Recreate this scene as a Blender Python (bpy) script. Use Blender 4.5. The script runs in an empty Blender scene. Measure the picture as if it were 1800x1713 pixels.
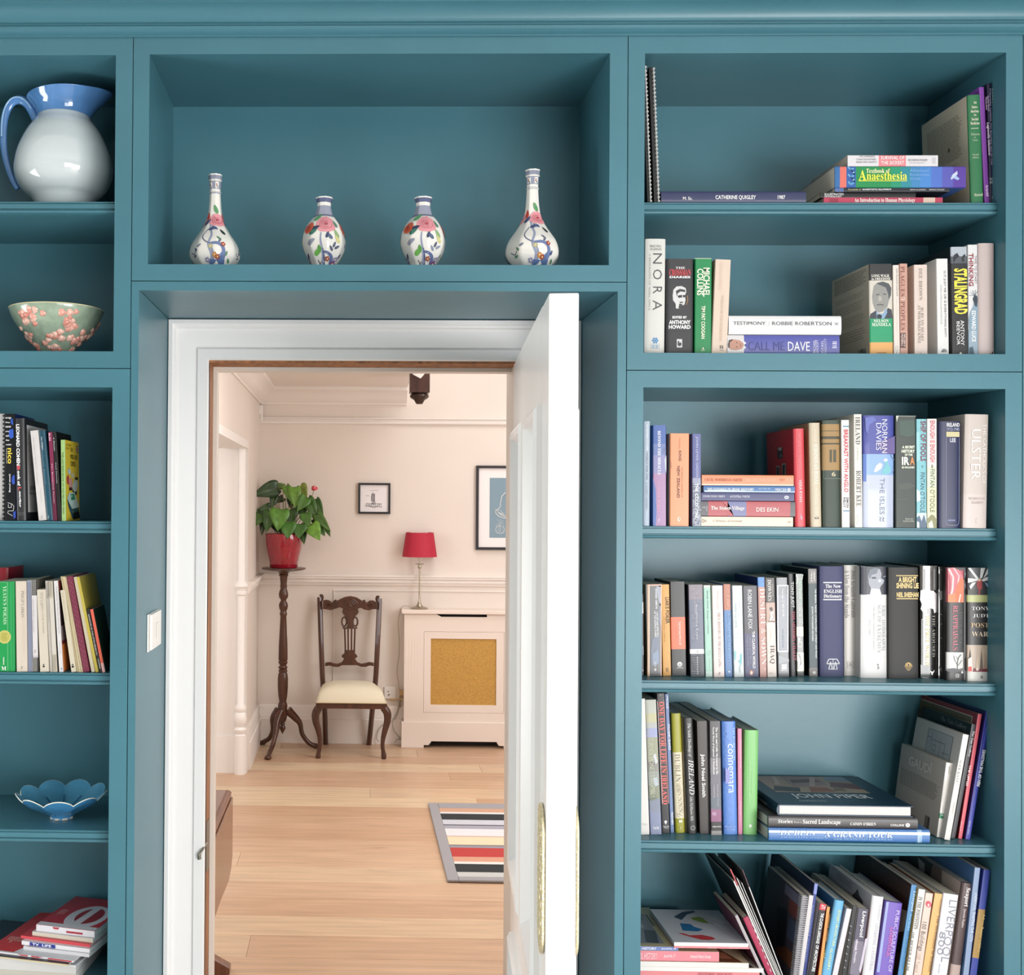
import bpy, bmesh, math, random
from mathutils import Vector, Matrix
random.seed(11)
SC = bpy.context.scene
C = SC.collection

# ------------------------------------------------------------------ camera
F, PX0, PY0 = 1944.0, 575.78, 870.13          # focal length and principal point in pixels of the 1800x1713 frame
YAW, PIT, ROL = -0.0238444, -0.0080922, 0.007305
CAM = Vector((0, 0, 1.55))
def _rot():
    cy, sy, cp, sp, cr, sr = math.cos(YAW), math.sin(YAW), math.cos(PIT), math.sin(PIT), math.cos(ROL), math.sin(ROL)
    A = Matrix(((cy, 0, -sy), (0, 1, 0), (sy, 0, cy)))
    B = Matrix(((1, 0, 0), (0, cp, -sp), (0, sp, cp)))
    D_ = Matrix(((cr, -sr, 0), (sr, cr, 0), (0, 0, 1)))
    return D_ @ B @ A
ROT = _rot(); ROTT = ROT.transposed()
def _w(v):
    q = ROTT @ Vector(v)
    return Vector((q.x, q.z, -q.y))
def ray(px, py): return _w(((px - PX0) / F, (py - PY0) / F, 1))
def P(px, py, Y):                               # the point at depth Y seen at a pixel
    d = ray(px, py); return CAM + d * (Y / d.y)
def Pz(px, py, z):
    d = ray(px, py); return CAM + d * ((z - CAM.z) / d.z)
def Px(px, py, X):
    d = ray(px, py); return CAM + d * ((X - CAM.x) / d.x)
cd = bpy.data.cameras.new('camera'); cam = bpy.data.objects.new('camera', cd); C.objects.link(cam)
r_, u_, b_ = _w((1, 0, 0)), _w((0, -1, 0)), _w((0, 0, -1))
cam.matrix_world = Matrix(((r_.x, u_.x, b_.x, CAM.x), (r_.y, u_.y, b_.y, CAM.y), (r_.z, u_.z, b_.z, CAM.z), (0, 0, 0, 1)))
cd.sensor_fit = 'HORIZONTAL'; cd.sensor_width = 36; cd.lens = F / 1800 * 36
cd.shift_x = (900 - PX0) / 1800; cd.shift_y = (PY0 - 856.5) / 1800
cd.clip_start = 0.05
SC.camera = cam

# ------------------------------------------------------------------ light and exposure
w = bpy.data.worlds.new('daylight'); SC.world = w; w.use_nodes = True
w.node_tree.nodes['Background'].inputs[0].default_value = (0.93, 0.96, 1.0, 1)
w.node_tree.nodes['Background'].inputs[1].default_value = 0.8
def area(name, loc, aim, sx, sy, power, col):
    l = bpy.data.lights.new(name, 'AREA'); l.shape = 'RECTANGLE'; l.size = sx; l.size_y = sy; l.energy = power; l.color = col
    o = bpy.data.objects.new(name, l); C.objects.link(o); o.location = loc
    o.rotation_euler = (Vector(aim) - Vector(loc)).to_track_quat('-Z', 'Y').to_euler()
    return o
area('window_light_right', (2.62, -0.85, 0.92), (0.35, 2.5, 0.7), 1.7, 1.45, 142, (1.0, 0.985, 0.975))
area('window_light_back', (1.6, -2.2, 1.1), (0.5, 1.6, 0.2), 1.6, 1.7, 72, (1.0, 0.985, 0.975))
area('left_door_fill', (-2.42, 1.85, 0.95), (0.35, 2.3, 0.8), 0.7, 1.4, 36, (1.0, 0.985, 0.975))  # added fill aimed at the door's left face, clear of the left shelves
area('hall_window_light', (2.05, 4.9, 1.7), (-0.6, 5.6, 0.9), 1.3, 1.8, 38, (0.97, 0.98, 1.0))
area('hall_stair_fill', (1.2, 5.6, 3.7), (0.6, 5.8, 0.0), 1.4, 2.2, 44, (0.98, 0.98, 1.0))  # unseen lamp added high in the stairwell to brighten the hall
area('hall_ceiling_fill', (-0.05, 4.3, 2.25), (-0.1, 4.6, 0), 0.5, 0.9, 11, (1.0, 0.97, 0.93))  # added fill under the hall ceiling; no fitting hangs here
area('hall_side_fill', (-2.3, 4.8, 1.6), (-0.7, 5.2, 1.2), 1.2, 1.6, 34, (0.98, 0.98, 1.0))  # unseen lamp added in the side room to lift the black lintel underside
SC.view_settings.view_transform = 'Standard'; SC.view_settings.look = 'None'
SC.view_settings.gamma = 1; SC.view_settings.use_curve_mapping = False
SC.view_settings.exposure = 0.0

# ------------------------------------------------------------------ helpers
def lin(h):
    v = []
    for i in (0, 2, 4):
        c = int(h[i:i + 2], 16) / 255
        v.append(c / 12.92 if c <= 0.04045 else ((c + 0.055) / 1.055) ** 2.4)
    return v
MATS = {}
ALB = [.92]
def M(h, rough=0.5, metal=0.0, spec=0.5, kind=None, coat=0.0):
    key = (h, rough, metal, spec, kind, coat, ALB[0])
    if key in MATS: return MATS[key]
    m = bpy.data.materials.new((kind or 'paint') + '_' + h); m.use_nodes = True
    nt = m.node_tree; b = nt.nodes['Principled BSDF']
    c = lin(h); col = (c[0] * ALB[0], c[1] * ALB[0], c[2] * ALB[0], 1)
    b.inputs['Base Color'].default_value = col
    b.inputs['Roughness'].default_value = rough; b.inputs['Metallic'].default_value = metal
    b.inputs['Specular IOR Level'].default_value = spec
    b.inputs['Coat Weight'].default_value = coat
    def N(t, **k):
        n = nt.nodes.new(t)
        for a, v in k.items(): setattr(n, a, v)
        return n
    L = nt.links.new
    def tex(scale3, ntype='ShaderNodeTexNoise', sc=1.0, detail=3):
        tc = N('ShaderNodeTexCoord'); mp = N('ShaderNodeMapping'); mp.inputs['Scale'].default_value = scale3
        L(tc.outputs['Object'], mp.inputs['Vector'])
        n = N(ntype); L(mp.outputs['Vector'], n.inputs['Vector'])
        n.inputs['Scale'].default_value = sc
        if ntype == 'ShaderNodeTexNoise': n.inputs['Detail'].default_value = detail
        return n
    def var(n, lo, hi, out=0):                       # multiply the base colour by a noise range
        mr = N('ShaderNodeMapRange'); mr.inputs['To Min'].default_value = lo; mr.inputs['To Max'].default_value = hi
        mr.inputs['From Min'].default_value = .3; mr.inputs['From Max'].default_value = .7
        L(n.outputs[out], mr.inputs['Value'])
        mx = N('ShaderNodeMix', data_type='RGBA', blend_type='MULTIPLY'); mx.inputs['Factor'].default_value = 1
        mx.inputs['A'].default_value = col
        L(mr.outputs[0], mx.inputs['B']); L(mx.outputs['Result'], b.inputs['Base Color'])
    def bump(n, dist, strength=.4):
        bp = N('ShaderNodeBump'); bp.inputs['Distance'].default_value = dist; bp.inputs['Strength'].default_value = strength
        L(n.outputs[0], bp.inputs['Height']); L(bp.outputs[0], b.inputs['Normal'])
    if kind == 'teal':
        n = tex((1, 1, 1), sc=60); bump(n, .0008, .25)
        n2 = tex((1, 1, 1), sc=3); var(n2, .94, 1.06)
    elif kind == 'gloss_white':
        n = tex((1, 1, 1), sc=35); bump(n, .001, .15)
    elif kind == 'plaster':
        n = tex((1, 1, 1), sc=40); bump(n, .001, .2); var(tex((1, 1, 1), sc=1.5), .97, 1.03)
    elif kind == 'pages':
        var(tex((900, 3, 3), sc=1), .78, 1.05)
    elif kind == 'cloth':
        n = tex((1, 1, 1), sc=900); bump(n, .0004, .4); var(n, .9, 1.08)
    elif kind == 'worn':
        var(tex((1, 1, 1), sc=45, detail=6), .75, 1.12)
    elif kind == 'mottle':
        var(tex((1, 1, 1), sc=90, detail=4), .45, 1.5)
    elif kind == 'oak':
        var(tex((1.3, 16, 1), sc=2.2, detail=8), .84, 1.12)
        kn = tex((5, 26, 1), sc=1.0, detail=2); rp = N('ShaderNodeMapRange'); L(kn.outputs[0], rp.inputs['Value'])
        rp.inputs['From Min'].default_value = .70; rp.inputs['From Max'].default_value = .80; rp.inputs['To Min'].default_value = 0; rp.inputs['To Max'].default_value = .55
        src = b.inputs['Base Color'].links[0].from_socket
        mk = N('ShaderNodeMix', data_type='RGBA', blend_type='MIX'); L(rp.outputs[0], mk.inputs['Factor']); L(src, mk.inputs['A'])
        mk.inputs['B'].default_value = (.22, .12, .06, 1); L(mk.outputs['Result'], b.inputs['Base Color'])
    elif kind == 'mahogany':
        var(tex((12, 12, 1.4), sc=3, detail=6), .6, 1.3)
    elif kind == 'woven':
        n = tex((1, 1, 1), 'ShaderNodeTexVoronoi', sc=150); mr = N('ShaderNodeMapRange')
        L(n.outputs['Distance'], mr.inputs['Value']); mr.inputs['From Max'].default_value = .6
        mr.inputs['To Min'].default_value = .72; mr.inputs['To Max'].default_value = 1.22
        mx = N('ShaderNodeMix', data_type='RGBA', blend_type='MULTIPLY'); mx.inputs['Factor'].default_value = 1
        mx.inputs['A'].default_value = col; L(mr.outputs[0], mx.inputs['B']); L(mx.outputs['Result'], b.inputs['Base Color'])
        bp = N('ShaderNodeBump'); bp.inputs['Distance'].default_value = .001; L(n.outputs['Distance'], bp.inputs['Height']); L(bp.outputs[0], b.inputs['Normal'])
    elif kind == 'pile':
        n = tex((1, 1, 1), sc=500); bump(n, .003, .7); var(n, .85, 1.1)
    elif kind == 'leaf':
        b.inputs['Roughness'].default_value = .38
        var(tex((1, 1, 1), sc=30), .75, 1.25)
    elif kind == 'glaze':
        var(tex((1, 1, .4), sc=9, detail=4), .6, 1.25)
    elif kind == 'brass':
        n = tex((1, 1, 1), sc=220, detail=5); bump(n, .002, .9); var(n, .7, 1.15)
    elif kind == 'raw_wood':
        var(tex((30, 30, 2), sc=2, detail=6), .55, 1.3)
    MATS[key] = m
    return m
PAPER = lambda h: M(h, .42)
OFFS = {}
class MB:
    def __init__(s): s.v = []; s.f = []; s.m = []; s.mats = []
    def mi(s, mat):
        if mat is None: return 0
        if mat not in s.mats: s.mats.append(mat)
        return s.mats.index(mat)
    def add(s, vs, fs, mat=None):
        k = len(s.v); s.v += [tuple(v) for v in vs]; i = s.mi(mat)
        for f in fs: s.f.append(tuple(a + k for a in f)); s.m.append(i)
        return s
    def box(s, x0, x1, y0, y1, z0, z1, mat=None):
        if x0 > x1: x0, x1 = x1, x0
        if y0 > y1: y0, y1 = y1, y0
        if z0 > z1: z0, z1 = z1, z0
        vs = [(x, y, z) for z in (z0, z1) for y in (y0, y1) for x in (x0, x1)]
        return s.add(vs, [(0, 2, 3, 1), (4, 5, 7, 6), (0, 1, 5, 4), (2, 6, 7, 3), (0, 4, 6, 2), (1, 3, 7, 5)], mat)
    def prism(s, pts, vec, mat=None):                  # closed polygon (3-D points) swept along vec
        n = len(pts); vec = Vector(vec); a = [Vector(p) for p in pts]; b = [p + vec for p in a]
        nm = Vector((0, 0, 0))
        for i in range(n):
            p, q = a[i], a[(i + 1) % n]; nm += p.cross(q)
        fl = nm.dot(vec) > 0
        fs = [tuple(range(n))[::-1] if fl else tuple(range(n)), tuple(range(n, 2 * n)) if fl else tuple(range(n, 2 * n))[::-1]]
        for i in range(n):
            j = (i + 1) % n; q = (i, j, n + j, n + i); fs.append(q if fl else q[::-1])
        return s.add(a + b, fs, mat)
    def lathe(s, prof, seg=32, c=(0, 0, 0), mat=None, ang=None, cap=True):  # prof = [(r, z)], bottom to top
        k = len(s.v); i = s.mi(mat); n = len(prof)
        for r, z in prof:
            for j in range(seg):
                a = 2 * math.pi * j / seg; rr = r * (ang(a, z) if ang else 1)
                s.v.append((c[0] + rr * math.cos(a), c[1] + rr * math.sin(a), c[2] + z))
        for q in range(n - 1):
            for j in range(seg):
                j2 = (j + 1) % seg
                s.f.append((k + q * seg + j, k + q * seg + j2, k + (q + 1) * seg + j2, k + (q + 1) * seg + j)); s.m.append(i)
        if cap:
            s.f.append(tuple(k + j for j in range(seg))[::-1]); s.m.append(i)
            s.f.append(tuple(k + (n - 1) * seg + j for j in range(seg))); s.m.append(i)
        return s
    def tube(s, pts, rad, seg=10, mat=None, flat=1.0):
        pts = [Vector(p) for p in pts]; n = len(pts)
        if not isinstance(rad, (list, tuple)): rad = [rad] * n
        k = len(s.v); i = s.mi(mat); up = None
        for q in range(n):
            t = (pts[min(q + 1, n - 1)] - pts[max(q - 1, 0)]).normalized()
            if up is None:
                up = Vector((0, 0, 1)) if abs(t.z) < .9 else Vector((0, 1, 0))
            a = t.cross(up).normalized(); b = a.cross(t).normalized(); up = b
            for j in range(seg):
                th = 2 * math.pi * j / seg
                s.v.append(tuple(pts[q] + a * (rad[q] * math.cos(th)) + b * (rad[q] * flat * math.sin(th))))
        for q in range(n - 1):
            for j in range(seg):
                j2 = (j + 1) % seg
                s.f.append((k + q * seg + j, k + q * seg + j2, k + (q + 1) * seg + j2, k + (q + 1) * seg + j)[::-1]); s.m.append(i)
        s.f.append(tuple(k + j for j in range(seg))); s.m.append(i)
        s.f.append(tuple(k + (n - 1) * seg + j for j in range(seg))[::-1]); s.m.append(i)
        return s
    def build(s, name, mat=None, parent=None, smooth=False, bevel=0, local=False, angle=40):
        me = bpy.data.meshes.new(name)
        off = Vector((0, 0, 0))
        if parent is not None and not local: off = OFFS.get(parent.name, off)
        me.from_pydata([tuple(Vector(v) - off) for v in s.v], [], s.f)
        ml = s.mats if s.mats else [mat]
        for m_ in ml: me.materials.append(m_)
        if len(ml) > 1: me.polygons.foreach_set('material_index', s.m)
        if smooth:
            me.polygons.foreach_set('use_smooth', [True] * len(me.polygons))
            if smooth != 'all': me.set_sharp_from_angle(angle=math.radians(angle))
        me.update()
        o = bpy.data.objects.new(name, me); C.objects.link(o)
        if parent is not None: o.parent = parent; OFFS[o.name] = off
        if bevel:
            b = o.modifiers.new('bevel', 'BEVEL'); b.width = bevel; b.segments = 2; b.limit_method = 'ANGLE'
        return o
def spline(pts, n=6):
    pts = [Vector(p) for p in pts]; out = []
    for i in range(len(pts) - 1):
        p0, p1, p2, p3 = pts[max(i - 1, 0)], pts[i], pts[i + 1], pts[min(i + 2, len(pts) - 1)]
        for k in range(n):
            t = k / n
            out.append(.5 * ((2 * p1) + (p2 - p0) * t + (2 * p0 - 5 * p1 + 4 * p2 - p3) * t * t + (3 * p1 - p0 - 3 * p2 + p3) * t ** 3))
    out.append(pts[-1]); return out
def sm1(vals, n=6):
    return [v.x for v in spline([(v, 0, 0) for v in vals], n)]
def tag(o, label=None, cat=None, group=None, kind=None):
    if label: o['label'] = label
    if cat: o['category'] = cat
    if group: o['group'] = group
    if kind: o['kind'] = kind
    return o
def thing(name, label, cat, loc, group=None):
    o = bpy.data.objects.new(name, None); C.objects.link(o); o.location = loc; o.empty_display_size = .05
    OFFS[o.name] = Vector(loc); tag(o, label, cat, group); return o
TEXTQ = []
SERIF = {}
def style_text(s, st):
    if st in 'rR':
        o = ''
        for ch in s:
            if 'A' <= ch <= 'Z': o += chr(0x1D400 + ord(ch) - 65)
            elif 'a' <= ch <= 'z': o += chr(0x1D41A + ord(ch) - 97)
            elif '0' <= ch <= '9': o += chr(0x1D7CE + ord(ch) - 48)
            else: o += ch
        return o
    if st == 'i':
        o = ''
        for ch in s:
            if 'A' <= ch <= 'Z': o += chr(0x1D434 + ord(ch) - 65)
            elif ch == 'h': o += chr(0x210E)
            elif 'a' <= ch <= 'z': o += chr(0x1D44E + ord(ch) - 97)
            else: o += ch
        return o
    return s
def text_on(parent, s, O, ex, ey, w, h, hexc, st='s', name='lettering', lift=.0004):
    """queue lettering: lower-left corner O, reading direction ex, letter-up direction ey, fitted to w x h"""
    TEXTQ.append((parent, s, Vector(O), Vector(ex).normalized(), Vector(ey).normalized(), w, h, hexc, st, name, lift))
def flush_text():
    uniq = {}
    for q in TEXTQ: uniq[(q[1], q[8])] = None
    tmp = []
    for (s, st) in uniq:
        c = bpy.data.curves.new('tmp', 'FONT'); c.body = style_text(s, st); c.resolution_u = 2
        c.offset = {'r': -.010, 'b': .018, 'B': .035, 't': -.010}.get(st, 0)
        o = bpy.data.objects.new('tmp', c); C.objects.link(o); tmp.append((s, st, o))
    dg = bpy.context.evaluated_depsgraph_get()
    for s, st, o in tmp:
        e = o.evaluated_get(dg); me = e.to_mesh()
        uniq[(s, st)] = ([v.co.copy() for v in me.vertices], [tuple(p.vertices) for p in me.polygons])
        e.to_mesh_clear()
    for s, st, o in tmp:
        c = o.data; bpy.data.objects.remove(o); bpy.data.curves.remove(c)
    by = {}
    for q in TEXTQ: by.setdefault((q[0].name, q[9]), []).append(q)
    for (pn, name), qs in by.items():
        cl = []
        for (parent, s, O, ex, ey, w, h, hexc, st, _, lift) in qs:
            vs, fs = uniq[(s, st)]
            if not vs: continue
            x0 = min(v.x for v in vs); x1 = max(v.x for v in vs); y0 = min(v.y for v in vs); y1 = max(v.y for v in vs)
            n = ex.cross(ey)
            pv = [O + ex * ((v.x - x0) / max(x1 - x0, 1e-6) * w) + ey * ((v.y - y0) / max(y1 - y0, 1e-6) * h) + n * lift for v in vs]
            lo = [min(v[i] for v in pv) for i in range(3)]; hi = [max(v[i] for v in pv) for i in range(3)]
            new = [lo, hi, [(pv, fs, hexc)]]
            for c in [c for c in cl if math.sqrt(sum(max(0, c[0][i] - hi[i], lo[i] - c[1][i]) ** 2 for i in range(3))) < .018]:
                new[0] = [min(p, q) for p, q in zip(new[0], c[0])]; new[1] = [max(p, q) for p, q in zip(new[1], c[1])]; new[2] = c[2] + new[2]; cl.remove(c)
            cl.append(new)
        for c in cl:
            mb = MB()
            for pv, fs, hexc in c[2]: mb.add(pv, fs, M(hexc, .5))
            mb.build(name, None, qs[0][0], local=True)
TEAL = M('437380', .36, spec=.40, kind='teal')
WHITE = M('fffdfc', .32, kind='gloss_white')
D = 2.43; DB = D + .324; DR = D + .395; YS = D + .035
def XF(x, y): return P(x, y, D).x
def ZF(x, y): return P(x, y, D).z

# ------------------------------------------------------------------ setting: front room
def struct(name, mb, mat, smooth=False):
    o = mb.build(name, mat, smooth=smooth); o['kind'] = 'structure'; return o
YW = Pz(600, 1305, 0).y
XL = Pz(452, 1305, 0).x
CREAM = M('e8dcd1', .6, kind='plaster')
CREAMW = M('f1e8e0', .45, kind='plaster')
WALLT = M('a3abab', .7, kind='plaster')
struct('floor_front', MB().box(-2.5, 2.7, -2.3, DR, -.05, 0), M('dcd8d2', .8, kind='pile'))
struct('ceiling_front', MB().box(-2.5, 2.7, -2.3, DR + .2, 2.95, 3.0), M('f4f2ee', .7, kind='plaster'))
struct('wall_left', MB().box(-2.56, -2.5, -2.3, 1.45, 0, 2.95).box(-2.56, -2.5, 2.25, DR + .1, 0, 2.95).box(-2.56, -2.5, 1.45, 2.25, 0, .25).box(-2.56, -2.5, 1.45, 2.25, 1.7, 2.95), WALLT)
struct('wall_right', MB().box(2.7, 2.76, -2.3, -1.75, 0, 2.95).box(2.7, 2.76, .05, DR + .1, 0, 2.95).box(2.7, 2.76, -1.75, .05, 0, .15).box(2.7, 2.76, -1.75, .05, 1.85, 2.95), WALLT)
struct('wall_back', MB().box(-2.5, .65, -2.36, -2.3, 0, 2.95).box(2.45, 2.7, -2.36, -2.3, 0, 2.95).box(.65, 2.45, -2.36, -2.3, 0, .2).box(.65, 2.45, -2.36, -2.3, 2.15, 2.95), WALLT)
# wall between the two rooms, with the doorway
xo0, xo1 = P(365, 800, DR).x, P(903, 640, DR).x + .02
zo = P(600, 637, DR).z
wl = MB().box(-2.5, xo0 - .021, DR + .025, DR + .16, 0, 4.0).box(xo1 + .031, 2.7, DR + .025, DR + .16, 0, 4.0).box(xo0 - .021, xo1 + .031, DR + .025, DR + .16, zo + .021, 4.0)
struct('wall_front', wl, CREAM)
# cornice above the bookcase, swept along the wall
zc = ZF(900, 64.5)
pf = [(.0, 0), (-.004, .0), (-.004, .004), (-.012, .006), (-.018, .011), (-.019, .017), (-.015, .021), (-.015, .0245), (-.022, .025), (-.022, .0285),
      (-.024, .034), (-.029, .042), (-.037, .049), (-.046, .053), (-.052, .055), (-.052, .059), (-.060, .061), (-.068, .067), (-.074, .078), (-.079, .093), (-.088, .103), (-.098, .108), (-.098, .15), (.02, .15)]
x0c, x1c = -2.4, 2.7
struct('trim_1', MB().prism([(x0c, D - .0008 + y, zc + z) for y, z in pf], (x1c - x0c, 0, 0)), TEAL, smooth=True)

# ------------------------------------------------------------------ bookcase units
def nosing(x0, x1, zt):
    pr = [(0.02, 0), (0, 0), (-.002, -.001), (-.002, -.003), (.0005, -.0042), (.0005, -.0052), (-.003, -.0062), (-.003, -.0160), (.0005, -.0172), (.0005, -.0188),
          (-.004, -.0198), (-.0055, -.0222), (-.004, -.0252), (0, -.0268), (.02, -.0268)]
    return MB().prism([(x0, YS + y, zt + z) for y, z in pr], (x1 - x0, 0, 0))
def unit(label, X0, X1, Z0, Z1, ox0, ox1, oz0, oz1, shelves=(), base=None):
    g = .0009; t = .018
    r = thing('bookcase_unit', label, 'bookcase', (X0, D, Z0))
    f0, f1 = D, D + .022
    bv = .0012
    MB().box(X0 + g, ox0, f0, f1, Z0 + g, Z1 - g).build('stile', TEAL, r)
    MB().box(ox1, X1 - g, f0, f1, Z0 + g, Z1 - g).build('stile', TEAL, r)
    MB().box(ox0, ox1, f0, f1, oz1, Z1 - g).build('rail', TEAL, r)
    MB().box(ox0, ox1, f0, f1, Z0 + g, oz0).build('rail', TEAL, r)
    MB().box(ox0 - t, ox0, f1, DB, oz0 - t, oz1 + t).build('side_panel', TEAL, r)
    MB().box(ox1, ox1 + t, f1, DB, oz0 - t, oz1 + t).build('side_panel', TEAL, r)
    MB().box(ox0, ox1, f1, DB, oz1, oz1 + t).build('top_panel', TEAL, r)
    MB().box(ox0, ox1, f1, DB, oz0 - t, oz0).build('bottom_panel', TEAL, r)
    MB().box(ox0 - t, ox1 + t, DB, DB + .01, oz0 - t, oz1 + t).build('back_panel', TEAL, r)
    for zs in shelves:
        s = MB().box(ox0 + .0005, ox1 - .0005, YS + .02, DB - .0005, zs - .0268, zs).build('shelf', TEAL, r)
        nosing(ox0 + .0005, ox1 - .0005, zs).build('edge_moulding', TEAL, s, smooth=True, angle=25)
    if base is not None:
        MB().box(X0 + .03, X1 - .03, D + .03, D + .05, 0, base).build('plinth', TEAL, r)
    return r
Xa, Xb, Xc = XF(229.5, 640), XF(1101.4, 640), XF(1797.5, 640)
Ztop = zc + .004
# left column
LX1 = XF(201.5, 360); LX0 = LX1 - .80; XLL = LX0 - .04
ZjL = ZF(115, 647); zL1 = ZF(100, 97); zL0 = ZF(100, 617)
def zsh(x, y): return P(x, y, YS).z
shLU = zsh(100, 354.5)
UL = unit('upper left teal bookcase unit holding the jug and pink bowl', XLL, Xa, ZjL, Ztop, LX0, LX1, zL0, zL1, [shLU])
LLX1 = XF(194, 1100)
shL1, shL2, shL3 = zsh(100, 915.5), zsh(100, 1181.5), zsh(100, 1458)
zbase = zsh(1400, 1757)
unit('lower left teal bookcase unit with narrow shelves of paperbacks', XLL, Xa, .1, ZjL, LX0, LLX1, zbase, ZF(100, 680), [shL1, shL2, shL3], base=.1)
# over-door box
ZjC = ZF(660, 494.8); cZ0, cZ1 = ZF(660, 465), ZF(660, 94.5)
UC = unit('wide teal display box above the doorway holding four vases', Xa, Xb, ZjC, Ztop, XF(261.5, 280), XF(1071.3, 280), cZ0, cZ1)
# right column
RX0, RX1 = XF(1132.5, 360), XF(1768, 360)
ZjR = ZF(1450, 652); zR1, zR0 = ZF(1450, 93), ZF(1450, 621)
shR1 = zsh(1450, 356)
UR = unit('upper right teal bookcase unit with the medical books and biographies', Xb, Xc, ZjR, Ztop, RX0, RX1, zR0, zR1, [shR1])
shR3, shR4, shR5 = zsh(1440, 926.5), zsh(1440, 1198), zsh(1440, 1480)
unit('lower right teal bookcase unit crowded with books on four shelves', Xb, Xc, .1, ZjR, RX0, RX1, zbase, ZF(1450, 682), [shR3, shR4, shR5], base=.1)
# neighbouring panel at the far right
r = thing('bookcase_end_panel', 'teal end panel of the bookcase at the extreme right edge', 'panel', (Xc, D, 0))
MB().box(Xc + .0009, Xc + .6, D, D + .022, .1, Ztop).build('stile', TEAL, r)
# door surround: three lining boards and a thin face frame
sx0, sx1 = XF(241, 900), XF(1084, 900); sz = ZF(660, 511)
r = thing('door_surround', 'teal panelled surround lining the deep doorway through the bookcase', 'door surround', (Xa, D, 0))
MB().box(Xa + .0009, sx0, D, D + .022, 0, ZjC - .0009).build('stile', TEAL, r)
MB().box(sx1, Xb - .0009, D, D + .022, 0, ZjC - .0009).build('stile', TEAL, r)
MB().box(sx0, sx1, D, D + .022, sz, ZjC - .0009).build('rail', TEAL, r)
MB().box(sx0 - .018, sx0, D + .022, DR, 0, sz).build('side_panel', TEAL, r)
MB().box(sx1, sx1 + .018, D + .022, DR, 0, sz).build('side_panel', TEAL, r)
MB().box(sx0 - .018, sx1 + .018, D + .022, DR, sz + .0015, sz + .0195).build('soffit_panel', TEAL, r)

# ------------------------------------------------------------------ doorway: architrave, jamb, stop
ax0 = sx0 + .002; az1 = sz - .001
hw = (xo0 - ax0)                                              # architrave width
ap = [(0, .025), (0, -.016), (.010, -.018), (.014, -.012), (.018, -.012), (.022, -.004), (.030, -.003), (hw * .66, .006), (hw * .68, .012), (hw * .72, .004), (hw * .97, .004), (hw, .008), (hw, .025)]
def arch(d0, y):                                              # profile as (distance from outer edge, y)
    return d0, DR + y
mb = MB()
n = len(ap)
vs = []
for d0, y in ap: vs.append((ax0 + d0, DR + y, 0))
for d0, y in ap: vs.append((ax0 + d0, DR + y, az1 - d0))
for d0, y in ap: vs.append((sx1 - .002 - d0, DR + y, az1 - d0))
for d0, y in ap: vs.append((sx1 - .002 - d0, DR + y, 0))
fs = []
for k in range(3):
    for i in range(n):
        j = (i + 1) % n
        fs.append((k * n + i, k * n + j, (k + 1) * n + j, (k + 1) * n + i))
mb.add(vs, fs)
struct('trim_2', mb, WHITE, smooth=True)
jb = .09
RAW = M('a8714a', .7, kind='raw_wood')
mb = MB().box(xo0 - .02, xo0, DR + .012, DR + .012 + jb, 0, zo + .02).box(xo0, xo1, DR + .012, DR + .012 + jb, zo, zo + .02)
struct('trim_3', mb, RAW)
yj = DR + .012 + jb
mb = MB().box(xo0 - .02, xo0 + .010, yj, yj + .045, 0, zo - .010).box(xo0 - .02, xo1, yj, yj + .045, zo - .010, zo + .02).box(xo0 - .02, xo0 + .002, yj + .045, yj + .10, 0, zo).box(xo1 - .01, xo1 + .03, DR + .012, yj + .10, 0, zo)
struct('trim_4', mb, M('efe6dc', .4, kind='gloss_white'))
# strike plate on the bare wood jamb
a = Px(369, 1432, xo0); b = Px(369, 1515, xo0)
sp = thing('strike_plate', 'worn metal strike plate let into the bare wood jamb', 'strike plate', (xo0, a.y, b.z))
MB().box(xo0, xo0 + .0025, DR + .03, DR + .075, b.z, a.z).build('plate', M('8f8a7c', .45, .8), sp, bevel=.0005)
zk = P(362, 1500, DR).z
MB().tube(spline([(xo0 + .001, DR + .032, zk + .018), (xo0 - .004, DR + .0, zk + .012), (xo0 - .012, DR - .006, zk), (xo0 - .012, DR - .006, zk - .012)], 4), [.003] * 8 + [.005] * 5, 8).build('curved_lip', M('8f8a7c', .45, .8), sp, smooth=True)
# ------------------------------------------------------------------ hall beyond the doorway
Y0 = DR + .16
def zw(y, x=600, Y=None): return P(x, y, Y or YW).z
def xw(x, y=900, Y=None): return P(x, y, Y or YW).x
YJ = Pz(437, 1356, 0).y; XR = 2.2
zceil = zw(682)
XE = xw(715, 700)
zlint = Px(400, 769, XL).z
struct('wall_hall_far', MB().box(-2.6, XR + .1, YW, YW + .08, 0, 4.0), CREAM)
struct('wall_hall_left', MB().box(XL - .35, XL, YJ, YW, 0, 4.0).box(XL - .12, XL, Y0, YJ, zlint, 4.0), CREAM)
struct('wall_hall_outer', MB().box(-2.66, -2.6, Y0, YW, 0, 4.0), CREAM)
struct('wall_hall_right', MB().box(XR, XR + .08, Y0, 4.1, 0, 4.0).box(XR, XR + .08, 5.7, YW, 0, 4.0).box(XR, XR + .08, 4.1, 5.7, 0, .8).box(XR, XR + .08, 4.1, 5.7, 2.6, 4.0), CREAM)
struct('ceiling_hall', MB().box(-2.6, XE, Y0, YW, zceil, zceil + .1).box(XE - .05, XE, Y0, YW, zceil + .1, 4.0), CREAMW)
struct('ceiling_stair', MB().box(-2.6, XR + .1, Y0, YW + .08, 4.0, 4.05), CREAMW)
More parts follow.
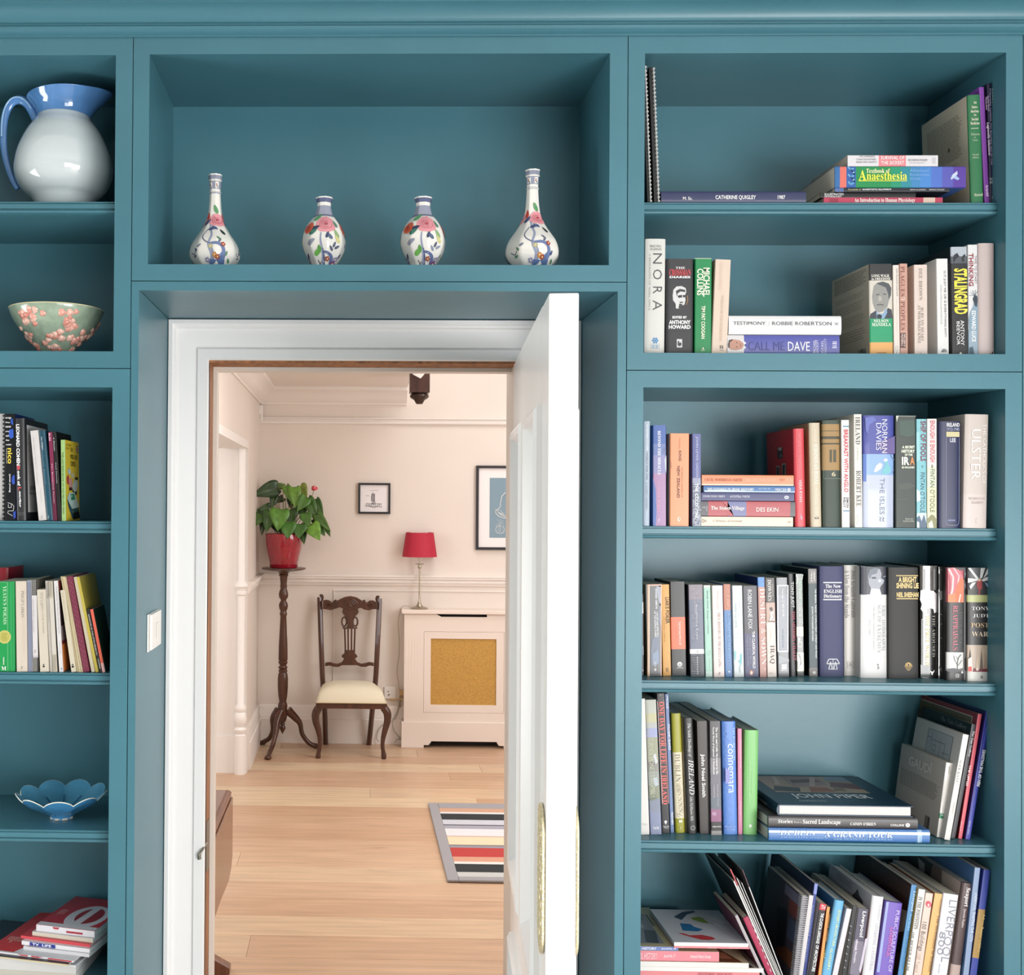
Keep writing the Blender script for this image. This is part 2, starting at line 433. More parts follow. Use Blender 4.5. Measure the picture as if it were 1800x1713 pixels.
# cornices, picture rail, dado rail, skirting
def sweep_far(name, pr, x0, x1, mat=CREAMW):
    struct(name, MB().prism([(x0, YW - y, z) for y, z in pr], (x1 - x0, 0, 0)), mat, smooth=True)
def sweep_left(name, pr, y0, y1, mat=CREAMW):
    struct(name, MB().prism([(XL + y, y0, z) for y, z in pr], (0, y1 - y0, 0)), mat, smooth=True)
zc0 = zw(711)
cp = [(0, zc0), (.012, zc0), (.014, zc0 + .01), (.03, zc0 + .018), (.05, zc0 + .045), (.075, zc0 + .075), (.10, zc0 + .085), (.10, zceil), (0, zceil)]
sweep_far('trim_5', cp, XL, XE); sweep_left('trim_6', cp, Y0, YW)
zp = zw(745)
pr = [(0, zp), (.016, zp), (.020, zp + .006), (.020, zp + .016), (.010, zp + .020), (.012, zp + .028), (.024, zp + .033), (.024, zp + .04), (0, zp + .04)]
sweep_far('trim_7', pr, XL, XR)
zd0, zd1 = zw(1028), zw(1009); hd = zd1 - zd0
dp = [(0, zd0), (.010, zd0), (.014, zd0 + hd * .2), (.022, zd0 + hd * .3), (.022, zd0 + hd * .42), (.016, zd0 + hd * .5), (.030, zd0 + hd * .62), (.030, zd0 + hd * .75), (.036, zd0 + hd * .82), (.036, zd1), (0, zd1)]
sweep_far('trim_8', dp, XL, XR); sweep_left('trim_9', dp, YJ + .05, YW)
zs1, zs2 = zw(1239), zw(1262)
sp_ = [(0, 0), (.024, 0), (.024, zs2 - .004), (.018, zs2), (.018, zs2 + .02), (.012, zs2 + .03), (.016, zs1 - .012), (.010, zs1), (0, zs1)]
sweep_far('baseboard_far', sp_, XL, XR); sweep_left('baseboard_left', sp_, YJ + .05, YW)
# panel moulding line below the dado rail on the far wall
mb = MB()
xa_, xb_ = xw(588, 1040), XR - .1; za_ = zw(1036)
mb.box(xa_, xb_, YW - .008, YW, za_ - .006, za_).box(xa_ - .006, xa_, YW - .008, YW, zs1 + .12, za_)
struct('trim_10', mb, CREAMW)
# jamb board facing the room and lintel edge moulding
WH2 = M('f3ede7', .42, kind='gloss_white')
xj0 = P(384, 1340, YJ).x
mb = MB().box(XL - .34, XL + .004, YJ - .022, YJ, 0, zlint).box(XL - .34, XL + .012, YJ - .034, YJ, 0, zw(1325, Y=YJ) + .1)
mb.box(XL - .13, XL + .006, Y0, YJ, zlint - .003, zlint + .04)
struct('trim_11', mb, WH2)
# turned half column with its two ornaments
def ycol(y): return P(423, y, YJ - .03).z
xc_ = P(424, 1150, YJ - .03).x
colp = [(.034, 0), (.034, ycol(1290)), (.026, ycol(1288)), (.034, ycol(1284)), (.036, ycol(1280)), (.022, ycol(1276)), (.032, ycol(1270)), (.038, ycol(1262)), (.032, ycol(1252)), (.027, ycol(1250)), (.033, ycol(1246)), (.033, ycol(1240)), (.022, ycol(1236)),
        (.022, ycol(1046)), (.030, ycol(1044)), (.031, ycol(1040)), (.024, ycol(1038)), (.026, ycol(1034)), (.038, ycol(1030)), (.038, ycol(1027)), (.026, ycol(1022)), (.020, ycol(1018)), (.020, zlint)]
struct('trim_12', MB().lathe(colp, 20, (xc_, YJ - .045, 0)), WH2, smooth=True)
# floor boards, each one its own piece
fl = bpy.data.objects.new('floor', None)
base = MB().box(-2.6, XR, DR, YW, -.06, -.012).build('floor', M('5d4936', .8)); base['kind'] = 'structure'
OAKS = [M(h, .34, kind='oak') for h in ('ceab8c', 'c8a384', 'd3b494', 'c49e7e', 'd8bc9b', 'cba788')]
rnd = random.Random(5)
yv = 4.93 - 12 * .19
rows = []
y = yv
while y < YW:
    if y + .19 > DR: rows.append(y)
    y += .19
for k, y in enumerate(rows):
    x = -2.6 - rnd.random() * 1.2
    while x < XR:
        Ln = rnd.uniform(1.5, 2.6)
        x0, x1 = max(x, -2.6), min(x + Ln, XR)
        x += Ln
        if x1 < -1.0 or x1 - x0 < .02: continue
        y1 = min(y + .19, YW)
        g = .0004
        mb = MB(); z = rnd.uniform(-.0006, 0)
        c = .0008
        vs = [(x0 + g, max(y, DR) + g, -.012), (x1 - g, max(y, DR) + g, -.012), (x1 - g, y1 - g, -.012), (x0 + g, y1 - g, -.012),
              (x0 + g, max(y, DR) + g, z - c), (x1 - g, max(y, DR) + g, z - c), (x1 - g, y1 - g, z - c), (x0 + g, y1 - g, z - c),
              (x0 + g + c, max(y, DR) + g + c, z), (x1 - g - c, max(y, DR) + g + c, z), (x1 - g - c, y1 - g - c, z), (x0 + g + c, y1 - g - c, z)]
        fs = [(0, 3, 2, 1), (8, 9, 10, 11)]
        for a, b in ((0, 4), (4, 8)):
            for i in range(4): fs.append((a + i, a + (i + 1) % 4, b + (i + 1) % 4, b + i))
        mb.add(vs, fs); mb.build('plank', rnd.choice(OAKS), base)
# knots in a few boards
# ------------------------------------------------------------------ door, swung open into the library
PW = M('f4f3f1', .3, kind='gloss_white')
dz1 = zo - .003
fa = Pz(965, 515, dz1); fb = Pz(1018, 514, dz1); ha = P(903, 640, DR)
YF = fa.y
ang = math.atan2(fa.x - ha.x, ha.y - fa.y)
dt = .045
dl = (fa - Vector((ha.x, ha.y, fa.z))).length
DOOR = thing('door_1', 'white painted panelled door swung open through the bookcase doorway', 'door', (ha.x, ha.y, 0))
del DOOR['category']; del DOOR['label']; DOOR['kind'] = 'structure'
ux = Vector((fa.x - ha.x, fa.y - ha.y, 0)).normalized()      # hinge -> free edge
nx = Vector((-ux.y, ux.x, 0))
if nx.x < 0: nx = -nx                                        # thickness direction (to the right)
def dp_(u, n, z): return Vector((ha.x, ha.y, 0)) + ux * u + nx * n + Vector((0, 0, z))
def dbox(mb, u0, u1, n0, n1, z0, z1):
    vs = [dp_(u, n_, z) for z in (z0, z1) for n_ in (n0, n1) for u in (u0, u1)]
    mb.add(vs, [(0, 2, 3, 1), (4, 5, 7, 6), (0, 1, 5, 4), (2, 6, 7, 3), (0, 4, 6, 2), (1, 3, 7, 5)])
    return mb
thick = (fb - fa).length
sw = .125
dbox(MB(), dl - sw, dl, 0, thick, .01, dz1).build('stile', PW, DOOR, bevel=.0025)
dbox(MB(), 0, sw, 0, thick, .01, dz1).build('stile', PW, DOOR, bevel=.0025)
rails = [(.01, .20), (.50, .68), (dz1 - .19, dz1)]
for z0, z1 in rails: dbox(MB(), sw, dl - sw, 0, thick, z0, z1).build('rail', PW, DOOR)
mid = dl / 2
for (z0, z1) in ((.20, .50), (.68, dz1 - .19)):
    dbox(MB(), mid - .05, mid + .05, 0, thick, z0, z1).build('muntin', PW, DOOR)
    for u0, u1 in ((sw, mid - .05), (mid + .05, dl - sw)):
        dbox(MB(), u0, u1, .012, thick - .012, z0, z1).build('door_panel', PW, DOOR)
        # raised bolection moulding around the panel, both faces
        for s in (0, 1):
            prof = [(-.014, .0), (-.012, -.010), (-.002, -.016), (.010, -.014), (.018, -.004), (.030, .006), (.034, .012)]
            mb = MB(); vs = []; m = len(prof)
            for (cu, cz, su, sz_) in ((u0, z0, 1, 1), (u1, z0, -1, 1), (u1, z1, -1, -1), (u0, z1, 1, -1)):
                for e, dn in prof: vs.append(dp_(cu + su * e, dn if s == 0 else thick - dn, cz + sz_ * e))
            fs = []
            for k in range(4):
                for i in range(m - 1):
                    a, b = k * m + i, ((k + 1) % 4) * m + i
                    fs.append((a, b, b + 1, a + 1) if s else (a, a + 1, b + 1, b))
            mb.add(vs, fs).build('panel_moulding', PW, DOOR, smooth=True)
# ornate finger plates, one on each face by the free edge
GOLD = M('efe4bf', .42, .6, kind='brass')
def zdoor(py, px=966, u=dl - .05): 
    q = dp_(u, 0, 0); return P(px, py, q.y).z
for s in (0, 1):
    z0, z1 = zdoor(1670), zdoor(1413)
    uc = dl - .048; hwp = .044
    n0, n1 = (-.001, -.004) if s == 0 else (thick + .001, thick + .004)
    pl = []
    for t in range(25):
        a = math.pi * t / 24
        pl.append((uc + hwp * math.cos(a), z1 - .04 + .04 * math.sin(a)))
    for t in range(25):
        a = math.pi + math.pi * t / 24
        pl.append((uc + hwp * math.cos(a), z0 + .04 + .04 * math.sin(a)))
    fp = MB().prism([dp_(u, n0, z) for u, z in pl], nx * (n1 - n0)).build('finger_plate', GOLD, DOOR)
    fp['label'] = 'embossed brass finger plate'
    mb = MB()
    for k in range(13):                                       # raised scroll relief
        zc_ = z0 + .035 + (z1 - z0 - .07) * k / 12
        pts = []
        for t in range(14):
            a = t / 13 * 2 * math.pi * 1.3
            rr = .020 * (1 - t / 17)
            pts.append(dp_(uc + rr * math.cos(a) * (1 if k % 2 else -1), n1, zc_ + rr * math.sin(a)))
        mb.tube(pts, .0022, 6)
    e = []
    for u, z in pl + pl[:1]: e.append(dp_(u, n1, z))
    mb.tube(e, .0022, 6)
    mb.build('scroll_relief', GOLD, fp, smooth=True)
# ------------------------------------------------------------------ switch plate on the left reveal
sx0 += .0004
a = Px(258, 1090, sx0); b = Px(276.5, 1073, sx0); z0, z1 = Px(258, 1146, sx0).z, Px(258, 1080, sx0).z
ya, yb = a.y, b.y
sw_ = thing('switch_plate', 'small white metal switch plate on the left side of the doorway surround', 'switch', (sx0, (ya + yb) / 2, (z0 + z1) / 2))
MB().box(sx0, sx0 + .004, ya, yb, z0, z1).build('back_plate', M('d9d8d4', .3, .3), sw_, bevel=.001)
fpl = MB().box(sx0 + .004, sx0 + .010, ya + .012, yb, z0 + .003, z1 - .001).build('front_plate', M('e8e6e1', .35), sw_, bevel=.0015)
ym = (ya + yb) / 2 + .01; zm = (z0 + z1) / 2
MB().box(sx0 + .010, sx0 + .013, ym - .007, ym + .007, zm - .018, zm + .018).build('rocker', M('dcd8cf', .35), fpl, bevel=.0015)
for zz in (z0 + .015, z1 - .015):
    MB().lathe([(.004, 0), (.004, .002), (.002, .003)], 12, (0, 0, 0)).build('screw', M('b5b3ad', .3, .9), sw_)
    o = sw_.children[-1]; o.rotation_euler = (0, math.pi / 2, 0); o.location = Vector((sx0 + .004, ya + .006, zz)) - sw_.location + Vector((0, 0, 0))
# alarm sensor in the corner
a = P(449, 712, YW - .04); b = P(462, 740, YW - .04)
pir = thing('alarm_sensor', 'small white alarm sensor high in the corner of the far room', 'sensor', ((a.x + b.x) / 2, YW - .03, b.z))
MB().box(a.x, b.x, YW - .06, YW - .026, b.z, a.z).build('housing', WH2, pir, bevel=.004)
hz = a.z - b.z
MB().box(a.x + .008, b.x - .006, YW - .066, YW - .058, b.z + hz * .08, b.z + hz * .42).build('lens', M('d6d0c6', .25), pir, bevel=.004)
# turned drop finial of the stair newel
fy = 6.3
a, b = P(720, 690, fy), P(754.5, 690, fy); zf = lambda y: P(737, y, fy).z
cx = (a.x + b.x) / 2; hwn = (b.x - a.x) / 2
nf = thing('newel_drop', 'dark wooden newel drop with turned finial hanging from the stair', 'newel', (cx, fy, zf(710)))
DW = M('4a302a', .3, kind='mahogany')
MB().box(cx - hwn, cx + hwn, fy - hwn, fy + hwn, zf(691), zceil + .9).build('post', DW, nf, bevel=.003)
mb = MB().prism([(cx - hwn * .75, fy - hwn - .004, zf(640)), (cx - hwn * .75, fy - hwn - .004, zf(660)), (cx + hwn * .05, fy - hwn - .004, zf(667)), (cx + hwn * .5, fy - hwn - .004, zf(658)), (cx + hwn * .5, fy - hwn - .004, zf(640))], (0, .006, 0))
mb.build('painted_string_end', CREAMW, nf)
r0 = hwn
MB().lathe([(.002, zf(710.5)), (r0 * .3, zf(710)), (r0 * .42, zf(707)), (r0 * .55, zf(703)), (r0 * .85, zf(700)), (r0 * 1.0, zf(697)), (r0 * .95, zf(694)), (r0 * .8, zf(692.5)), (r0 * .9, zf(691))], 24, (cx, fy, 0)).build('finial', M('3a2822', .22, kind='mahogany'), nf, smooth=True)
# ------------------------------------------------------------------ framed pictures
def frame(label, x0, y0, x1, y1, fw, mat_f, mount=0):
    a, b = P(x0, y0, YW - .01), P(x1, y1, YW - .01)
    r = thing('framed_picture', label, 'picture', ((a.x + b.x) / 2, YW, b.z))
    X0, X1, Z0, Z1 = a.x, b.x, b.z, a.z
    mb = MB()
    fy0, fy1 = YW - .024, YW - .001
    MB().box(X0, X0 + fw, fy0, fy1, Z0, Z1).box(X1 - fw, X1, fy0, fy1, Z0, Z1).box(X0 + fw, X1 - fw, fy0, fy1, Z0, Z0 + fw).box(X0 + fw, X1 - fw, fy0, fy1, Z1 - fw, Z1).build('frame', mat_f, r, bevel=.0015)
    return r, X0, X1, Z0, Z1
BLK = M('17171c', .35)
PAP = M('efeaea', .6)
r, X0, X1, Z0, Z1 = frame('small square black frame with a line drawing of a tower', 630, 848.5, 686, 903, .013, BLK)
MB().box(X0 + .012, X1 - .012, YW - .012, YW - .004, Z0 + .012, Z1 - .012).build('paper', PAP, r)
mb = MB(); INK = M('77747c', .6)
yq = YW - .013
def pp(x, y): return P(x, y, yq)
rr = random.Random(3)
def stroke(pts, wd=.0022): mb.tube([pp(*q) for q in pts], wd / 2, 4)
for k in range(6): stroke([(653.5 + k * 1.0, 868 - (3 if k == 2 else 0)), (652.5 + k * 1.2, 874), (653 + k * 1.1, 881)])
for yy in (868, 871, 874, 877, 880, 884): stroke([(652.5, yy), (659.5, yy + rr.uniform(-.5, .5))])
stroke([(655, 864), (656, 868)]); stroke([(650, 861.5), (665, 861.5)], .0015); stroke([(643, 871), (649, 871)], .002)
for k in range(9): stroke([(645 + k * 3, 884 + rr.uniform(-1, 1)), (643 + k * 3.4, 889 + rr.uniform(-2, 2)), (646 + k * 3, 891)])
stroke([(643, 885), (671, 885)]); stroke([(641, 888), (655, 890), (672, 891)]); stroke([(648, 887), (657, 893), (668, 886)])
for k in range(4): stroke([(655 + k * 1.5, 881), (653 + k * 2, 887)])
mb.build('drawing', INK, r)
r, X0, X1, Z0, Z1 = frame('large black framed print of a pale glass shape on grey blue', 837, 818, 930, 966.5, .017, M('26262c', .35))
MB().box(X0 + .016, X1 - .016, YW - .012, YW - .004, Z0 + .016, Z1 - .016).build('mount', M('f1ecea', .6), r)
a, b = P(861, 839.5, YW - .0135), P(906, 945, YW - .0135)
MB().box(a.x, b.x, YW - .0135, YW - .012, b.z, a.z).build('print', M('7f98a6', .5), r)
mb = MB(); yq = YW - .0145
def oval(cx, cy, rx, ry, a0, a1, wd, n=20): stroke([(cx + rx * math.cos(math.radians(a0 + (a1 - a0) * i / n)), cy + ry * math.sin(math.radians(a0 + (a1 - a0) * i / n))) for i in range(n + 1)], wd)
stroke([(873 + 23 - 0, 864), (888, 866), (882, 872), (880, 882), (879.5, 890), (876, 894.5), (871, 896), (871, 901), (876, 907), (884, 910), (896, 911)], .006)
stroke([(872, 897), (880, 897), (885, 903), (890, 909)], .004)
for k in range(5): stroke([(874 + k * 2, 898 + k), (879 + k * 2.2, 905 + k)], .003)
oval(879, 931, 8, 7, 0, 360, .003); oval(881, 927, 5, 9, 0, 360, .002); oval(876, 928, 4, 8, 0, 360, .002)
stroke([(880, 912), (878, 918), (885, 914), (878, 924), (880, 932)], .0025); stroke([(873, 912), (880, 920)], .002)
mb.build('printed_line_shape', M('dfe3e3', .6), r)
# ------------------------------------------------------------------ radiator cover
yR = Pz(770, 1314.5, 0).y
def q3(x, y): return 520 + x / 4.5, 1000 + y / 4.5
def R3(x, y, Y): return P(*q3(x, y), Y)
RC = M('eddfd3', .42, kind='gloss_white')
xr1 = R3(1850, 1000, yR).x
bx0 = R3(857, 700, yR + .012).x; px0 = R3(835, 1300, yR).x; tx0 = R3(838, 340, yR).x
zt1, zt0 = R3(900, 320, yR).z, R3(900, 352, yR).z
zpl = R3(900, 1208, yR).z
rc = thing('radiator_cover', 'cream radiator cover with a woven gold grille against the far wall', 'radiator cover', ((bx0 + xr1) / 2, YW, 0))
MB().box(tx0, xr1 + .02, yR - .012, YW - .001, zt0, zt1).build('top_board', RC, rc, bevel=.004)
gx0, gx1, gz0, gz1 = R3(1068, 800, yR).x, R3(1588, 800, yR).x, R3(1300, 1078, yR).z, R3(1300, 553, yR).z
ix0, ix1, iz0, iz1 = R3(1012, 800, yR).x, R3(1650, 800, yR).x, R3(1300, 1140, yR).z, R3(1300, 497, yR).z
yb0, yb1 = yR + .012, yR + .028
vx0, vx1, vz0 = R3(1110, 360, yR).x, R3(1558, 360, yR).x, R3(1300, 380, yR).z
mb = MB().box(bx0, ix0, yb0, yb1, zpl, zt0).box(ix1, xr1, yb0, yb1, zpl, zt0).box(ix0, ix1, yb0, yb1, zpl, iz0).box(ix0, ix1, yb0, yb1, iz1, vz0)
mb.box(ix0, vx0 + .035, yb0, yb1, vz0, zt0).box(vx1 - .035, ix1, yb0, yb1, vz0, zt0)
mb.prism([(vx0, yb0, zt0), (vx0 + .035, yb0, zt0), (vx0 + .035, yb0, vz0)][::1], (0, yb1 - yb0, 0)).box(bx0, bx0 + .016, yb1, YW - .001, zpl, zt0)
mb.build('front_panel', RC, rc)
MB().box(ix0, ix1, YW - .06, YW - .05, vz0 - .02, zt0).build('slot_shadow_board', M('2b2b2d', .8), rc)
g = .0015
mb = MB().box(ix0 + g, gx0, yb0 + .001, yb1, iz0 + g, iz1 - g).box(gx1, ix1 - g, yb0 + .001, yb1, iz0 + g, iz1 - g).box(gx0, gx1, yb0 + .001, yb1, iz0 + g, gz0).box(gx0, gx1, yb0 + .001, yb1, gz1, iz1 - g)
mb.build('grille_frame', RC, rc)
gr = MB().box(gx0, gx1, yb1 - .004, yb1, gz0, gz1).build('grille', M('bd9249', .5, .25, kind='woven'), rc); gr['label'] = 'woven gold grille'
for k in range(5):
    x = R3(872 + k * 23, 700, yb0).x
    MB().tube([(x, yb0 + .001, R3(880, 555, yb0).z), (x, yb0 + .001, R3(880, 900, yb0).z)], .0024, 8).build('reed', RC, rc, smooth=True)
cx0, cx1 = R3(1012, 1400, yR).x, R3(1645, 1400, yR).x; dx0, dx1 = R3(1070, 1380, yR).x, R3(1590, 1380, yR).x
cz1, cz2 = R3(1300, 1364, yR).z, R3(1040, 1392, yR).z
pts = [(px0, yR, 0), (cx0, yR, 0), (cx0, yR, cz2), (cx0 + .03, yR, cz2), (dx0, yR, cz1 - .006), (dx0, yR, cz1), (dx1, yR, cz1), (dx1, yR, cz1 - .006), (cx1 - .03, yR, cz2), (cx1, yR, cz2), (cx1, yR, 0), (xr1 + .02, yR, 0), (xr1 + .02, yR, zpl), (px0, yR, zpl)]
MB().prism(pts, (0, .014, 0)).box(px0, px0 + .014, yR + .014, YW - .025, 0, zpl).build('plinth', RC, rc, bevel=.002)
MB().box(cx0, cx1, YW - .03, YW - .026, 0.001, cz1 + .05).build('slot_shade_board', M('3a3a3c', .8), rc)  # dark board added as painted shade inside the plinth cutout
# ------------------------------------------------------------------ table lamp on the radiator cover
lx, ly = P(737, 1070, yR + .06).x, yR + .06
zl = lambda y: P(737, y, ly).z
NI = M('b9b09c', .25, .9)
lw = lambda dx: dx * ly / F
lp = thing('table_lamp', 'table lamp with crimson shade and slim metal stem on the radiator cover', 'lamp', (lx, ly, zt1))
MB().lathe([(lw(15), zt1), (lw(15.5), zt1 + .004), (lw(13), zt1 + .010), (lw(6), zt1 + .018), (lw(3.2), zt1 + .035), (lw(1.6), zt1 + .055), (.004, zt1 + .07)], 28, (lx, ly, 0)).build('base', NI, lp, smooth=True)
MB().lathe([(.0045, zt1 + .065), (.0045, zl(999)), (.010, zl(998)), (.012, zl(995.5)), (.010, zl(993)), (.0045, zl(992)), (.0045, zl(976))], 14, (lx, ly, 0)).build('stem', NI, lp, smooth=True)
MB().tube([(lx - .027, ly, zl(991)), (lx + .027, ly, zl(991))], .0025, 8).build('switch_bar', NI, lp)
zs0, zs1_ = zl(978), zl(935.5)
SH = M('b8203a', .7, kind='cloth')
o = MB().lathe([(lw(30.5), zs0), (lw(24.3), zs1_), (lw(24.3) - .003, zs1_), (lw(30.5) - .003, zs0), (lw(30.5), zs0)], 40, (lx, ly, 0), cap=False).build('lamp_shade', SH, lp, smooth=True); o['label'] = 'crimson fabric shade'
MB().lathe([(.012, zl(979)), (.016, zl(976)), (.004, zl(970))], 14, (lx, ly, 0)).build('bulb_holder', M('7c4a3c', .4), lp)
pts = [R3(905, 320, ly), R3(900, 295, ly + .0), R3(866, 290, ly), R3(838, 300, ly), R3(820, 350, ly + .02), R3(810, 430, YW - .03), R3(818, 560, YW - .015), R3(816, 680, YW - .015), R3(800, 800, YW - .015), R3(812, 900, YW - .015), R3(825, 990, YW - .03)]
pts[0].z = zt1 + .004; pts[1].z = max(pts[1].z, zt1 + .004)
MB().tube(spline(pts, 5), .0026, 6).build('flex', M('b7ab97', .5), None, smooth=True)
tag(bpy.data.objects['flex'], 'thin grey flex looping from the table lamp down to the plug', 'cable')
# sockets, plug and trailing cables behind the chair
sk = thing('wall_socket', 'white double wall socket behind the chair with brassy plugs', 'socket', (R3(760, 980, YW).x, YW, R3(760, 1000, YW).z))
a, b = R3(700, 930, YW - .01), R3(790, 1025, YW - .01)
MB().box(a.x, b.x, YW - .012, YW - .001, b.z, a.z).build('face_plate', M('f0ebe5', .35), sk, bevel=.002)
mb = MB()
for x, y in ((730, 967), (740, 992), (732, 995)):
    q = R3(x, y, YW - .0125); mb.box(q.x - .0025, q.x + .0025, YW - .0135, YW - .011, q.z - .004, q.z + .004)
mb.build('pin_hole', M('2a2a2a', .6), sk)
a, b = R3(810, 960, YW - .04), R3(850, 1090, YW - .04)
pg = thing('plug', 'brassy plug and pipe beside the radiator cover', 'plug', ((a.x + b.x) / 2, YW - .02, b.z))
MB().box(a.x + .01, b.x + .004, YW - .045, YW - .002, R3(830, 1000, YW - .04).z, a.z).build('plug_body', M('c3a06a', .4), pg, bevel=.004)
q0, q1 = R3(735, 1029, YW - .018), R3(856, 1029, YW - .018)
MB().tube([q0, q1], .0035, 8).tube([R3(825, 1000, YW - .02), R3(826, 1090, YW - .02)], .0035, 8).build('brass_pipe', M('b9995c', .35, .7), pg, smooth=True)
mb = MB().tube(spline([R3(825, 1030, YW - .03), R3(815, 1100, YW - .03), R3(785, 1180, YW - .035), R3(735, 1210, YW - .04), R3(690, 1230, YW - .04), R3(650, 1280, YW - .035), R3(640, 1340, YW - .04), R3(660, 1366, YW - .05)], 5), .0024, 6)
mb.tube(spline([R3(822, 1040, YW - .03), R3(800, 1130, YW - .03), R3(765, 1200, YW - .035), R3(780, 1280, YW - .035), R3(828, 1340, YW - .03), R3(800, 1345, YW - .04), R3(780, 1375, YW - .05)], 5), .0024, 6)
cb = mb.build('cable', M('a79f92', .5), None, smooth=True); tag(cb, 'pale cables trailing down the wall to the skirting by the chair', 'cable')
ALB[0] = .68
# ------------------------------------------------------------------ books
CR = [0, 0, 1.0]
def crop(x, y, s): CR[:] = [x, y, s]
def cx_(x): return CR[0] + x / CR[2]
def cy_(y): return CR[1] + y / CR[2]
PGM = M('e3d8c4', .8, kind='pages'); PGW = M('f0ede6', .75, kind='pages')
STK = [0.0]
class Bk: pass
def book(label, xb0, xb1, yt, yb, lean=0, hard=False, lying=False, z=None, Y=None, d=.15, spine='888888', left=None, right=None, pages=None,
         bands=(), texts=(), prints=(), lt=(), rt=(), lprints=(), rprints=(), kind=None, cat='book', group=None, rough=.42, on=None, coat=0, name=None, yaw=0, fore=False):
    """xb0..xb1, yt..yb: the spine in crop pixels (at the foot); lean: shift of the head in crop pixels. z: height of what it stands on."""
    X0p, X1p, Ytp, Ybp, Lp = cx_(xb0), cx_(xb1), cy_(yt), cy_(yb), lean / CR[2]
    if Y is None: Y = YS + .004
    if Y == 'auto':
        Y = min(max(Pz((X0p + X1p) / 2, Ybp, z).y, YS + .001), YS + .14)
    A, B = P(X0p, Ybp, Y), P(X1p, Ybp, Y)
    d = min(d, DB - .004 - Y)
    r = thing(name or ('hardback_book' if hard else 'paperback_book'), label, cat, (0, 0, 0), group)
    if not lying:
        T = P((X0p + X1p) / 2 + Lp, Ytp, Y); cxb = (A.x + B.x) / 2
        a = math.atan2(T.x - cxb, T.z - z) if lean else 0.0
        h = math.hypot(T.x - cxb, T.z - z) if lean else T.z - z
        w = (B.x - A.x) * math.cos(a)
        r.rotation_euler = (0, a, yaw); r.location = (cxb, Y, z + w / 2 * math.sin(abs(a)) + .0002)
    else:
        T = P(X0p, Ytp, Y)
        h = B.x - A.x
        z0 = z if z is not None else (STK[0] if on is None else on)
        w = max(T.z - z0, .004)
        r.rotation_euler = (0, -math.pi / 2, 0); r.location = (B.x, Y, z0 + w / 2 + .0002); STK[0] = z0 + w + .0002
    if yaw and lying:
        r.rotation_euler = (Matrix.Rotation(yaw, 3, 'Z') @ Matrix.Rotation(-math.pi / 2, 3, 'Y')).to_euler()
    OFFS[r.name] = Vector((0, 0, 0))
    t = min(.0026 if hard else .0007, w * .2); rr = min(.006, w * .3) if hard else min(.002, w * .3); p_ = 3 if hard else 6
    if fore: rr = .0005
    SPm = M(spine, rough, coat=coat); Lm = M(left or spine, rough, coat=coat); Rm = M(right or spine, rough, coat=coat)
    PM = M(pages, .8, kind='pages') if pages else (PGW if hard else PGM)
    def tl(x, y):                                   # crop pixel -> local (x, z) on the spine
        if not lying:
            f = (yb - y) / (yb - yt); xl = xb0 + lean * f
            return -w / 2 + (x - xl) / (xb1 - xb0) * w, h * f
        return -w / 2 + w * (yb - y) / (yb - yt), h * (xb1 - x) / (xb1 - xb0)
    zs = {0.0, h}; bl = []
    for (b0, b1, hx) in bands:
        if lying: za, zb = tl(b1, yb)[1], tl(b0, yb)[1]
        else: za, zb = tl(xb0, b1)[1], tl(xb0, b0)[1]
        za, zb = max(0, min(h, za)), max(0, min(h, zb)); zs |= {za, zb}; bl.append((za, zb, M(hx, rough, coat=coat)))
    zs = sorted(zs)
    n = 10 if hard else 8
    out = [(-w / 2, d), (-w / 2, rr)]
    for k in range(1, n):
        s = k / n
        s = .5 - .5 * math.cos(math.pi * s)
        out.append((-w / 2 + w * s, rr * (1 - (1 - abs(2 * s - 1) ** p_) ** (1 / p_))))
    out += [(w / 2, rr), (w / 2, d)]
    inn = [(w / 2 - t, d), (w / 2 - t, rr + t), (-w / 2 + t, rr + t), (-w / 2 + t, d)]
    mb = MB(); no, ni = len(out), 4
    for q in range(len(zs) - 1):
        z0_, z1_ = zs[q], zs[q + 1]; zm = (z0_ + z1_) / 2; sm_ = SPm
        for za, zb, m_ in bl:
            if za <= zm <= zb: sm_ = m_
        for i in range(no - 1):
            m_ = Lm if i == 0 else (Rm if i == no - 2 else sm_)
            a_, b_ = out[i], out[i + 1]
            mb.add([(a_[0], a_[1], z0_), (b_[0], b_[1], z0_), (b_[0], b_[1], z1_), (a_[0], a_[1], z1_)], [(0, 1, 2, 3)], m_)
    for i in range(3):
        a_, b_ = inn[i], inn[i + 1]
        mb.add([(a_[0], a_[1], 0), (b_[0], b_[1], 0), (b_[0], b_[1], h), (a_[0], a_[1], h)], [(0, 1, 2, 3)], PM)
    ring = out + inn; m = len(ring)
    for zz, fl in ((0, True), (h, False)):
        f = tuple(range(m))
        mb.add([(x, y, zz) for x, y in ring], [f[::-1] if fl else f], SPm)
    for (i0, i1) in ((0, m - 1), (no - 1, no)):
        a_, b_ = ring[i0], ring[i1]
        f = (0, 1, 2, 3) if i0 == no - 1 else (3, 2, 1, 0)
        mb.add([(a_[0], a_[1], 0), (b_[0], b_[1], 0), (b_[0], b_[1], h), (a_[0], a_[1], h)], [f], Lm)
    # merge the shared vertices so the spine shades smoothly
    me = mb.build('cover', None, r, local=True)
    bm = bmesh.new(); bm.from_mesh(me.data); bmesh.ops.remove_doubles(bm, verts=bm.verts, dist=1e-6); bm.to_mesh(me.data); bm.free()
    me.data.polygons.foreach_set('use_smooth', [True] * len(me.data.polygons)); me.data.set_sharp_from_angle(angle=math.radians(35))
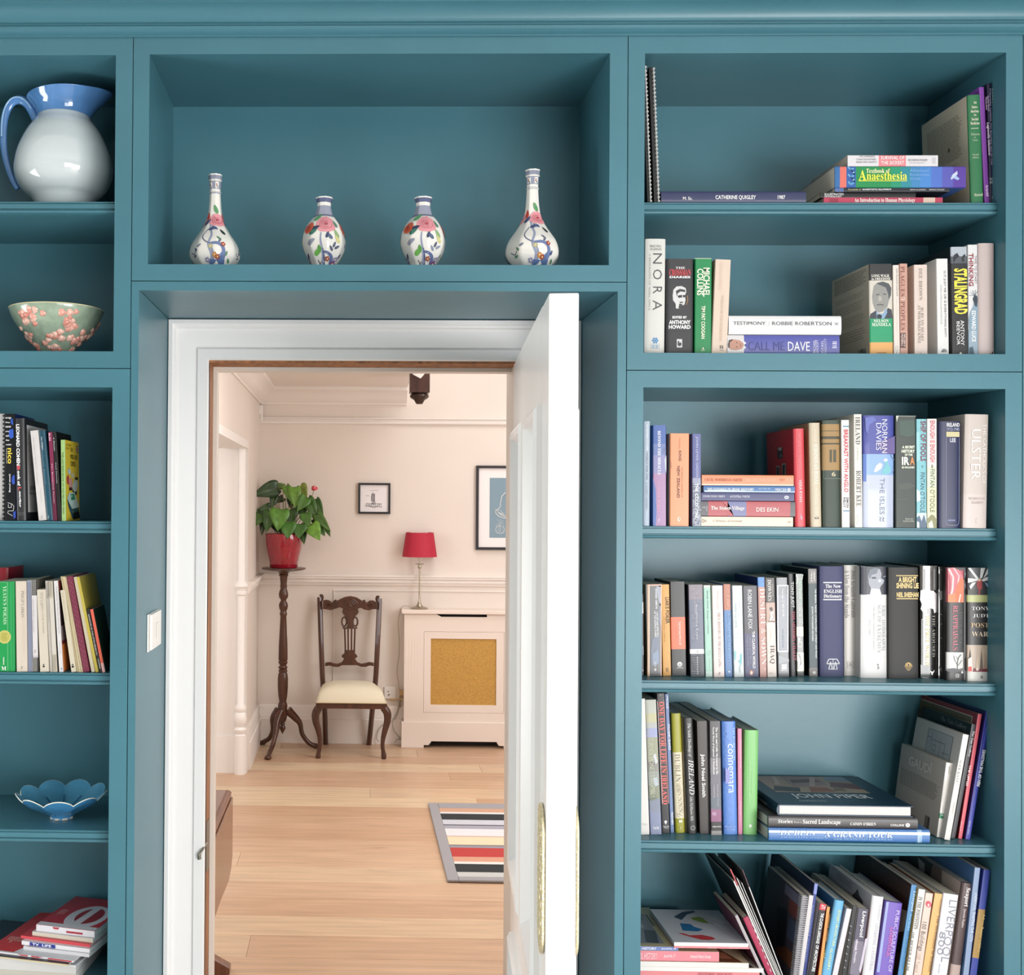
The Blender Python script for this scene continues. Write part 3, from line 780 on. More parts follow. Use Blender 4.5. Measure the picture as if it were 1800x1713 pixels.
    if fore:                                         # the open page edge faces the room instead of the spine
        MB().box(-w / 2 + t + .0002, w / 2 - t - .0002, -.001, d - .004, .003, h - .003).build('pages', PM, r, local=True)
    else:
        o3 = .003 if hard else .0006
        MB().box(-w / 2 + t + .0002, w / 2 - t - .0002, rr + t + .0005, d - (.004 if hard else .0005), o3, h - o3).build('pages', PM, r, local=True)
    B_ = Bk(); B_.r, B_.w, B_.h, B_.d, B_.tl = r, w, h, d, tl
    for k, tx in enumerate(texts):
        s, x0, y0, x1, y1, dr, hx = tx[:7]; st = tx[7] if len(tx) > 7 else 's'
        if lying:
            (xa, za), (xb_, zb) = tl(x0, y1), tl(x1, y0)       # za > zb along reading
            if dr == 'd': text_on(r, s, (xa, -.0005, za), (0, 0, -1), (1, 0, 0), za - zb, xb_ - xa, hx, st)
            else: text_on(r, s, (xa, -.0005, zb), (1, 0, 0), (0, 0, 1), xb_ - xa, za - zb, hx, st)   # reads across the spine
        else:
            (xa, za) = tl(x0, y0); xb_ = tl(x1, y0)[0]; zb = tl(x0, y1)[1]
            if dr == 'd': text_on(r, s, (xa, -.0005, za), (0, 0, -1), (1, 0, 0), za - zb, xb_ - xa, hx, st)
            elif dr == 'u': text_on(r, s, (xb_, -.0005, zb), (0, 0, 1), (-1, 0, 0), za - zb, xb_ - xa, hx, st)
            else:
                text_on(r, s, (xa, -.0005, zb), (1, 0, 0), (0, 0, 1), xb_ - xa, za - zb, hx, st)
    pms = []; lv = 0
    for pr in prints:
        k = pr[0]; lv += 1; yy = -.0002 - .00004 * lv; pm = MB(); pms.append(pm)
        if k == 'rect': pts = [tl(pr[1], pr[4]), tl(pr[3], pr[4]), tl(pr[3], pr[2]), tl(pr[1], pr[2])]
        elif k == 'disc':
            pts = [tl(pr[1] + pr[3] * math.cos(2 * math.pi * i / 18), pr[2] + pr[4] * math.sin(2 * math.pi * i / 18)) for i in range(18)]
        elif k == 'poly': pts = [tl(*q) for q in pr[1]]
        elif k == 'line':
            for i in range(len(pr[1]) - 1):
                (xa, za), (xb_, zb) = tl(*pr[1][i]), tl(*pr[1][i + 1]); L_ = math.hypot(xb_ - xa, zb - za) or 1e-6
                wd = pr[3] / 2 / CR[2] * .00125; nx_, nz_ = -(zb - za) / L_ * wd, (xb_ - xa) / L_ * wd
                q = [(xa + nx_, yy, za + nz_), (xb_ + nx_, yy, zb + nz_), (xb_ - nx_, yy, zb - nz_), (xa - nx_, yy, za - nz_)]
                pm.add(q, [(0, 1, 2, 3)], M(pr[2], rough))
            continue
        pm.add([(x, yy, zz) for x, zz in pts], [tuple(range(len(pts)))], M(pr[-1], rough))
    # cover faces: fractions a (0 left .. 1 right as one looks at it), b (0 top .. 1 bottom)
    def lf(a, b, e=0): return Vector((-w / 2 - .0003 - e, d - a * (d - rr), h * (1 - b)))
    def rf(a, b, e=0): return Vector((w / 2 + .0003 + e, rr + a * (d - rr), h * (1 - b)))
    for fn, ts, ex in ((lf, lt, (0, -1, 0)), (rf, rt, (0, 1, 0))):
        for tx in ts:
            s, a0, b0, a1, b1, hx = tx[:6]; st = tx[6] if len(tx) > 6 else 's'
            text_on(r, s, fn(a0, b1), ex, (0, 0, 1), (a1 - a0) * (d - rr), (b1 - b0) * h, hx, st, name='cover_lettering', lift=.0006)
    for fn, ps in ((lf, lprints), (rf, rprints)):
        for lv, pr in enumerate(ps):
            e = .00006 * lv; pm = MB(); pms.append(pm)
            if pr[0] == 'rect': q = [fn(pr[1], pr[4], e), fn(pr[3], pr[4], e), fn(pr[3], pr[2], e), fn(pr[1], pr[2], e)]
            elif pr[0] == 'poly': q = [fn(a, b, e) for a, b in pr[1]]
            elif pr[0] == 'disc': q = [fn(pr[1] + pr[3] * math.cos(2 * math.pi * i / 18), pr[2] + pr[4] * math.sin(2 * math.pi * i / 18), e) for i in range(18)]
            elif pr[0] == 'lines':                         # rows of small print
                _, a0, b0, a1, b1, nl, hx = pr
                rq = random.Random(nl)
                for i in range(nl):
                    bb = b0 + (b1 - b0) * (i + .2) / nl; b2 = bb + (b1 - b0) / nl * .38
                    aa = a0
                    end = a1 - rq.random() * .12 * (a1 - a0)
                    while aa < end:
                        wl_ = rq.uniform(.03, .10) * (a1 - a0); ab = min(aa + wl_, end)
                        pm.add([fn(aa, b2, e), fn(ab, b2, e), fn(ab, bb, e), fn(aa, bb, e)], [(0, 1, 2, 3)], M(hx, .6)); aa = ab + .014 * (a1 - a0)
                continue
            pm.add(q, [tuple(range(len(q)))], M(pr[-1], rough))
    # marks far apart on the cover are prints of their own
    cl = []
    for q in pms:
        if not q.v: continue
        lo = [min(v[i] for v in q.v) for i in range(3)]; hi = [max(v[i] for v in q.v) for i in range(3)]
        hit = [c for c in cl if math.sqrt(sum(max(0, c[0][i] - hi[i], lo[i] - c[1][i]) ** 2 for i in range(3))) < .018]
        new = [lo, hi, [q]]
        for c in hit:
            new[0] = [min(a, b) for a, b in zip(new[0], c[0])]; new[1] = [max(a, b) for a, b in zip(new[1], c[1])]; new[2] = c[2] + new[2]
            cl.remove(c)
        cl.append(new)
    for c in cl:
        pm = MB()
        for q in c[2]:
            for f, m_ in zip(q.f, q.m): pm.add([q.v[i] for i in f], [tuple(range(len(f)))], q.mats[m_])
        pm.build('spine_print', None, r, local=True)
    return B_
def bars(x0, x1, y0, y1, n, hx):                    # a barcode as narrow rectangles (fractions on a cover)
    rq = random.Random(4); o = []
    for i in range(n):
        a = x0 + (x1 - x0) * i / n
        o.append(('rect', a, y0, a + (x1 - x0) / n * rq.uniform(.3, .75), y1, hx))
    return o

# ---- upper right unit, top shelf (medical books)
crop(1100, 60, 2.571)
zT = shR1
def comb(label, xb0, xb1, yt, yb, lean):
    b = book(label, xb0, xb1, yt, yb, lean, z=zT, d=.21, spine='15161a', right='1c1d22', left='1a1b20', pages='e9e6de', name='comb_bound_report', cat='report', Y=YS + .01)
    mb = MB(); k = 34
    for i in range(k):
        z_ = b.h * (i + .5) / k
        pts = [(b.w * .25, .010, z_), (b.w * .30, -.002, z_), (b.w * .5, -.0045, z_), (b.w * .62, .000, z_), (b.w * .60, .008, z_)]
        mb.tube(spline(pts, 2), b.h / k * .26, 5)
    mb.tube([(b.w * .45, -.001, 0.004), (b.w * .45, -.001, b.h - .004)], .0015, 6)
    o = mb.build('comb_binding', M('d9d9d6', .4), b.r, local=True, smooth=True); o['label'] = 'white plastic comb binding'
comb('black comb-bound report standing furthest left on the top right shelf', 98, 113, 142, 748, -25)
comb('black comb-bound report leaning right of another report on the top shelf', 128, 149, 150, 750, -24)
book('dark navy bound thesis lying flat on the top right shelf', 160, 815, 708, 755, lying=True, hard=True, z=zT, d=.21, spine='333a63', coat=.0, Y=YS + .006,
     texts=[('M. Sc.', 258, 731, 301, 743, 'd', 'e8e8ea', 'b'), ('CATHERINE QUIGLEY', 405, 725, 588, 743, 'd', 'e8e8ea', 'b'), ('1987', 686, 725, 720, 740, 'd', 'e8e8ea', 'b')])
book('thin crimson physiology paperback at the bottom of the medical stack', 895, 1432, 737, 757, lying=True, z=zT, d=.2, spine='c4405f', right='3a2a20', Y=YS + .008,
     bands=[(1345, 1398, 'e3c8b8')], texts=[('An Introduction to Human Physiology', 1033, 740, 1307, 756, 'd', 'f4e9e6', 'R')],
     prints=[('rect', 920, 741, 960, 753, 'a02a48')])
z1 = STK[0]
book('black illustrated physiology paperback second from the bottom of the medical stack', 880, 1310, 717, 737, lying=True, z=z1, d=.2, spine='17171b', Y=YS + .012,
     texts=[('ILLUSTRATED', 898, 719, 985, 727, 'd', 'e6e6e6', 'b'), ('PHYSIOLOGY', 898, 729, 975, 736, 'd', 'e6e6e6', 'b')])
z1 = STK[0]
book('black anaesthetic equipment paperback with a blue end in the medical stack', 945, 1462, 694, 717, lying=True, z=z1, d=.18, spine='1d1f2b', Y=YS + .003,
     bands=[(945, 985, '4f6ea8')], texts=[('Essentials of', 1005, 700, 1062, 710, 'd', 'c9c58e', 'r'), ('ANAESTHETIC EQUIPMENT', 1068, 700, 1200, 711, 'd', 'e4e4e6', 'b'), ('BAHA AL-SHAIKH', 1285, 702, 1355, 710, 'd', 'd8d8da'), ('SIMON STACEY', 1370, 702, 1440, 710, 'd', 'd8d8da')])
z1 = STK[0]
TA = [(945, 968, '2f6fae'), (968, 997, 'ea7768'), (997, 1040, '2a5fae'), (1040, 1200, '0f9350'), (1200, 1245, '149a74'), (1245, 1290, '2590a0'), (1290, 1330, '3f8cc4'), (1330, 1380, '4a8ed8'), (1380, 1430, '5277d0'), (1430, 1480, '5a5cbc'), (1480, 1540, '5a3aa4')]
book('thick green and blue anaesthesia textbook lying in the medical stack', 945, 1537, 597, 692, lying=True, z=z1, d=.235, spine='2f6fae', right='4a6fb5', left='4a6fb5', bands=TA, pages='efe6d6', Y=YS + .002,
     texts=[('Textbook of', 1086, 608, 1193, 628, 'd', 'f0f0c0', 'R'), ('A', 1052, 615, 1086, 660, 'd', 'f4ee4a', 'R'), ('naesthesia', 1088, 622, 1270, 659, 'd', 'f4ee4a', 'R'),
            ('Aitkenhead', 1283, 609, 1366, 623, 'd', '7fb0e8'), ('Rowbotham', 1283, 628, 1372, 641, 'd', '7fb0e8'), ('Smith', 1283, 646, 1330, 659, 'd', '7fb0e8')],
     prints=[('rect', 1052, 661, 1272, 664, 'f4ee4a')] + [('line', [(1004 + (i % 3) * 12, 600 + i * 11), (1016 + (i % 3) * 9, 612 + i * 11), (1030, 606 + i * 11)], ['6fb8e0', '1b3f80', '8fd0e8'][i % 3], 7) for i in range(7)] +
            [('poly', [(1467, 655), (1475, 635), (1497, 618), (1499, 632), (1488, 645), (1472, 657)], 'cfdcf4'), ('poly', [(1478, 650), (1492, 640), (1508, 652), (1500, 660)], 'a9c4ee')])
z1 = STK[0]
book('white paperback with a pink title patch on top of the medical stack', 1003, 1411, 546, 594, lying=True, z=z1, d=.2, spine='e9e6ea', right='e4e2e6', bands=[(1143, 1266, 'ee8f96')], Y=YS + .006,
     texts=[('SURVIVAL OF', 1152, 551, 1258, 565, 'd', 'fbe6e6', 'b'), ('THE SICKEST', 1152, 571, 1257, 585, 'd', 'fbe6e6', 'b'), ('THE SURPRISING', 1055, 549, 1125, 556, 'd', '77747c'), ('CONNECTIONS BETWEEN', 1040, 561, 1130, 568, 'd', '77747c'), ('DISEASE AND LONGEVITY', 1040, 572, 1136, 579, 'd', '77747c'),
            ('DR SHARON MOALEM', 1276, 563, 1362, 572, 'd', '77747c'), ('WITH JONATHAN PRINCE', 1280, 577, 1350, 582, 'd', '99969c')], prints=[('rect', 1384, 557, 1400, 582, 'd3d0d6')])
book('worn green hardback with a printed cream cover beside the medical stack', 1562, 1620, 275, 745, -16, hard=True, z=zT, d=.2, spine='2f7a4e', left='d6cbb4', right='2f7a4e', Y=YS + .012, rough=.6,
     texts=[('An', 1570, 302, 1584, 314, 'h', 'e6e0c8', 'R'), ('Intro-', 1562, 322, 1590, 334, 'h', 'e6e0c8', 'R'), ('duction', 1558, 340, 1594, 352, 'h', 'e6e0c8', 'R'), ('to', 1572, 357, 1583, 367, 'h', 'e6e0c8', 'R'), ('Social', 1562, 374, 1592, 386, 'h', 'e6e0c8', 'R'), ('Medicine', 1556, 392, 1598, 404, 'h', 'e6e0c8', 'R'),
            ('McKeown', 1558, 440, 1598, 450, 'h', 'b9c8a8', 'r'), ('&', 1574, 455, 1580, 462, 'h', 'b9c8a8', 'r'), ('Lowe', 1568, 466, 1590, 475, 'h', 'b9c8a8', 'r'), ('Second', 1566, 528, 1594, 537, 'h', 'b9c8a8', 'r'), ('edition', 1566, 541, 1594, 549, 'h', 'b9c8a8', 'r'), ('Blackwell', 1574, 700, 1612, 712, 'h', 'c9d4b8', 'R')],
     prints=[('rect', 1560, 418, 1594, 421, 'c9d4b8')], lprints=[('lines', .12, .12, .9, .52, 24, '8a8172'), ('lines', .12, .56, .8, .62, 4, '8a8172'), ('disc', .6, .4, .02, .02, '5a4a3a')])
book('purple paperback on infections between the green hardback and the dark one', 1622, 1645, 240, 745, -26, z=zT, d=.2, spine='8a46ac', Y=YS + .016,
     texts=[('Legionella Infections', 1628, 395, 1642, 535, 'd', 'f0d8f2', 'b'), ('Bartlett Macrae', 1633, 280, 1640, 345, 'd', 'e2c4e8'), ('Macfarlane', 1624, 285, 1631, 340, 'd', 'e2c4e8'), ('Arnold', 1625, 660, 1638, 710, 'd', 'f0d8f2', 'R')])
book('dark disease surveillance hardback against the right side of the top shelf', 1645, 1666, 222, 745, -12, hard=True, z=zT, d=.23, spine='211c42', Y=YS + .016,
     texts=[('Infectious Disease Surveillance', 1655, 246, 1669, 576, 'd', 'e6e6ec'), ('M’ikanatha, Lynfield, Van Beneden and de Valk', 1640, 246, 1650, 576, 'd', 'b9b2d2'), ('SECOND', 1644, 630, 1670, 640, 'h', 'd2d2da'), ('EDITION', 1644, 645, 1670, 655, 'h', 'd2d2da'), ('W', 1654, 712, 1670, 735, 'h', 'e6e6ec', 'R')])

# ---- upper right unit, lower shelf (biographies)
zT = zR0 
YB = YS + .002
crop(1100, 380, 5)
book('white biography hardback with tall thin black letters, furthest left on its shelf', 160, 344, 199, 1200, 11, hard=True, z=zT, d=.17, spine='e6e5df', Y=YB,
     texts=[('BRENDA', 213, 252, 313, 273, 'h', '8b8a88', 'r'), ('MADDOX', 213, 279, 316, 300, 'h', '8b8a88', 'r'), ('N', 240, 326, 318, 414, 'd', '44454a', 't'), ('O', 240, 464, 318, 550, 'd', '44454a', 't'), ('R', 240, 612, 318, 672, 'd', '44454a', 't'), ('A', 238, 730, 318, 815, 'd', '44454a', 't'),
            ('A BIOGRAPHY OF NORA JOYCE', 204, 328, 222, 820, 'd', '9a9a98', 'r'), ('H H', 232, 1112, 283, 1140, 'h', '6fa8cf', 'R')],
     prints=[('line', [(221, 1102), (221, 1144), (292, 1144), (292, 1102)], '8fa3b3', 3)] + [('disc', 258 + 20 * math.cos(i * 1.047), 1076 + 19 * math.sin(i * 1.047), 9, 10, '4f9ad0') for i in range(6)] + [('disc', 258, 1076, 8, 8, '2f6fae')])
book('black diaries paperback with a white face print on its spine', 352, 590, 374, 1200, 4, z=zT, d=.13, spine='323236', Y=YB, rough=.5,
     texts=[('THE', 437, 444, 521, 461, 'h', 'eeeeee', 'R'), ('CROSSMAN', 382, 464, 570, 520, 'h', 'd8474f', 'R'), ('DIARIES', 384, 523, 568, 541, 'h', 'eeeeee', 'B'), ('EDITED BY', 409, 866, 536, 887, 'h', 'f2f2f2', 'B'), ('ANTHONY', 379, 901, 568, 936, 'h', 'f2f2f2', 'B'), ('HOWARD', 377, 943, 568, 976, 'h', 'f2f2f2', 'B')],
     prints=[('line', [(405, 602), (548, 602), (548, 805), (405, 805), (405, 602)], '55504c', 2),
             ('poly', [(412, 690), (418, 640), (445, 612), (490, 608), (525, 625), (532, 655), (520, 690), (525, 730), (515, 768), (485, 778), (470, 802), (440, 800), (438, 760), (415, 730)], 'e2e2e2'),
             ('poly', [(440, 650), (475, 632), (520, 640), (525, 660), (480, 655), (455, 672), (448, 700)], '3a3a3e'), ('poly', [(455, 690), (495, 684), (495, 706), (462, 710)], '222226'), ('poly', [(502, 684), (522, 686), (520, 705), (502, 706)], '222226'), ('poly', [(470, 745), (505, 742), (500, 752), (475, 755)], '222226'), ('poly', [(470, 760), (500, 762), (480, 800), (462, 800)], '3a3a3e'),
             ('line', [(540, 690), (545, 720), (540, 750), (530, 768)], 'd9a062', 4), ('rect', 448, 1063, 495, 1135, 'e2e2e2'), ('poly', [(456, 1120), (455, 1085), (470, 1075), (468, 1095), (485, 1090), (490, 1110), (478, 1125)], '323236')])
book('bright green biography paperback standing between a black and a cream book', 604, 752, 371, 1200, 6, z=zT, d=.13, spine='0b8f50', Y=YB,
     texts=[('MICHAEL', 680, 452, 738, 700, 'd', 'f2f3d8', 'b'), ('COLLINS', 626, 460, 682, 688, 'd', 'f2f3d8', 'b'), ('TIM PAT COOGAN', 664, 778, 697, 1060, 'd', 'f2f3d8', 'b'), ('A', 665, 1132, 690, 1152, 'h', 'f2f3d8', 'R')], prints=[('rect', 663, 1158, 693, 1163, 'd0e0c0'), ('line', [(605, 372), (752, 372)], 'dfe8c8', 5), ('line', [(605, 1192), (752, 1196)], 'dfe8c8', 5)])
book('faded cream paperback leaning right of the green biography', 752, 890, 383, 1200, 36, z=zT, d=.13, spine='ead5c3', left='d0ac8c', Y=YB,
     texts=[('THE PUBLIC AND PRIVATE', 826, 410, 852, 650, 'd', 'd6bdaa', 'r'), ('WORLDS OF THE GEORGIANS', 838, 690, 862, 1080, 'd', 'c4a791', 'r')],
     prints=[('line', [(838, 1118), (826, 1126), (838, 1136), (826, 1146)], '3a3434', 7), ('line', [(856, 1118), (844, 1126), (856, 1136), (844, 1146)], '3a3434', 7), ('rect', 828, 1155, 858, 1160, '8a7a70')])
book('blue-violet political hardback with a face at its left end, lying below the white one', 893, 1880, 1040, 1206, lying=True, hard=True, z=zT, d=.2, spine='5c61b3', Y=YB, bands=[(893, 1040, 'e9e6e6')], right='efeef2',
     texts=[('CALL ME', 1076, 1096, 1395, 1165, 'd', '3a3f80', 't'), ('DAVE', 1424, 1096, 1616, 1170, 'd', 'f2f2f6'), ('MICHAEL', 1645, 1080, 1668, 1185, 'h', 'd8d8ee'), ('ASHCROFT', 1670, 1080, 1692, 1200, 'h', 'd8d8ee'), ('ISABEL', 1714, 1080, 1737, 1185, 'h', 'c8c8e8'), ('OAKESHOTT', 1742, 1070, 1764, 1200, 'h', 'c8c8e8'), ('BB', 1815, 1090, 1852, 1150, 'h', 'd2d2ea', 'R')],
     prints=[('poly', [(900, 1110), (912, 1085), (950, 1078), (1000, 1085), (1030, 1105), (1038, 1125), (1020, 1155), (970, 1165), (920, 1160), (902, 1140)], 'c99580'), ('poly', [(896, 1120), (905, 1085), (940, 1076), (935, 1090), (915, 1100), (912, 1150), (900, 1145)], '4a3a34'), ('poly', [(1036, 1090), (1058, 1108), (1044, 1125), (1056, 1145), (1036, 1160), (1040, 1125)], 'f2f2f4'), ('poly', [(1042, 1118), (1060, 1112), (1060, 1134), (1044, 1132)], '3a4a90'), ('disc', 975, 1105, 8, 4, '6a4a40'), ('disc', 975, 1138, 8, 4, '6a4a40'), ('rect', 1005, 1112, 1012, 1138, 'a8685c')])
z1 = STK[0]
book('white memoir hardback lying on top of the blue-violet book', 905, 1895, 870, 1036, lying=True, hard=True, z=z1, d=.21, spine='f0f0f2', Y=YB, right='f3f3f5', left='2a2a2c',
     texts=[('TESTIMONY', 945, 924, 1228, 953, 'd', '4d4e55'), ('ROBBIE ROBERTSON', 1287, 924, 1808, 955, 'd', '4d4e55')],
     prints=[('rect', 1256, 925, 1259, 962, 'b5b5ba'), ('line', [(1835, 930), (1850, 940), (1868, 930)], '66676d', 4), ('line', [(1835, 952), (1850, 942), (1868, 952)], '66676d', 4), ('disc', 1852, 941, 5, 5, '66676d')])
crop(1440, 380, 5)
book('thick walk-to-freedom paperback with a portrait, green and orange bands', 447, 652, 420, 1212, -9, z=zT, d=.19, spine='ded8cc', left='cfc4b0', Y=YB,
     bands=[(400, 562, '2d2c2e'), (892, 1096, '17a36e'), (1096, 1212, 'f0b469')],
     texts=[('LONG WALK', 458, 511, 615, 535, 'h', 'f2efe6', 'R'), ('to FREEDOM', 459, 539, 622, 560, 'h', 'f2efe6', 'R'), ('NELSON', 477, 899, 608, 925, 'h', 'e8f2e4', 'R'), ('MANDELA', 462, 929, 628, 958, 'h', 'e8f2e4', 'R'), ('ABACUS', 520, 1190, 578, 1204, 'h', '6a4a2a')],
     prints=[('poly', [(480, 610), (510, 582), (560, 572), (610, 590), (634, 630), (630, 690), (612, 740), (600, 790), (560, 830), (520, 842), (488, 810), (470, 760), (464, 700), (472, 650)], '9a9a96'), ('poly', [(500, 590), (560, 574), (612, 592), (634, 630), (630, 690), (610, 730), (606, 680), (585, 625), (540, 605)], '50555a'),
             ('poly', [(445, 880), (452, 850), (500, 820), (515, 850), (535, 880), (535, 892), (447, 892)], '3a3f4a'), ('poly', [(600, 800), (636, 815), (646, 892), (560, 892), (590, 850)], '3a3f4a'), ('poly', [(500, 820), (520, 850), (560, 850), (590, 800), (598, 840), (570, 892), (505, 892)], '8fb0d0'), ('poly', [(505, 862), (530, 852), (552, 868), (545, 892), (510, 892)], '23283a'),
             ('line', [(500, 688), (528, 682)], '3c3c3c', 7), ('line', [(560, 680), (588, 684)], '3c3c3c', 7), ('poly', [(520, 700), (545, 700), (552, 738), (520, 742)], 'b8b4ac'), ('line', [(505, 775), (540, 770), (565, 778)], '4a4442', 7), ('line', [(508, 1185), (585, 1185), (585, 1208), (508, 1208), (508, 1185)], '6a4a2a', 3)],
     lprints=[('lines', .08, .03, .95, .20, 8, '6f675c'), ('lines', .10, .26, .9, .32, 3, 'a89f90'), ('lines', .10, .36, .9, .46, 4, 'a89f90'), ('lines', .10, .5, .9, .62, 5, 'a89f90'), ('lines', .10, .66, .92, .8, 5, 'a89f90'), ('rect', .68, .895, .95, .985, 'e8e2d4')] + bars(.70, .93, .90, .98, 16, '2a2826'))
book('slim off-white paperback between the portrait spine and the pinkish plague book', 657, 711, 430, 1212, -10, z=zT, d=.13, spine='efe4db', left='d8c4b0', Y=YB,
     texts=[('John Kenneth Galbraith', 674, 456, 691, 697, 'd', '8f8782', 'r'), ('The Affluent Society', 674, 720, 688, 1010, 'd', 'd8cbc0', 'r')], prints=[('line', [(672, 1130), (690, 1130), (690, 1165), (672, 1165), (672, 1130)], '9a928c', 2), ('line', [(684, 1175), (676, 1190), (684, 1208)], '8a8280', 3)])
book('pinkish brown plagues paperback with dark lettering', 712, 782, 417, 1212, -6, z=zT, d=.13, spine='d2a493', Y=YB,
     texts=[('PLAGUES', 714, 442, 750, 700, 'd', '7c4038', 'r'), ('PEOPLES', 716, 742, 752, 992, 'd', '7c4038', 'r'), ('WILLIAM H', 740, 1022, 756, 1130, 'd', 'e8cfc4', 'b'), ('McNEILL', 719, 1022, 735, 1130, 'd', 'e8cfc4', 'b')],
     prints=[('rect', 714, 1013, 760, 1142, '5a3a38'), ('line', [(716, 726), (748, 726), (748, 700)], 'f2e2da', 4)])
book('pale beige paperback with widely spaced grey lettering', 836, 956, 427, 1213, -5, z=zT, d=.14, spine='e7d6cc', left='d9c0b0', Y=YB,
     texts=[('DEE BROWN', 875, 458, 904, 735, 'd', '8a7d76', 'r'), ('BURY MY HEART', 893, 795, 916, 1085, 'd', '7d706a', 'r'), ('AT WOUNDED KNEE', 866, 775, 888, 1105, 'd', '7d706a', 'r')], prints=[('line', [(885, 1180), (900, 1192), (890, 1208)], '8a7d76', 3)])
book('fat white paperback standing left of the dark Stalingrad spine', 1040, 1143, 374, 1214, -12, z=zT, d=.16, spine='f0efed', left='dcdad6', Y=YB,
     texts=[('IS IT JUST ME OR IS EVERYTHING SHIT?', 1089, 480, 1111, 1050, 'd', '55565a', 's'), ('STEVE LOWE & ALAN McARTHUR', 1062, 600, 1078, 940, 'd', 'b4b3b2')],
     prints=[('poly', [(1098, 1180), (1080 + 0, 1168), (1078, 1180)], '55565a')] + [('poly', [(1098, 1180), (1098 + 26 * math.cos(math.radians(a)), 1180 - 30 * math.sin(math.radians(a))), (1098 + 26 * math.cos(math.radians(a + 18)), 1180 - 30 * math.sin(math.radians(a + 18)))], '66676b') for a in (0, 27, 54, 81, 108, 135, 160)])
book('black Stalingrad paperback with big yellow outlined title', 1167, 1311, 270, 1214, -11, z=zT, d=.15, spine='232325', Y=YB, bands=[(250, 352, 'b9c2cc'), (352, 412, '5a6068')],
     texts=[('STALINGRAD', 1182, 458, 1298, 852, 'd', 'e9d84c', 'B'), ('ANTONY', 1240, 905, 1272, 1122, 'd', 'e9e9e9', 's'), ('BEEVOR', 1206, 915, 1234, 1118, 'd', 'e9e9e9', 's')],
     prints=[('poly', [(1175, 360), (1190, 335), (1215, 322), (1222, 340), (1232, 350), (1205, 372), (1180, 410)], '26292e'), ('poly', [(1250, 372), (1262, 345), (1282, 332), (1285, 352), (1270, 368), (1278, 395), (1255, 400)], '26292e'), ('line', [(1170, 345), (1230, 352)], '26292e', 4), ('disc', 1243, 1196, 11, 16, 'e8e4dc')])
book('white paperback with maroon thinking title and a blue statue print', 1312, 1399, 251, 1214, -7, z=zT, d=.16, spine='e9e9ea', Y=YB, bands=[(985, 1214, '9db4c4')],
     texts=[('THINKING', 1312, 326, 1354, 610, 'd', '8c2436', 'b'), ('TIME TO START', 1364, 345, 1383, 590, 'd', '8a6a70'), ('EDWARD LUCE', 1338, 822, 1374, 1090, 'd', 'eef3f6', 'b')],
     prints=[('poly', [(1318, 990), (1312, 900), (1325, 830), (1352, 780), (1360, 720), (1375, 690), (1390, 700), (1394, 760), (1396, 990)], '8fa9bc'), ('poly', [(1348, 720), (1362, 688), (1386, 690), (1392, 730), (1386, 790), (1368, 780)], '2e3f4e'), ('poly', [(1318, 1140), (1350, 1130), (1368, 1214), (1318, 1214)], '405a6c')] + [('line', [(1368, 692), (1368 - 50 * math.cos(math.radians(a)), 692 - 50 * math.sin(math.radians(a)))], '4a6070', 4) for a in (5, 35, 65, 95, 120)])
book('plain pinkish grey hardback at the right end of the biographies', 1400, 1546, 237, 1214, -2, hard=True, z=zT, d=.16, spine='cdbdba', Y=YB, texts=[('Pankaj Mishra', 1502, 470, 1518, 640, 'd', 'b5a5a2', 'r'), ('Age of Anger', 1502, 655, 1518, 820, 'd', 'b5a5a2', 'r')],
     prints=[('poly', [(1488, 1206), (1500, 1188), (1512, 1192), (1512, 1206)], '3a3032'), ('poly', [(1516, 1206), (1516, 1176), (1528, 1174), (1528, 1206)], '3a3032')])

# ---- lower right unit, first shelf (Irish history)
zT = shR3; YB = YS + .003
crop(1100, 680, 5)
book('pale blue slim hardback standing furthest left on the Irish history shelf', 150, 212, 301, 1219, 0, hard=True, z=zT, d=.13, spine='b4c4d6', Y=YB,
     texts=[('NORMAN STONE', 174, 330, 191, 560, 'd', 'eef2f6', 's'), ('WORLD WAR ONE', 176, 573, 192, 815, 'd', '66717c', 's'), ('A SHORT HISTORY', 174, 838, 190, 1078, 'd', '7d8894', 's')])
book('blue paperback shading to mauve beside the pale blue hardback', 240, 356, 336, 1223, -1, z=zT, d=.14, spine='4266b0', left='3a6fc0', Y=YB, bands=[(500, 600, '6a7fb8'), (600, 760, '8f8fc0'), (760, 1223, 'b088b4')],
     texts=[('BEYOND THE MIRACLE', 280, 386, 306, 775, 'd', 'eef0f6', 'R'), ('ALLISTER SPARKS', 275, 826, 300, 1098, 'd', 'd8a4b8', 'r'), ('P', 280, 1160, 297, 1194, 'h', 'eef0f6', 'i')],
     prints=[('poly', [(240, 800), (262, 900), (270, 1100), (262, 1223), (240, 1223)], '3a68b4'), ('poly', [(340, 640), (356, 600), (356, 760), (346, 720)], 'd0d4e4'), ('line', [(325, 545), (352, 555)], '6a5a78', 3), ('line', [(338, 530), (336, 580)], '6a5a78', 3)])
book('bright orange New Zealand history paperback', 386, 555, 408, 1224, 0, z=zT, d=.13, spine='f2a173', left='d8b89a', Y=YB,
     texts=[('MICHAEL', 463, 450, 477, 545, 'd', 'c27a52', 's'), ('KING', 463, 560, 486, 650, 'd', '6a3f2c', 'b'), ('THE PENGUIN HISTORY OF', 486, 700, 498, 970, 'd', 'b06a46', 's'), ('NEW ZEALAND', 448, 696, 473, 976, 'd', '6a3f2c', 'b')], prints=[('disc', 467, 1163, 13, 19, 'f6e8d8'), ('disc', 468, 1163, 7, 13, '8a5a3a'), ('rect', 464, 1158, 470, 1175, 'f6e8d8'), ('disc', 398, 690, 5, 30, 'c98a66')])
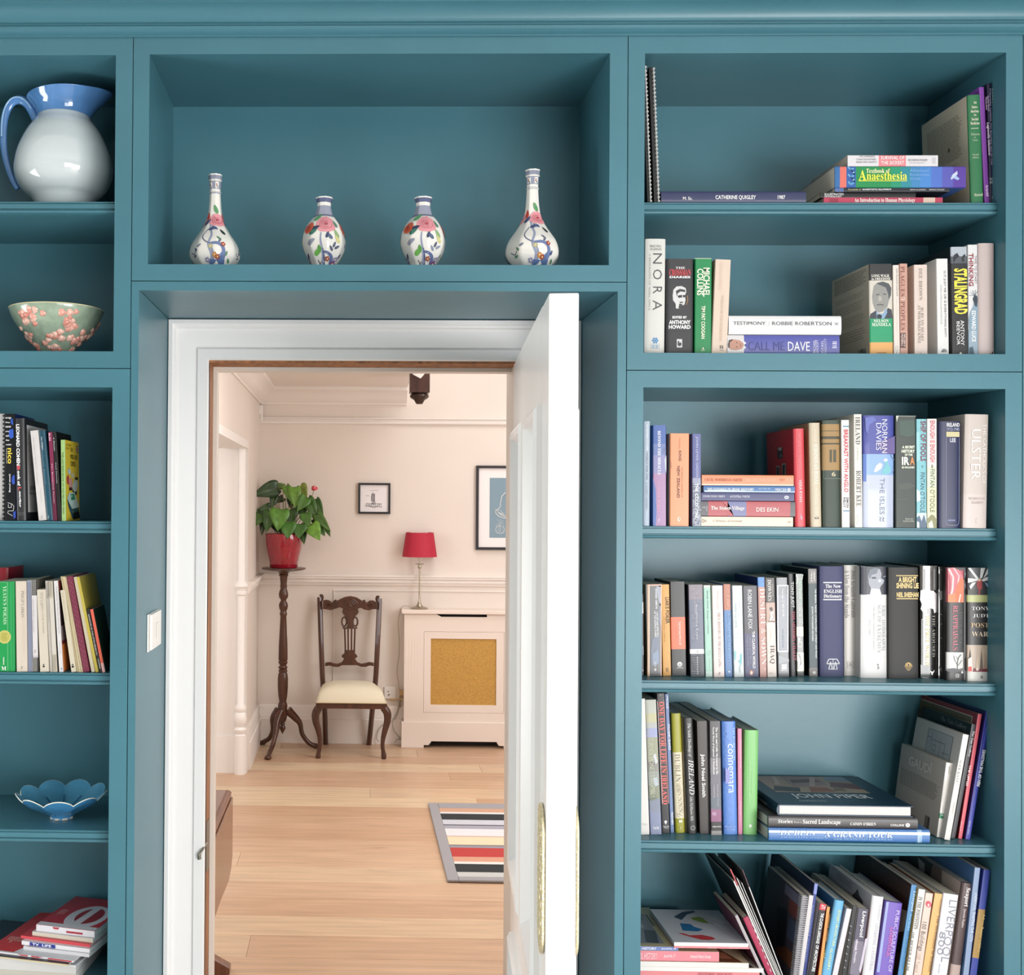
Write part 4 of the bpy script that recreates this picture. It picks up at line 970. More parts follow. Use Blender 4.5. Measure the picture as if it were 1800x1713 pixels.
book('cold war paperback, slate blue above and a grey crowd photograph below', 585, 663, 411, 1224, -1, z=zT, d=.13, spine='565f9c', Y=YB, bands=[(800, 860, '9aa0b8'), (860, 1000, '747d94'), (1000, 1100, '8a93a6'), (1100, 1224, '9aa2b4')],
     texts=[('JOHN LEWIS GADDIS', 610, 436, 636, 796, 'd', 'c4c8e6', 's'), ('THE COLD WAR', 607, 846, 636, 1160, 'd', 'eef0f4', 'b')], prints=[('disc', 590 + (i * 29) % 66, 850 + i * 9.2, 5, 6, ['4a5268', 'c8ccd6', '39405a'][i % 3]) for i in range(40)])
book('cream history of Ireland paperback at the bottom of the lying stack', 663, 1470, 1136, 1224, lying=True, z=zT, d=.13, spine='e9ddcb', Y=YB,
     texts=[('A History of Ireland', 760, 1165, 1020, 1190, 'd', 'b9ab9a', 'r'), ('O+', 668, 1160, 710, 1194, 'd', '9a8a78', 'b'), ('50', 1422, 1170, 1452, 1192, 'd', 'b9ab9a')])
z1 = STK[0]
book('red and grey stolen village paperback lying second in the stack', 652, 1490, 1000, 1134, lying=True, z=z1, d=.13, spine='525056', Y=YB, bands=[(725, 895, 'b8484f'), (895, 1060, '7478a8'), (1060, 1446, 'b8484f')],
     texts=[('The Stolen Village', 748, 1045, 1042, 1085, 'd', 'f4ece8', 'R'), ('DES EKIN', 1147, 1054, 1338, 1090, 'd', 'f4ece8', 's')], prints=[('poly', [(845, 1004), (895, 1004), (895, 1130), (950, 1130), (900, 1060)], 'b8484f'), ('line', [(668, 1062), (690, 1052), (700, 1066)], 'c8c8cc', 4), ('rect', 707, 1042, 716, 1092, '8a8a90')])
z1 = STK[0]
book('navy paperback with a white oval badge lying mid stack', 664, 1480, 924, 998, lying=True, z=z1, d=.13, spine='2f3570', Y=YB, texts=[('CONOR CRUISE O’BRIEN', 676, 950, 870, 968, 'd', 'd2d4e4', 'R'), ('ANCESTRAL VOICES', 912, 950, 1088, 969, 'd', 'd2d4e4', 'R')], prints=[('disc', 1413, 964, 20, 14, 'eceef4'), ('disc', 1413, 964, 13, 7, '8a90b4')])
z1 = STK[0]
book('mid-blue milestones paperback lying above the navy one', 684, 1486, 866, 922, lying=True, z=z1, d=.12, spine='2f6cab', Y=YB, texts=[('MILESTONES IN IRISH HISTORY', 716, 886, 1126, 908, 'd', 'e8eef4', 'R'), ('EDITED BY', 1168, 884, 1272, 896, 'd', 'b8d0e4'), ('MERCIER', 1312, 886, 1412, 909, 'd', 'e8eef4', 's')], prints=[('poly', [(690, 908), (830, 900), (1120, 912), (1486, 912), (1486, 921), (690, 921)], 'c9dcea'), ('disc', 1434, 897, 14, 13, 'f0f4f8'), ('disc', 1434, 897, 6, 5, '2f6cab')])
z1 = STK[0]
book('orange great hunger paperback on top of the lying stack', 668, 1476, 770, 866, lying=True, z=z1, d=.12, spine='f09366', Y=YB, texts=[('CECIL WOODHAM-SMITH', 695, 802, 1022, 828, 'd', 'a4522e', 'r'), ('THE GREAT HUNGER', 1044, 802, 1310, 828, 'd', 'f9c9ac', 'r'), ('PENGUIN', 1352, 803, 1396, 811, 'd', 'a4522e'), ('BOOKS', 1356, 815, 1386, 822, 'd', 'a4522e')], prints=[('disc', 1436, 812, 14, 13, 'f6d2b8'), ('disc', 1436, 812, 8, 11, 'c27248'), ('rect', 668, 853, 1476, 864, 'f2dfca')])
book('red hardback with a dark photo cover leaning beside the lying stack', 1492, 1586, 367, 1230, -17, hard=True, z=zT, d=.16, spine='de4a55', left='a81420', Y=YB,
     texts=[('MOVERS & SHAPERS', 1512, 410, 1535, 735, 'd', 'ee8088', 's'), ('VERA RYAN', 1520, 816, 1546, 1010, 'd', 'f8d4d4', 's')],
     prints=[('poly', [(1533, 1106), (1541, 1130), (1548, 1142), (1553, 1160), (1541, 1166), (1536, 1140)], 'b8b0c8')],
     lprints=[('rect', .42, .17, .62, .29, '2a1a1c'), ('poly', [(.44, .175), (.6, .17), (.57, .21), (.46, .2)], 'b8aca8'), ('disc', .55, .26, .03, .02, '8a7a78'), ('rect', .36, .36, .5, .47, '8a8280'), ('rect', .39, .38, .47, .47, '201a1c'), ('rect', .58, .34, .74, .47, '8a8280'), ('poly', [(.62, .36), (.70, .36), (.68, .47), (.61, .47)], '201a1c')])
book('fawn biography hardback with brown cover right of the red book', 1629, 1726, 316, 1231, -17, hard=True, z=zT, d=.17, spine='d6c8ae', left='b58a66', Y=YB,
     texts=[('Jeremiah', 1652, 372, 1672, 480, 'd', 'e9dfcb', 'i'), ('O’DONOVAN ROSSA', 1648, 505, 1688, 860, 'd', 'f3ecdc', 'R'), ('UNREPENTANT FENIAN', 1652, 880, 1690, 1130, 'd', 'e6dcc8', 's')],
     prints=[('poly', [(1658, 1160), (1664, 1140), (1674, 1150), (1679, 1132), (1685, 1150), (1694, 1140), (1698, 1160)], '5a5248'), ('disc', 1679, 1148, 5, 5, 'd6c8ae')])
crop(1440, 680, 5)
book('old dark green hardback with gold bands and a number six', 33, 190, 292, 1218, -6, hard=True, z=zT, d=.16, spine='3b4a40', left='5a4a30', Y=YB, rough=.55, bands=[(326, 726, 'ad8a55'), (383, 388, '3a3a2c'), (432, 456, '4a4632'), (490, 502, '3a3a2c')],
     texts=[('6', 108, 738, 143, 778, 'h', 'd8cba8', 'i')], prints=[('rect', 92, 548, 112, 656, '4d4a34'), ('rect', 124, 548, 148, 656, '4d4a34'), ('rect', 40, 796, 188, 799, '8a9484'), ('rect', 36, 300, 39, 797, '6a7464')])
book('white breakfast paperback with bold red title', 200, 271, 291, 1234, -7, z=zT, d=.13, spine='f2f1ef', left='d9cdbb', Y=YB, texts=[('BREAKFAST WITH ANGLO', 215, 375, 252, 926, 'd', 'cc3040', 'b'), ('SIMON', 238, 970, 258, 1062, 'd', '44444a', 'b'), ('KELLY', 212, 972, 232, 1060, 'd', '44444a', 'b')], prints=[('rect', 208, 342, 262, 352, '3a7a9c'), ('rect', 210, 1084, 264, 1094, '3a7a9c'), ('line', [(212, 1198), (268, 1200)], 'c4c2be', 3)])
book('ivory history of Ireland paperback with black serif title', 312, 383, 240, 1236, -9, z=zT, d=.17, spine='ebe7de', left='e0dacd', Y=YB, texts=[('IRELAND', 317, 264, 358, 506, 'd', '35353a', 'r'), ('A History', 328, 522, 342, 650, 'd', '8a857d', 'i'), ('ROBERT KEE', 323, 736, 366, 1050, 'd', '35353a', 'r')], prints=[('line', [(333 + 9 * math.cos(i * .524), 1168 + 42 * math.sin(i * .524)) for i in range(13)], '8a857d', 2)])
book('fat blue and silver isles hardback with a pale map band', 384, 662, 250, 1237, 0, hard=True, z=zT, d=.18, spine='3f47a4', left='2f5fae', Y=YB, coat=.2, bands=[(590, 774, '8fb5ea'), (774, 1237, 'c2cbe2')],
     texts=[('NORMAN', 548, 285, 594, 580, 'd', 'eef0f8', 't'), ('DAVIES', 496, 318, 542, 556, 'd', 'eef0f8', 't'), ('THE ISLES', 532, 800, 572, 1120, 'd', '77808f', 't')],
     prints=[('poly', [(384, 590), (412, 590), (412, 832), (384, 832)], '3a68c0'), ('poly', [(400, 270), (470, 260), (500, 290), (440, 330), (420, 420), (405, 380)], '5f6ec0'), ('poly', [(500, 500), (662, 430), (662, 585), (560, 588)], '553f90'),
             ('poly', [(478, 740), (500, 690), (530, 665), (552, 680), (548, 710), (520, 735), (490, 752)], 'e6e8e0'), ('poly', [(545, 768), (560, 720), (578, 690), (570, 650), (580, 630), (600, 650), (605, 680), (628, 710), (625, 748), (600, 765)], '6fc0cc'), ('poly', [(560, 640), (585, 625), (602, 645), (575, 660)], 'dfe6e2'), ('line', [(625, 592), (636, 620), (658, 640)], '3a4a70', 4), ('line', [(640, 760), (655, 725)], '4a5a80', 3),
             ('line', [(530, 1142), (543, 1156), (530, 1168), (543, 1182)], '66707f', 6), ('line', [(556, 1142), (569, 1156), (556, 1168), (569, 1182)], '66707f', 6)])
book('worn charcoal green paperback with block title and torn top', 672, 852, 252, 1238, -2, z=zT, d=.14, spine='3a4440', Y=YB, rough=.5,
     texts=[('A SECRET', 727, 517, 838, 541, 'h', 'e6ead8', 'B'), ('HISTORY', 722, 551, 838, 579, 'h', 'e6ead8', 'B'), ('OF THE', 750, 587, 818, 606, 'h', 'e6ead8', 'B'), ('IR', 725, 615, 790, 686, 'h', 'eef0e0', 'B'), ('A', 795, 615, 838, 686, 'h', 'c9803f', 'B'), ('ED MOLONEY', 725, 699, 838, 716, 'h', 'e6ead8', 'B'), ('PENGUIN', 755, 1154, 822, 1166, 'h', 'c4c8bc'), ('ALLEN LANE', 735, 1172, 830, 1186, 'h', 'c4c8bc')],
     prints=[('poly', [(674, 255), (700, 252), (690, 275), (682, 310)], 'd8dcd0'), ('line', [(700, 256), (850, 258)], 'b8bcb0', 4), ('poly', [(700, 300), (830, 290), (840, 420), (780, 440), (710, 420)], '3f5a50'), ('poly', [(690, 860), (800, 840), (845, 870), (780, 900), (700, 900)], '465049'), ('line', [(690, 990), (770, 985)], '5a645c', 3)])
book('pale turquoise ship paperback with maroon title', 856, 944, 282, 1240, -2, z=zT, d=.13, spine='7fc4cf', Y=YB, texts=[('SHIP OF FOOLS', 890, 300, 936, 652, 'd', '7c2840', 'b'), ('FINTAN O’TOOLE', 888, 752, 926, 1106, 'd', '2f5f74', 's')],
     prints=[('poly', [(854, 400), (880, 390), (884, 640), (856, 660)], '9fd6dc'), ('rect', 900, 688, 912, 712, '4a8a98'), ('poly', [(856, 900), (886, 920), (888, 1000), (857, 1010)], 'dfeef0'), ('rect', 857, 1108, 943, 1238, 'cfe0e6'), ('poly', [(857, 1150), (880, 1130), (900, 1180), (920, 1120), (943, 1200), (943, 1238), (857, 1238)], '3a5a78'), ('poly', [(858, 1180), (878, 1190), (880, 1238), (858, 1238)], 'e8eef0')])
book('pinkish white enough paperback shading to green, right of the turquoise one', 948, 1036, 280, 1240, -1, z=zT, d=.13, spine='f0e7e4', Y=YB, bands=[(700, 880, 'dfe3cf'), (880, 1240, 'e4e2c0')], texts=[('ENOUGH IS ENOUGH', 974, 296, 1016, 662, 'd', 'cc6a74', 'b'), ('FINTAN O’TOOLE', 974, 722, 1014, 1102, 'd', '6a7a4a', 's')], prints=[('rect', 984, 684, 1000, 712, '8a8a70'), ('poly', [(952, 1160), (985, 1120), (1010, 1130), (1034, 1170), (1030, 1238), (960, 1238)], '8a8a58'), ('poly', [(960, 1200), (990, 1170), (1005, 1238), (965, 1238)], 'e8e8d8')])
book('navy modern history hardback with a thin silver outline', 1052, 1246, 302, 1240, 0, hard=True, z=zT, d=.15, spine='1d2552', Y=YB,
     texts=[('IRELAND', 1116, 316, 1230, 349, 'h', 'e6e6ec', 'b'), ('1912-1985', 1118, 357, 1229, 386, 'h', '9aa0b8', 'b'), ('LEE', 1146, 450, 1196, 484, 'h', 'd8dae6', 'b')],
     prints=[('rect', 1115, 394, 1230, 438, 'd8cd9c'), ('line', [(1114, 445), (1114, 1180), (1122, 1206), (1140, 1214), (1204, 1214), (1220, 1206), (1228, 1180), (1228, 445)], '9aa2bc', 3), ('rect', 1128, 1163, 1196, 1178, '6a74a0')])
MB()
book('pale stone Ulster hardback at the right end of the Irish history shelf', 1264, 1478, 242, 1240, 19, hard=True, z=zT, d=.16, spine='d4c8c0', Y=YB, bands=[(942, 1240, 'dccfca')],
     texts=[('THE CATHOLICS OF', 1440, 325, 1468, 850, 'd', 'f2ece8', 't'), ('ULSTER', 1338, 375, 1420, 810, 'd', 'f6f2ee', 't'), ('MARIANNE', 1312, 970, 1462, 990, 'h', 'b9aaa4', 'r'), ('ELLIOTT', 1338, 1004, 1444, 1026, 'h', 'b9aaa4', 'r')], prints=[('line', [(1376, 1195), (1376, 1160), (1390, 1148)], 'a89a94', 3), ('line', [(1370, 1195), (1392, 1195)], 'a89a94', 3)])
# ---- lower right unit, second shelf (history and politics)
zT = shR4; A_ = 'auto'
crop(1100, 950, 5)
book('sliver of a black and white paperback tucked behind the left upright', 134, 158, 470, 1186, -2, z=zT, d=.13, spine='2a2d36', Y=A_, bands=[(540, 640, 'e6e4de')], prints=[('poly', [(146, 1130), (157, 1138), (147, 1152), (150, 1140)], 'f0f0f0'), ('poly', [(146, 920), (156, 930), (157, 1000), (148, 1010)], '8a93a8')])
book('black Roman empire paperback edged in tan and pink', 190, 318, 386, 1192, -20, z=zT, d=.13, spine='262a2c', left='b08a5c', Y=A_, rough=.3,
     prints=[('rect', 190, 386, 204, 1192, 'c4925c'), ('line', [(206, 388), (206, 1190)], 'f2d8c4', 6), ('line', [(311, 388), (311, 1190)], 'f4c4b4', 8), ('line', [(200, 392), (314, 392)], 'f0a488', 12), ('poly', [(268, 405), (305, 410), (307, 560), (290, 540), (275, 470)], '8f94a6'), ('poly', [(290, 570), (306, 580), (306, 760), (284, 700)], '5a6478'), ('poly', [(235, 860), (290, 840), (298, 1090), (225, 1100), (222, 960)], '4a5c78'), ('poly', [(240, 1000), (285, 960), (290, 1080), (240, 1095)], '6f86a4')],
     texts=[('EDWARD GIBBON', 256, 425, 272, 600, 'd', 'eceef2', 'b'), ('THE DECLINE AND FALL', 266, 625, 282, 850, 'd', 'eceef2', 'b'), ('OF THE ROMAN EMPIRE', 246, 620, 262, 852, 'd', 'eceef2', 'b'), ('VINTAGE', 248, 1065, 266, 1108, 'd', 'd8dade', 'b'), ('+', 248, 1118, 268, 1150, 'h', 'e8eaee', 'b')])
book('amber yellow poker paperback with dark title', 326, 400, 386, 1188, -18, z=zT, d=.13, spine='e3a444', Y=A_, texts=[('LIAR’S POKER', 347, 500, 380, 730, 'd', '5a4220', 'b'), ('MICHAEL LEWIS', 333, 672, 343, 890, 'd', 'b07c34', 's'), ('H', 352, 1118, 376, 1152, 'h', '6a4e24', 'r')])
book('black paperback with a broad orange band and a white globe', 404, 536, 362, 1187, -16, z=zT, d=.13, spine='2b2b2d', Y=A_, bands=[(673, 955, 'f3764f')], texts=[('THE ECONOMICS OF', 462, 712, 480, 918, 'd', 'fbe6da', 'b'), ('INNOCENCE', 440, 712, 456, 862, 'd', 'f8a284', 's'), ('VINTAGE', 446, 1114, 502, 1124, 'h', 'e2e2e2', 'b')], prints=[('disc', 474, 1088, 22, 22, 'e6e6e4'), ('disc', 474, 1092, 14, 10, 'b4b4b2')])
book('grey blue engraved classic paperback with a white band', 568, 696, 388, 1196, -18, z=zT, d=.13, spine='6c7288', left='262a30', Y=A_, bands=[(388, 520, '8a7f8a'), (955, 996, 'efefef'), (996, 1196, '343c48')],
     texts=[('Frank & Emmett', 598, 500, 612, 640, 'd', 'b8b4c0', 'r'), ('Southern Lore', 612, 560, 630, 870, 'd', 'd2d2da', 'r'), ('PENGUIN CLASSICS', 622, 1020, 634, 1180, 'd', 'd8dce2', 'b')],
     prints=[('line', [(566 + (i * 37) % 70, 400 + i * 12), (592 + (i * 37) % 70, 404 + i * 12)], ['8f93a4', '4f5568', 'a8a4b0'][i % 3], 3) for i in range(42)] + [('line', [(572 + (i * 23) % 40, 1006 + i * 10), (620 + (i * 31) % 60, 1010 + i * 10)], ['7f8896', '151a22'][i % 2], 4) for i in range(18)] + [('line', [(628, 966), (636, 976), (628, 988), (620, 976), (628, 966)], '55585e', 2)])
book('pale mint green paperback with thin black lettering', 702, 764, 393, 1197, -20, z=zT, d=.13, spine='a9d6c5', Y=A_, bands=[(393, 412, 'ebe6dd'), (1150, 1197, 'c9e2da')], texts=[('George Orwell', 708, 440, 724, 596, 'd', '3f5a55', 's'), ('Homage to Catalonia', 712, 612, 726, 822, 'd', '3f5a55', 'r')], prints=[('line', [(722, 985), (740, 965), (742, 1000), (724, 1010), (722, 985)], '5a726c', 2), ('line', [(737, 1030), (740, 1160)], '7fa89c', 2)])
book('pale pink gang history paperback beside the mint green one', 774, 870, 395, 1199, -18, z=zT, d=.13, spine='f2e1dc', Y=A_, texts=[('TRUE HISTORY OF THE KELLY GANG', 806, 632, 830, 1110, 'd', '9c8680', 'r'), ('PETER CAREY', 800, 440, 816, 610, 'd', 'ecd0c8', 's'), ('ff', 814, 1156, 832, 1184, 'h', '4a4442', 'i')])
book('paperback with a terracotta top and a sky blue lower spine', 874, 938, 383, 1197, -18, z=zT, d=.13, spine='5585bd', Y=A_, bands=[(383, 612, 'c0795e')], texts=[('Ennis', 884, 480, 914, 600, 'd', 'e0a890', 'r'), ('Conversations', 892, 640, 916, 1060, 'd', '90b4dc', 's')], prints=[('poly', [(902, 1140), (902, 1158), (918, 1158), (918, 1146), (910, 1150)], 'e8eef4')])
book('off-white paperback with small turquoise bird shapes near the foot', 952, 1042, 396, 1199, -18, z=zT, d=.13, spine='dfe8ea', Y=A_, texts=[('The Terrors of Grandeur', 984, 450, 1004, 730, 'd', 'c2ccd0', 'i'), ('JAMES NAUGHTIE', 952, 545, 974, 770, 'd', '9aa8ae', 'r'), ('London', 994, 1100, 1014, 1160, 'd', '7a8a90', 'i')],
     prints=[('poly', [(960, 960), (972, 985), (968, 1050), (958, 1050), (950, 990)], '8fd0d4'), ('poly', [(1006, 992), (1022, 1000), (1020, 1080), (1004, 1108), (1002, 1080), (985, 1060), (1000, 1050)], '7cc2ca'), ('line', [(954, 818), (1010, 820)], 'aab4b8', 3), ('line', [(954, 836), (1010, 838)], 'aab4b8', 3), ('line', [(954, 853), (1010, 855)], 'aab4b8', 3)])
book('dark slate classical world paperback with white capitals', 1046, 1173, 398, 1200, -18, z=zT, d=.14, spine='45444f', left='d9d4cc', Y=A_, bands=[(820, 1200, '44466c')], texts=[('ROBIN LANE FOX', 1068, 434, 1104, 776, 'd', 'eeeef2', 's'), ('THE CLASSICAL WORLD', 1108, 798, 1132, 1124, 'd', 'eeeef2', 'b'), ('AN EPIC HISTORY OF', 1082, 850, 1098, 1084, 'd', '9a9cb4', 's'), ('GREECE AND ROME', 1058, 832, 1074, 1100, 'd', '9a9cb4', 's')], prints=[('disc', 1104, 1162, 15, 20, 'e99a70'), ('disc', 1104, 1164, 8, 13, 'f6ece4')])
book('dusty pink desert paperback with a bright blue head band', 1178, 1240, 322, 1199, -20, z=zT, d=.15, spine='c8958a', left='1d2a70', Y=A_, bands=[(322, 408, '4f8fd6')], texts=[('DESERT & SOWN', 1175, 420, 1222, 1090, 'd', 'f3dcd4', 'r'), ('ff', 1206, 1120, 1230, 1150, 'h', 'f3dcd4', 'i'), ('THE', 1178, 366, 1206, 382, 'h', 'a8d0f0', 'r')])
book('pale Iraq paperback with a dark top and sepia figure', 1245, 1329, 329, 1199, -20, z=zT, d=.14, spine='e8dad2', Y=A_, bands=[(329, 546, '45403d'), (546, 722, 'c9ab9c')], texts=[('BRIAN', 1284, 382, 1294, 488, 'd', 'c8bfb8', 's'), ('DOWNES', 1244, 346, 1276, 530, 'd', 'f0ebe6', 'r'), ('IRAQ', 1262, 920, 1306, 1082, 'd', '5a504c', 'r'), ('The Wandering', 1268, 760, 1280, 880, 'd', 'd6c6bc', 'r'), ('VIKING', 1264, 1160, 1290, 1170, 'h', 'a8988e', 's')],
     prints=[('poly', [(1262, 590), (1285, 585), (1292, 605), (1285, 625), (1265, 612)], '3a2c2a'), ('poly', [(1270, 630), (1300, 620), (1306, 700), (1262, 712), (1272, 670)], 'efe0d8'), ('line', [(1290, 640), (1300, 680), (1275, 712)], '4a3a36', 4), ('line', [(1248, 708), (1324, 714)], '2a2220', 6), ('line', [(1270, 655), (1262, 690)], '6a5048', 3)])
book('charcoal Europe paperback with a thick white outline on its spine', 1340, 1440, 326, 1200, -20, z=zT, d=.15, spine='38424c', Y=A_, rough=.25, bands=[(480, 970, '4a5668')], prints=[('line', [(1334, 396), (1425, 396), (1425, 975), (1338, 975), (1334, 396)], 'f0f0f4', 9), ('poly', [(1344, 1010), (1430, 1040), (1438, 1060), (1344, 1080)], '59666f'), ('rect', 1370, 1088, 1412, 1132, 'e6eaec'), ('line', [(1370, 1100), (1412, 1100)], '38424c', 3), ('line', [(1370, 1116), (1412, 1116)], '38424c', 3), ('line', [(1391, 1086), (1391, 1134)], '38424c', 3), ('line', [(1362, 1142), (1420, 1142)], 'c8d0d2', 4)],
     texts=[('Europe 1780-1830', 1362, 424, 1386, 665, 'd', 'f0f0f4', 'r'), ('Franklin Ford', 1374, 780, 1390, 940, 'd', '94a0b0', 'r')])
book('black memoir hardback with white and wine red lettering', 1446, 1502, 292, 1196, -24, hard=True, z=zT, d=.13, spine='2e2e33', Y=A_, texts=[('TONY JUDT', 1442, 362, 1474, 590, 'd', 'f0f0f0', 's'), ('THE MEMORY CHALET', 1454, 622, 1484, 1052, 'd', 'b04a5c', 'r'), ('X', 1466, 1130, 1486, 1150, 'h', '8a8a8e', 'i')])
book('crinkled dark green paperback with cream and white blocks', 1506, 1570, 293, 1192, -14, z=zT, d=.13, spine='2e3a36', left='101414', Y=A_, rough=.2, bands=[(758, 842, 'd2c9a8'), (842, 985, '2a322c'), (985, 1148, 'd6d6c0')],
     texts=[('PRIMO LEVI', 1514, 335, 1546, 560, 'd', 'b4d0bc', 'r'), ('THE DROWNED', 1540, 590, 1553, 740, 'd', 'e6ece6', 'b'), ('AND THE SAVED', 1520, 582, 1534, 740, 'd', 'e6ece6', 'b')], prints=[('line', [(1497, 300), (1512, 340), (1500, 380)], 'c4d4c8', 6), ('line', [(1556, 296), (1550, 340)], 'c4d4c8', 5), ('poly', [(1512, 850), (1535, 860), (1520, 900)], 'dcdcc8'), ('line', [(1515, 890), (1545, 890), (1545, 935), (1518, 935), (1515, 890)], 'd6d6c0', 5), ('poly', [(1508, 990), (1535, 1000), (1550, 1080), (1525, 1110), (1535, 1050)], '3a4238'), ('line', [(1510, 1060), (1515, 1130)], '3a4238', 7)])
book('deep teal economics paperback with grey ends and a star', 1612, 1690, 248, 1193, -10, z=zT, d=.16, spine='14363c', left='0c0e10', Y=A_, bands=[(248, 376, '7a7472'), (1118, 1193, '78726e')], texts=[('THE GENERAL THEORY OF EMPLOYMENT, INTEREST AND MONEY', 1656, 424, 1673, 1036, 'd', 'dfe6e6', 'b'), ('JOHN MAYNARD KEYNES', 1627, 578, 1646, 882, 'd', 'dfe6e6', 'b'), ('GREAT', 1646, 270, 1662, 360, 'd', 'e8e4e2', 'b'), ('MINDS', 1624, 275, 1638, 362, 'd', 'e8e4e2', 'b')],
     prints=[('line', [(1656 - 18 * math.cos(a), 1160 - 18 * math.sin(a)), (1656 + 18 * math.cos(a), 1160 + 18 * math.sin(a))], 'f0efec', 4) for a in (0, .785, 1.571, 2.356)])
crop(1440, 950, 5)
book('blue-violet cloth dictionary with white rules and title', 8, 222, 226, 1197, -4, hard=True, z=zT, d=.16, spine='444871', Y=A_, rough=.6,
     texts=[('The New', 54, 385, 187, 416, 'h', 'f2f2f4', 'R'), ('ENGLISH', 38, 430, 198, 461, 'h', 'f2f2f4', 'R'), ('Dictionary', 38, 472, 198, 511, 'h', 'f2f2f4', 'R')],
     prints=[('rect', 36, 364, 198, 374, 'f2f2f4'), ('rect', 35, 514, 198, 524, 'f2f2f4'), ('line', [(66, 1082), (84, 1042), (156, 1042), (178, 1082), (66, 1082)], 'eceef2', 8), ('line', [(84, 1130), (100, 1060), (112, 1130)], 'eceef2', 7), ('line', [(128, 1130), (142, 1060), (158, 1130)], 'eceef2', 7), ('line', [(84, 1130), (158, 1130)], 'eceef2', 5), ('line', [(121, 1046), (121, 1128)], 'eceef2', 5)])
book('cream narrow hardback with two lines of serif lettering', 222, 352, 216, 1188, -2, hard=True, z=zT, d=.15, spine='dedad4', Y=A_, texts=[('John Kenneth Galbraith', 276, 260, 318, 675, 'd', '6f6a68', 'r'), ('A View from the Stands', 226, 260, 264, 680, 'd', '7d7876', 'r')], prints=[('line', [(248, 1066), (300, 1066), (300, 1120), (248, 1120), (248, 1066)], '8a8684', 3), ('disc', 274, 1090, 16, 18, 'b4b0ac'), ('line', [(258, 1110), (274, 1078), (290, 1110)], '7a7674', 3)])
book('white hardback with a dark portrait panel at its head', 362, 606, 229, 1207, 0, hard=True, z=zT, d=.16, spine='e7e7e6', left='d8d6d2', Y=A_, bands=[(229, 474, '1e2638')],
     texts=[('ERIC HOBSBAWM', 552, 568, 582, 966, 'd', 'a4a6aa', 'r'), ('AGE OF EXTREMES', 512, 556, 542, 982, 'd', 'a4a6aa', 'r'), ('The Short Twentieth Century', 470, 575, 488, 960, 'd', 'acaeb2', 'r'), ('1914–1991', 436, 690, 450, 836, 'd', 'b4b6ba', 'r')],
     prints=[('poly', [(440, 474), (452, 420), (432, 380), (425, 300), (445, 255), (490, 240), (530, 250), (545, 290), (540, 330), (568, 345), (560, 375), (540, 395), (530, 420), (540, 474)], 'a4a8b4'), ('poly', [(425, 300), (440, 255), (480, 240), (520, 244), (500, 290), (460, 300), (440, 340)], '66707f'), ('poly', [(455, 320), (495, 318), (500, 334), (460, 336)], '2a3040'), ('disc', 528, 352, 14, 14, 'd6d8e0'), ('poly', [(455, 420), (530, 425), (545, 474), (445, 474)], 'e2e2e8'), ('line', [(560, 320), (580, 310)], 'd8dae2', 4), ('line', [(362, 229), (412, 229), (412, 474), (362, 474)], '454c5c', 6),
             ('line', [(508, 1084), (522, 1090), (510, 1098)], '5a5a5e', 6), ('line', [(508, 1130), (525, 1120), (520, 1105), (510, 1115)], '5a5a5e', 5)])
book('thick black hardback with gold rules and a gold rising sun', 612, 882, 237, 1214, -4, hard=True, z=zT, d=.17, spine='2c2b2b', Y=A_, rough=.6,
     texts=[('A BRIGHT', 696, 319, 854, 369, 'h', 'e3c888', 'B'), ('SHINING LIE', 676, 372, 872, 420, 'h', 'e3c888', 'B'), ('NEIL SHEEHAN', 679, 454, 870, 498, 'h', 'e3c888', 'B')],
     prints=[('rect', 676, 304, 868, 313, 'e3c888'), ('rect', 679, 506, 868, 516, 'e3c888'), ('poly', [(752, 1100), (762, 1078), (784, 1068), (806, 1078), (818, 1100)], 'd0b070'), ('line', [(750, 1106), (820, 1106)], 'd0b070', 6), ('line', [(756, 1118), (812, 1118)], 'd0b070', 5), ('line', [(764, 1130), (804, 1130)], 'd0b070', 5), ('line', [(774, 1140), (796, 1140)], 'd0b070', 4), ('disc', 784, 1092, 7, 7, '2c2b2b')])
book('glossy black hardback in a torn silvery wrapper', 888, 1035, 222, 1210, 0, hard=True, z=zT, d=.17, spine='242322', Y=A_, rough=.15, coat=.6, bands=[(222, 440, '6a6560')],
     texts=[('LIBERATION', 975, 245, 1000, 440, 'd', '2a2622', 'b'), ('THE FREE WORLD', 935, 655, 968, 1100, 'd', 'd8c888', 'r'), ('THE AROUSED', 990, 650, 1016, 1020, 'd', '8a8680', 'r')],
     prints=[('poly', [(888, 440), (920, 425), (1000, 440), (1034, 470), (1034, 620), (1010, 640), (1000, 600), (960, 590), (950, 640), (920, 645), (890, 600), (900, 560), (884, 520)], 'cfc9ca'), ('poly', [(945, 600), (975, 596), (975, 640), (948, 640)], '7a7674'), ('rect', 905, 250, 930, 430, '3a3632'), ('line', [(900, 690), (900, 1180)], '9a9894', 5), ('line', [(905, 690), (920, 700)], 'e0dedc', 5), ('rect', 1004, 222, 1035, 430, '1e1d1c'), ('poly', [(975, 1138), (984, 1150), (1002, 1150), (1010, 1136), (1010, 1152), (998, 1164), (996, 1180), (988, 1180), (984, 1162), (974, 1152)], 'ecebe6'), ('line', [(894, 1200), (960, 1206)], 'd8d8d4', 4), ('poly', [(890, 1090), (965, 1100), (965, 1200), (892, 1200)], '3a4644')])
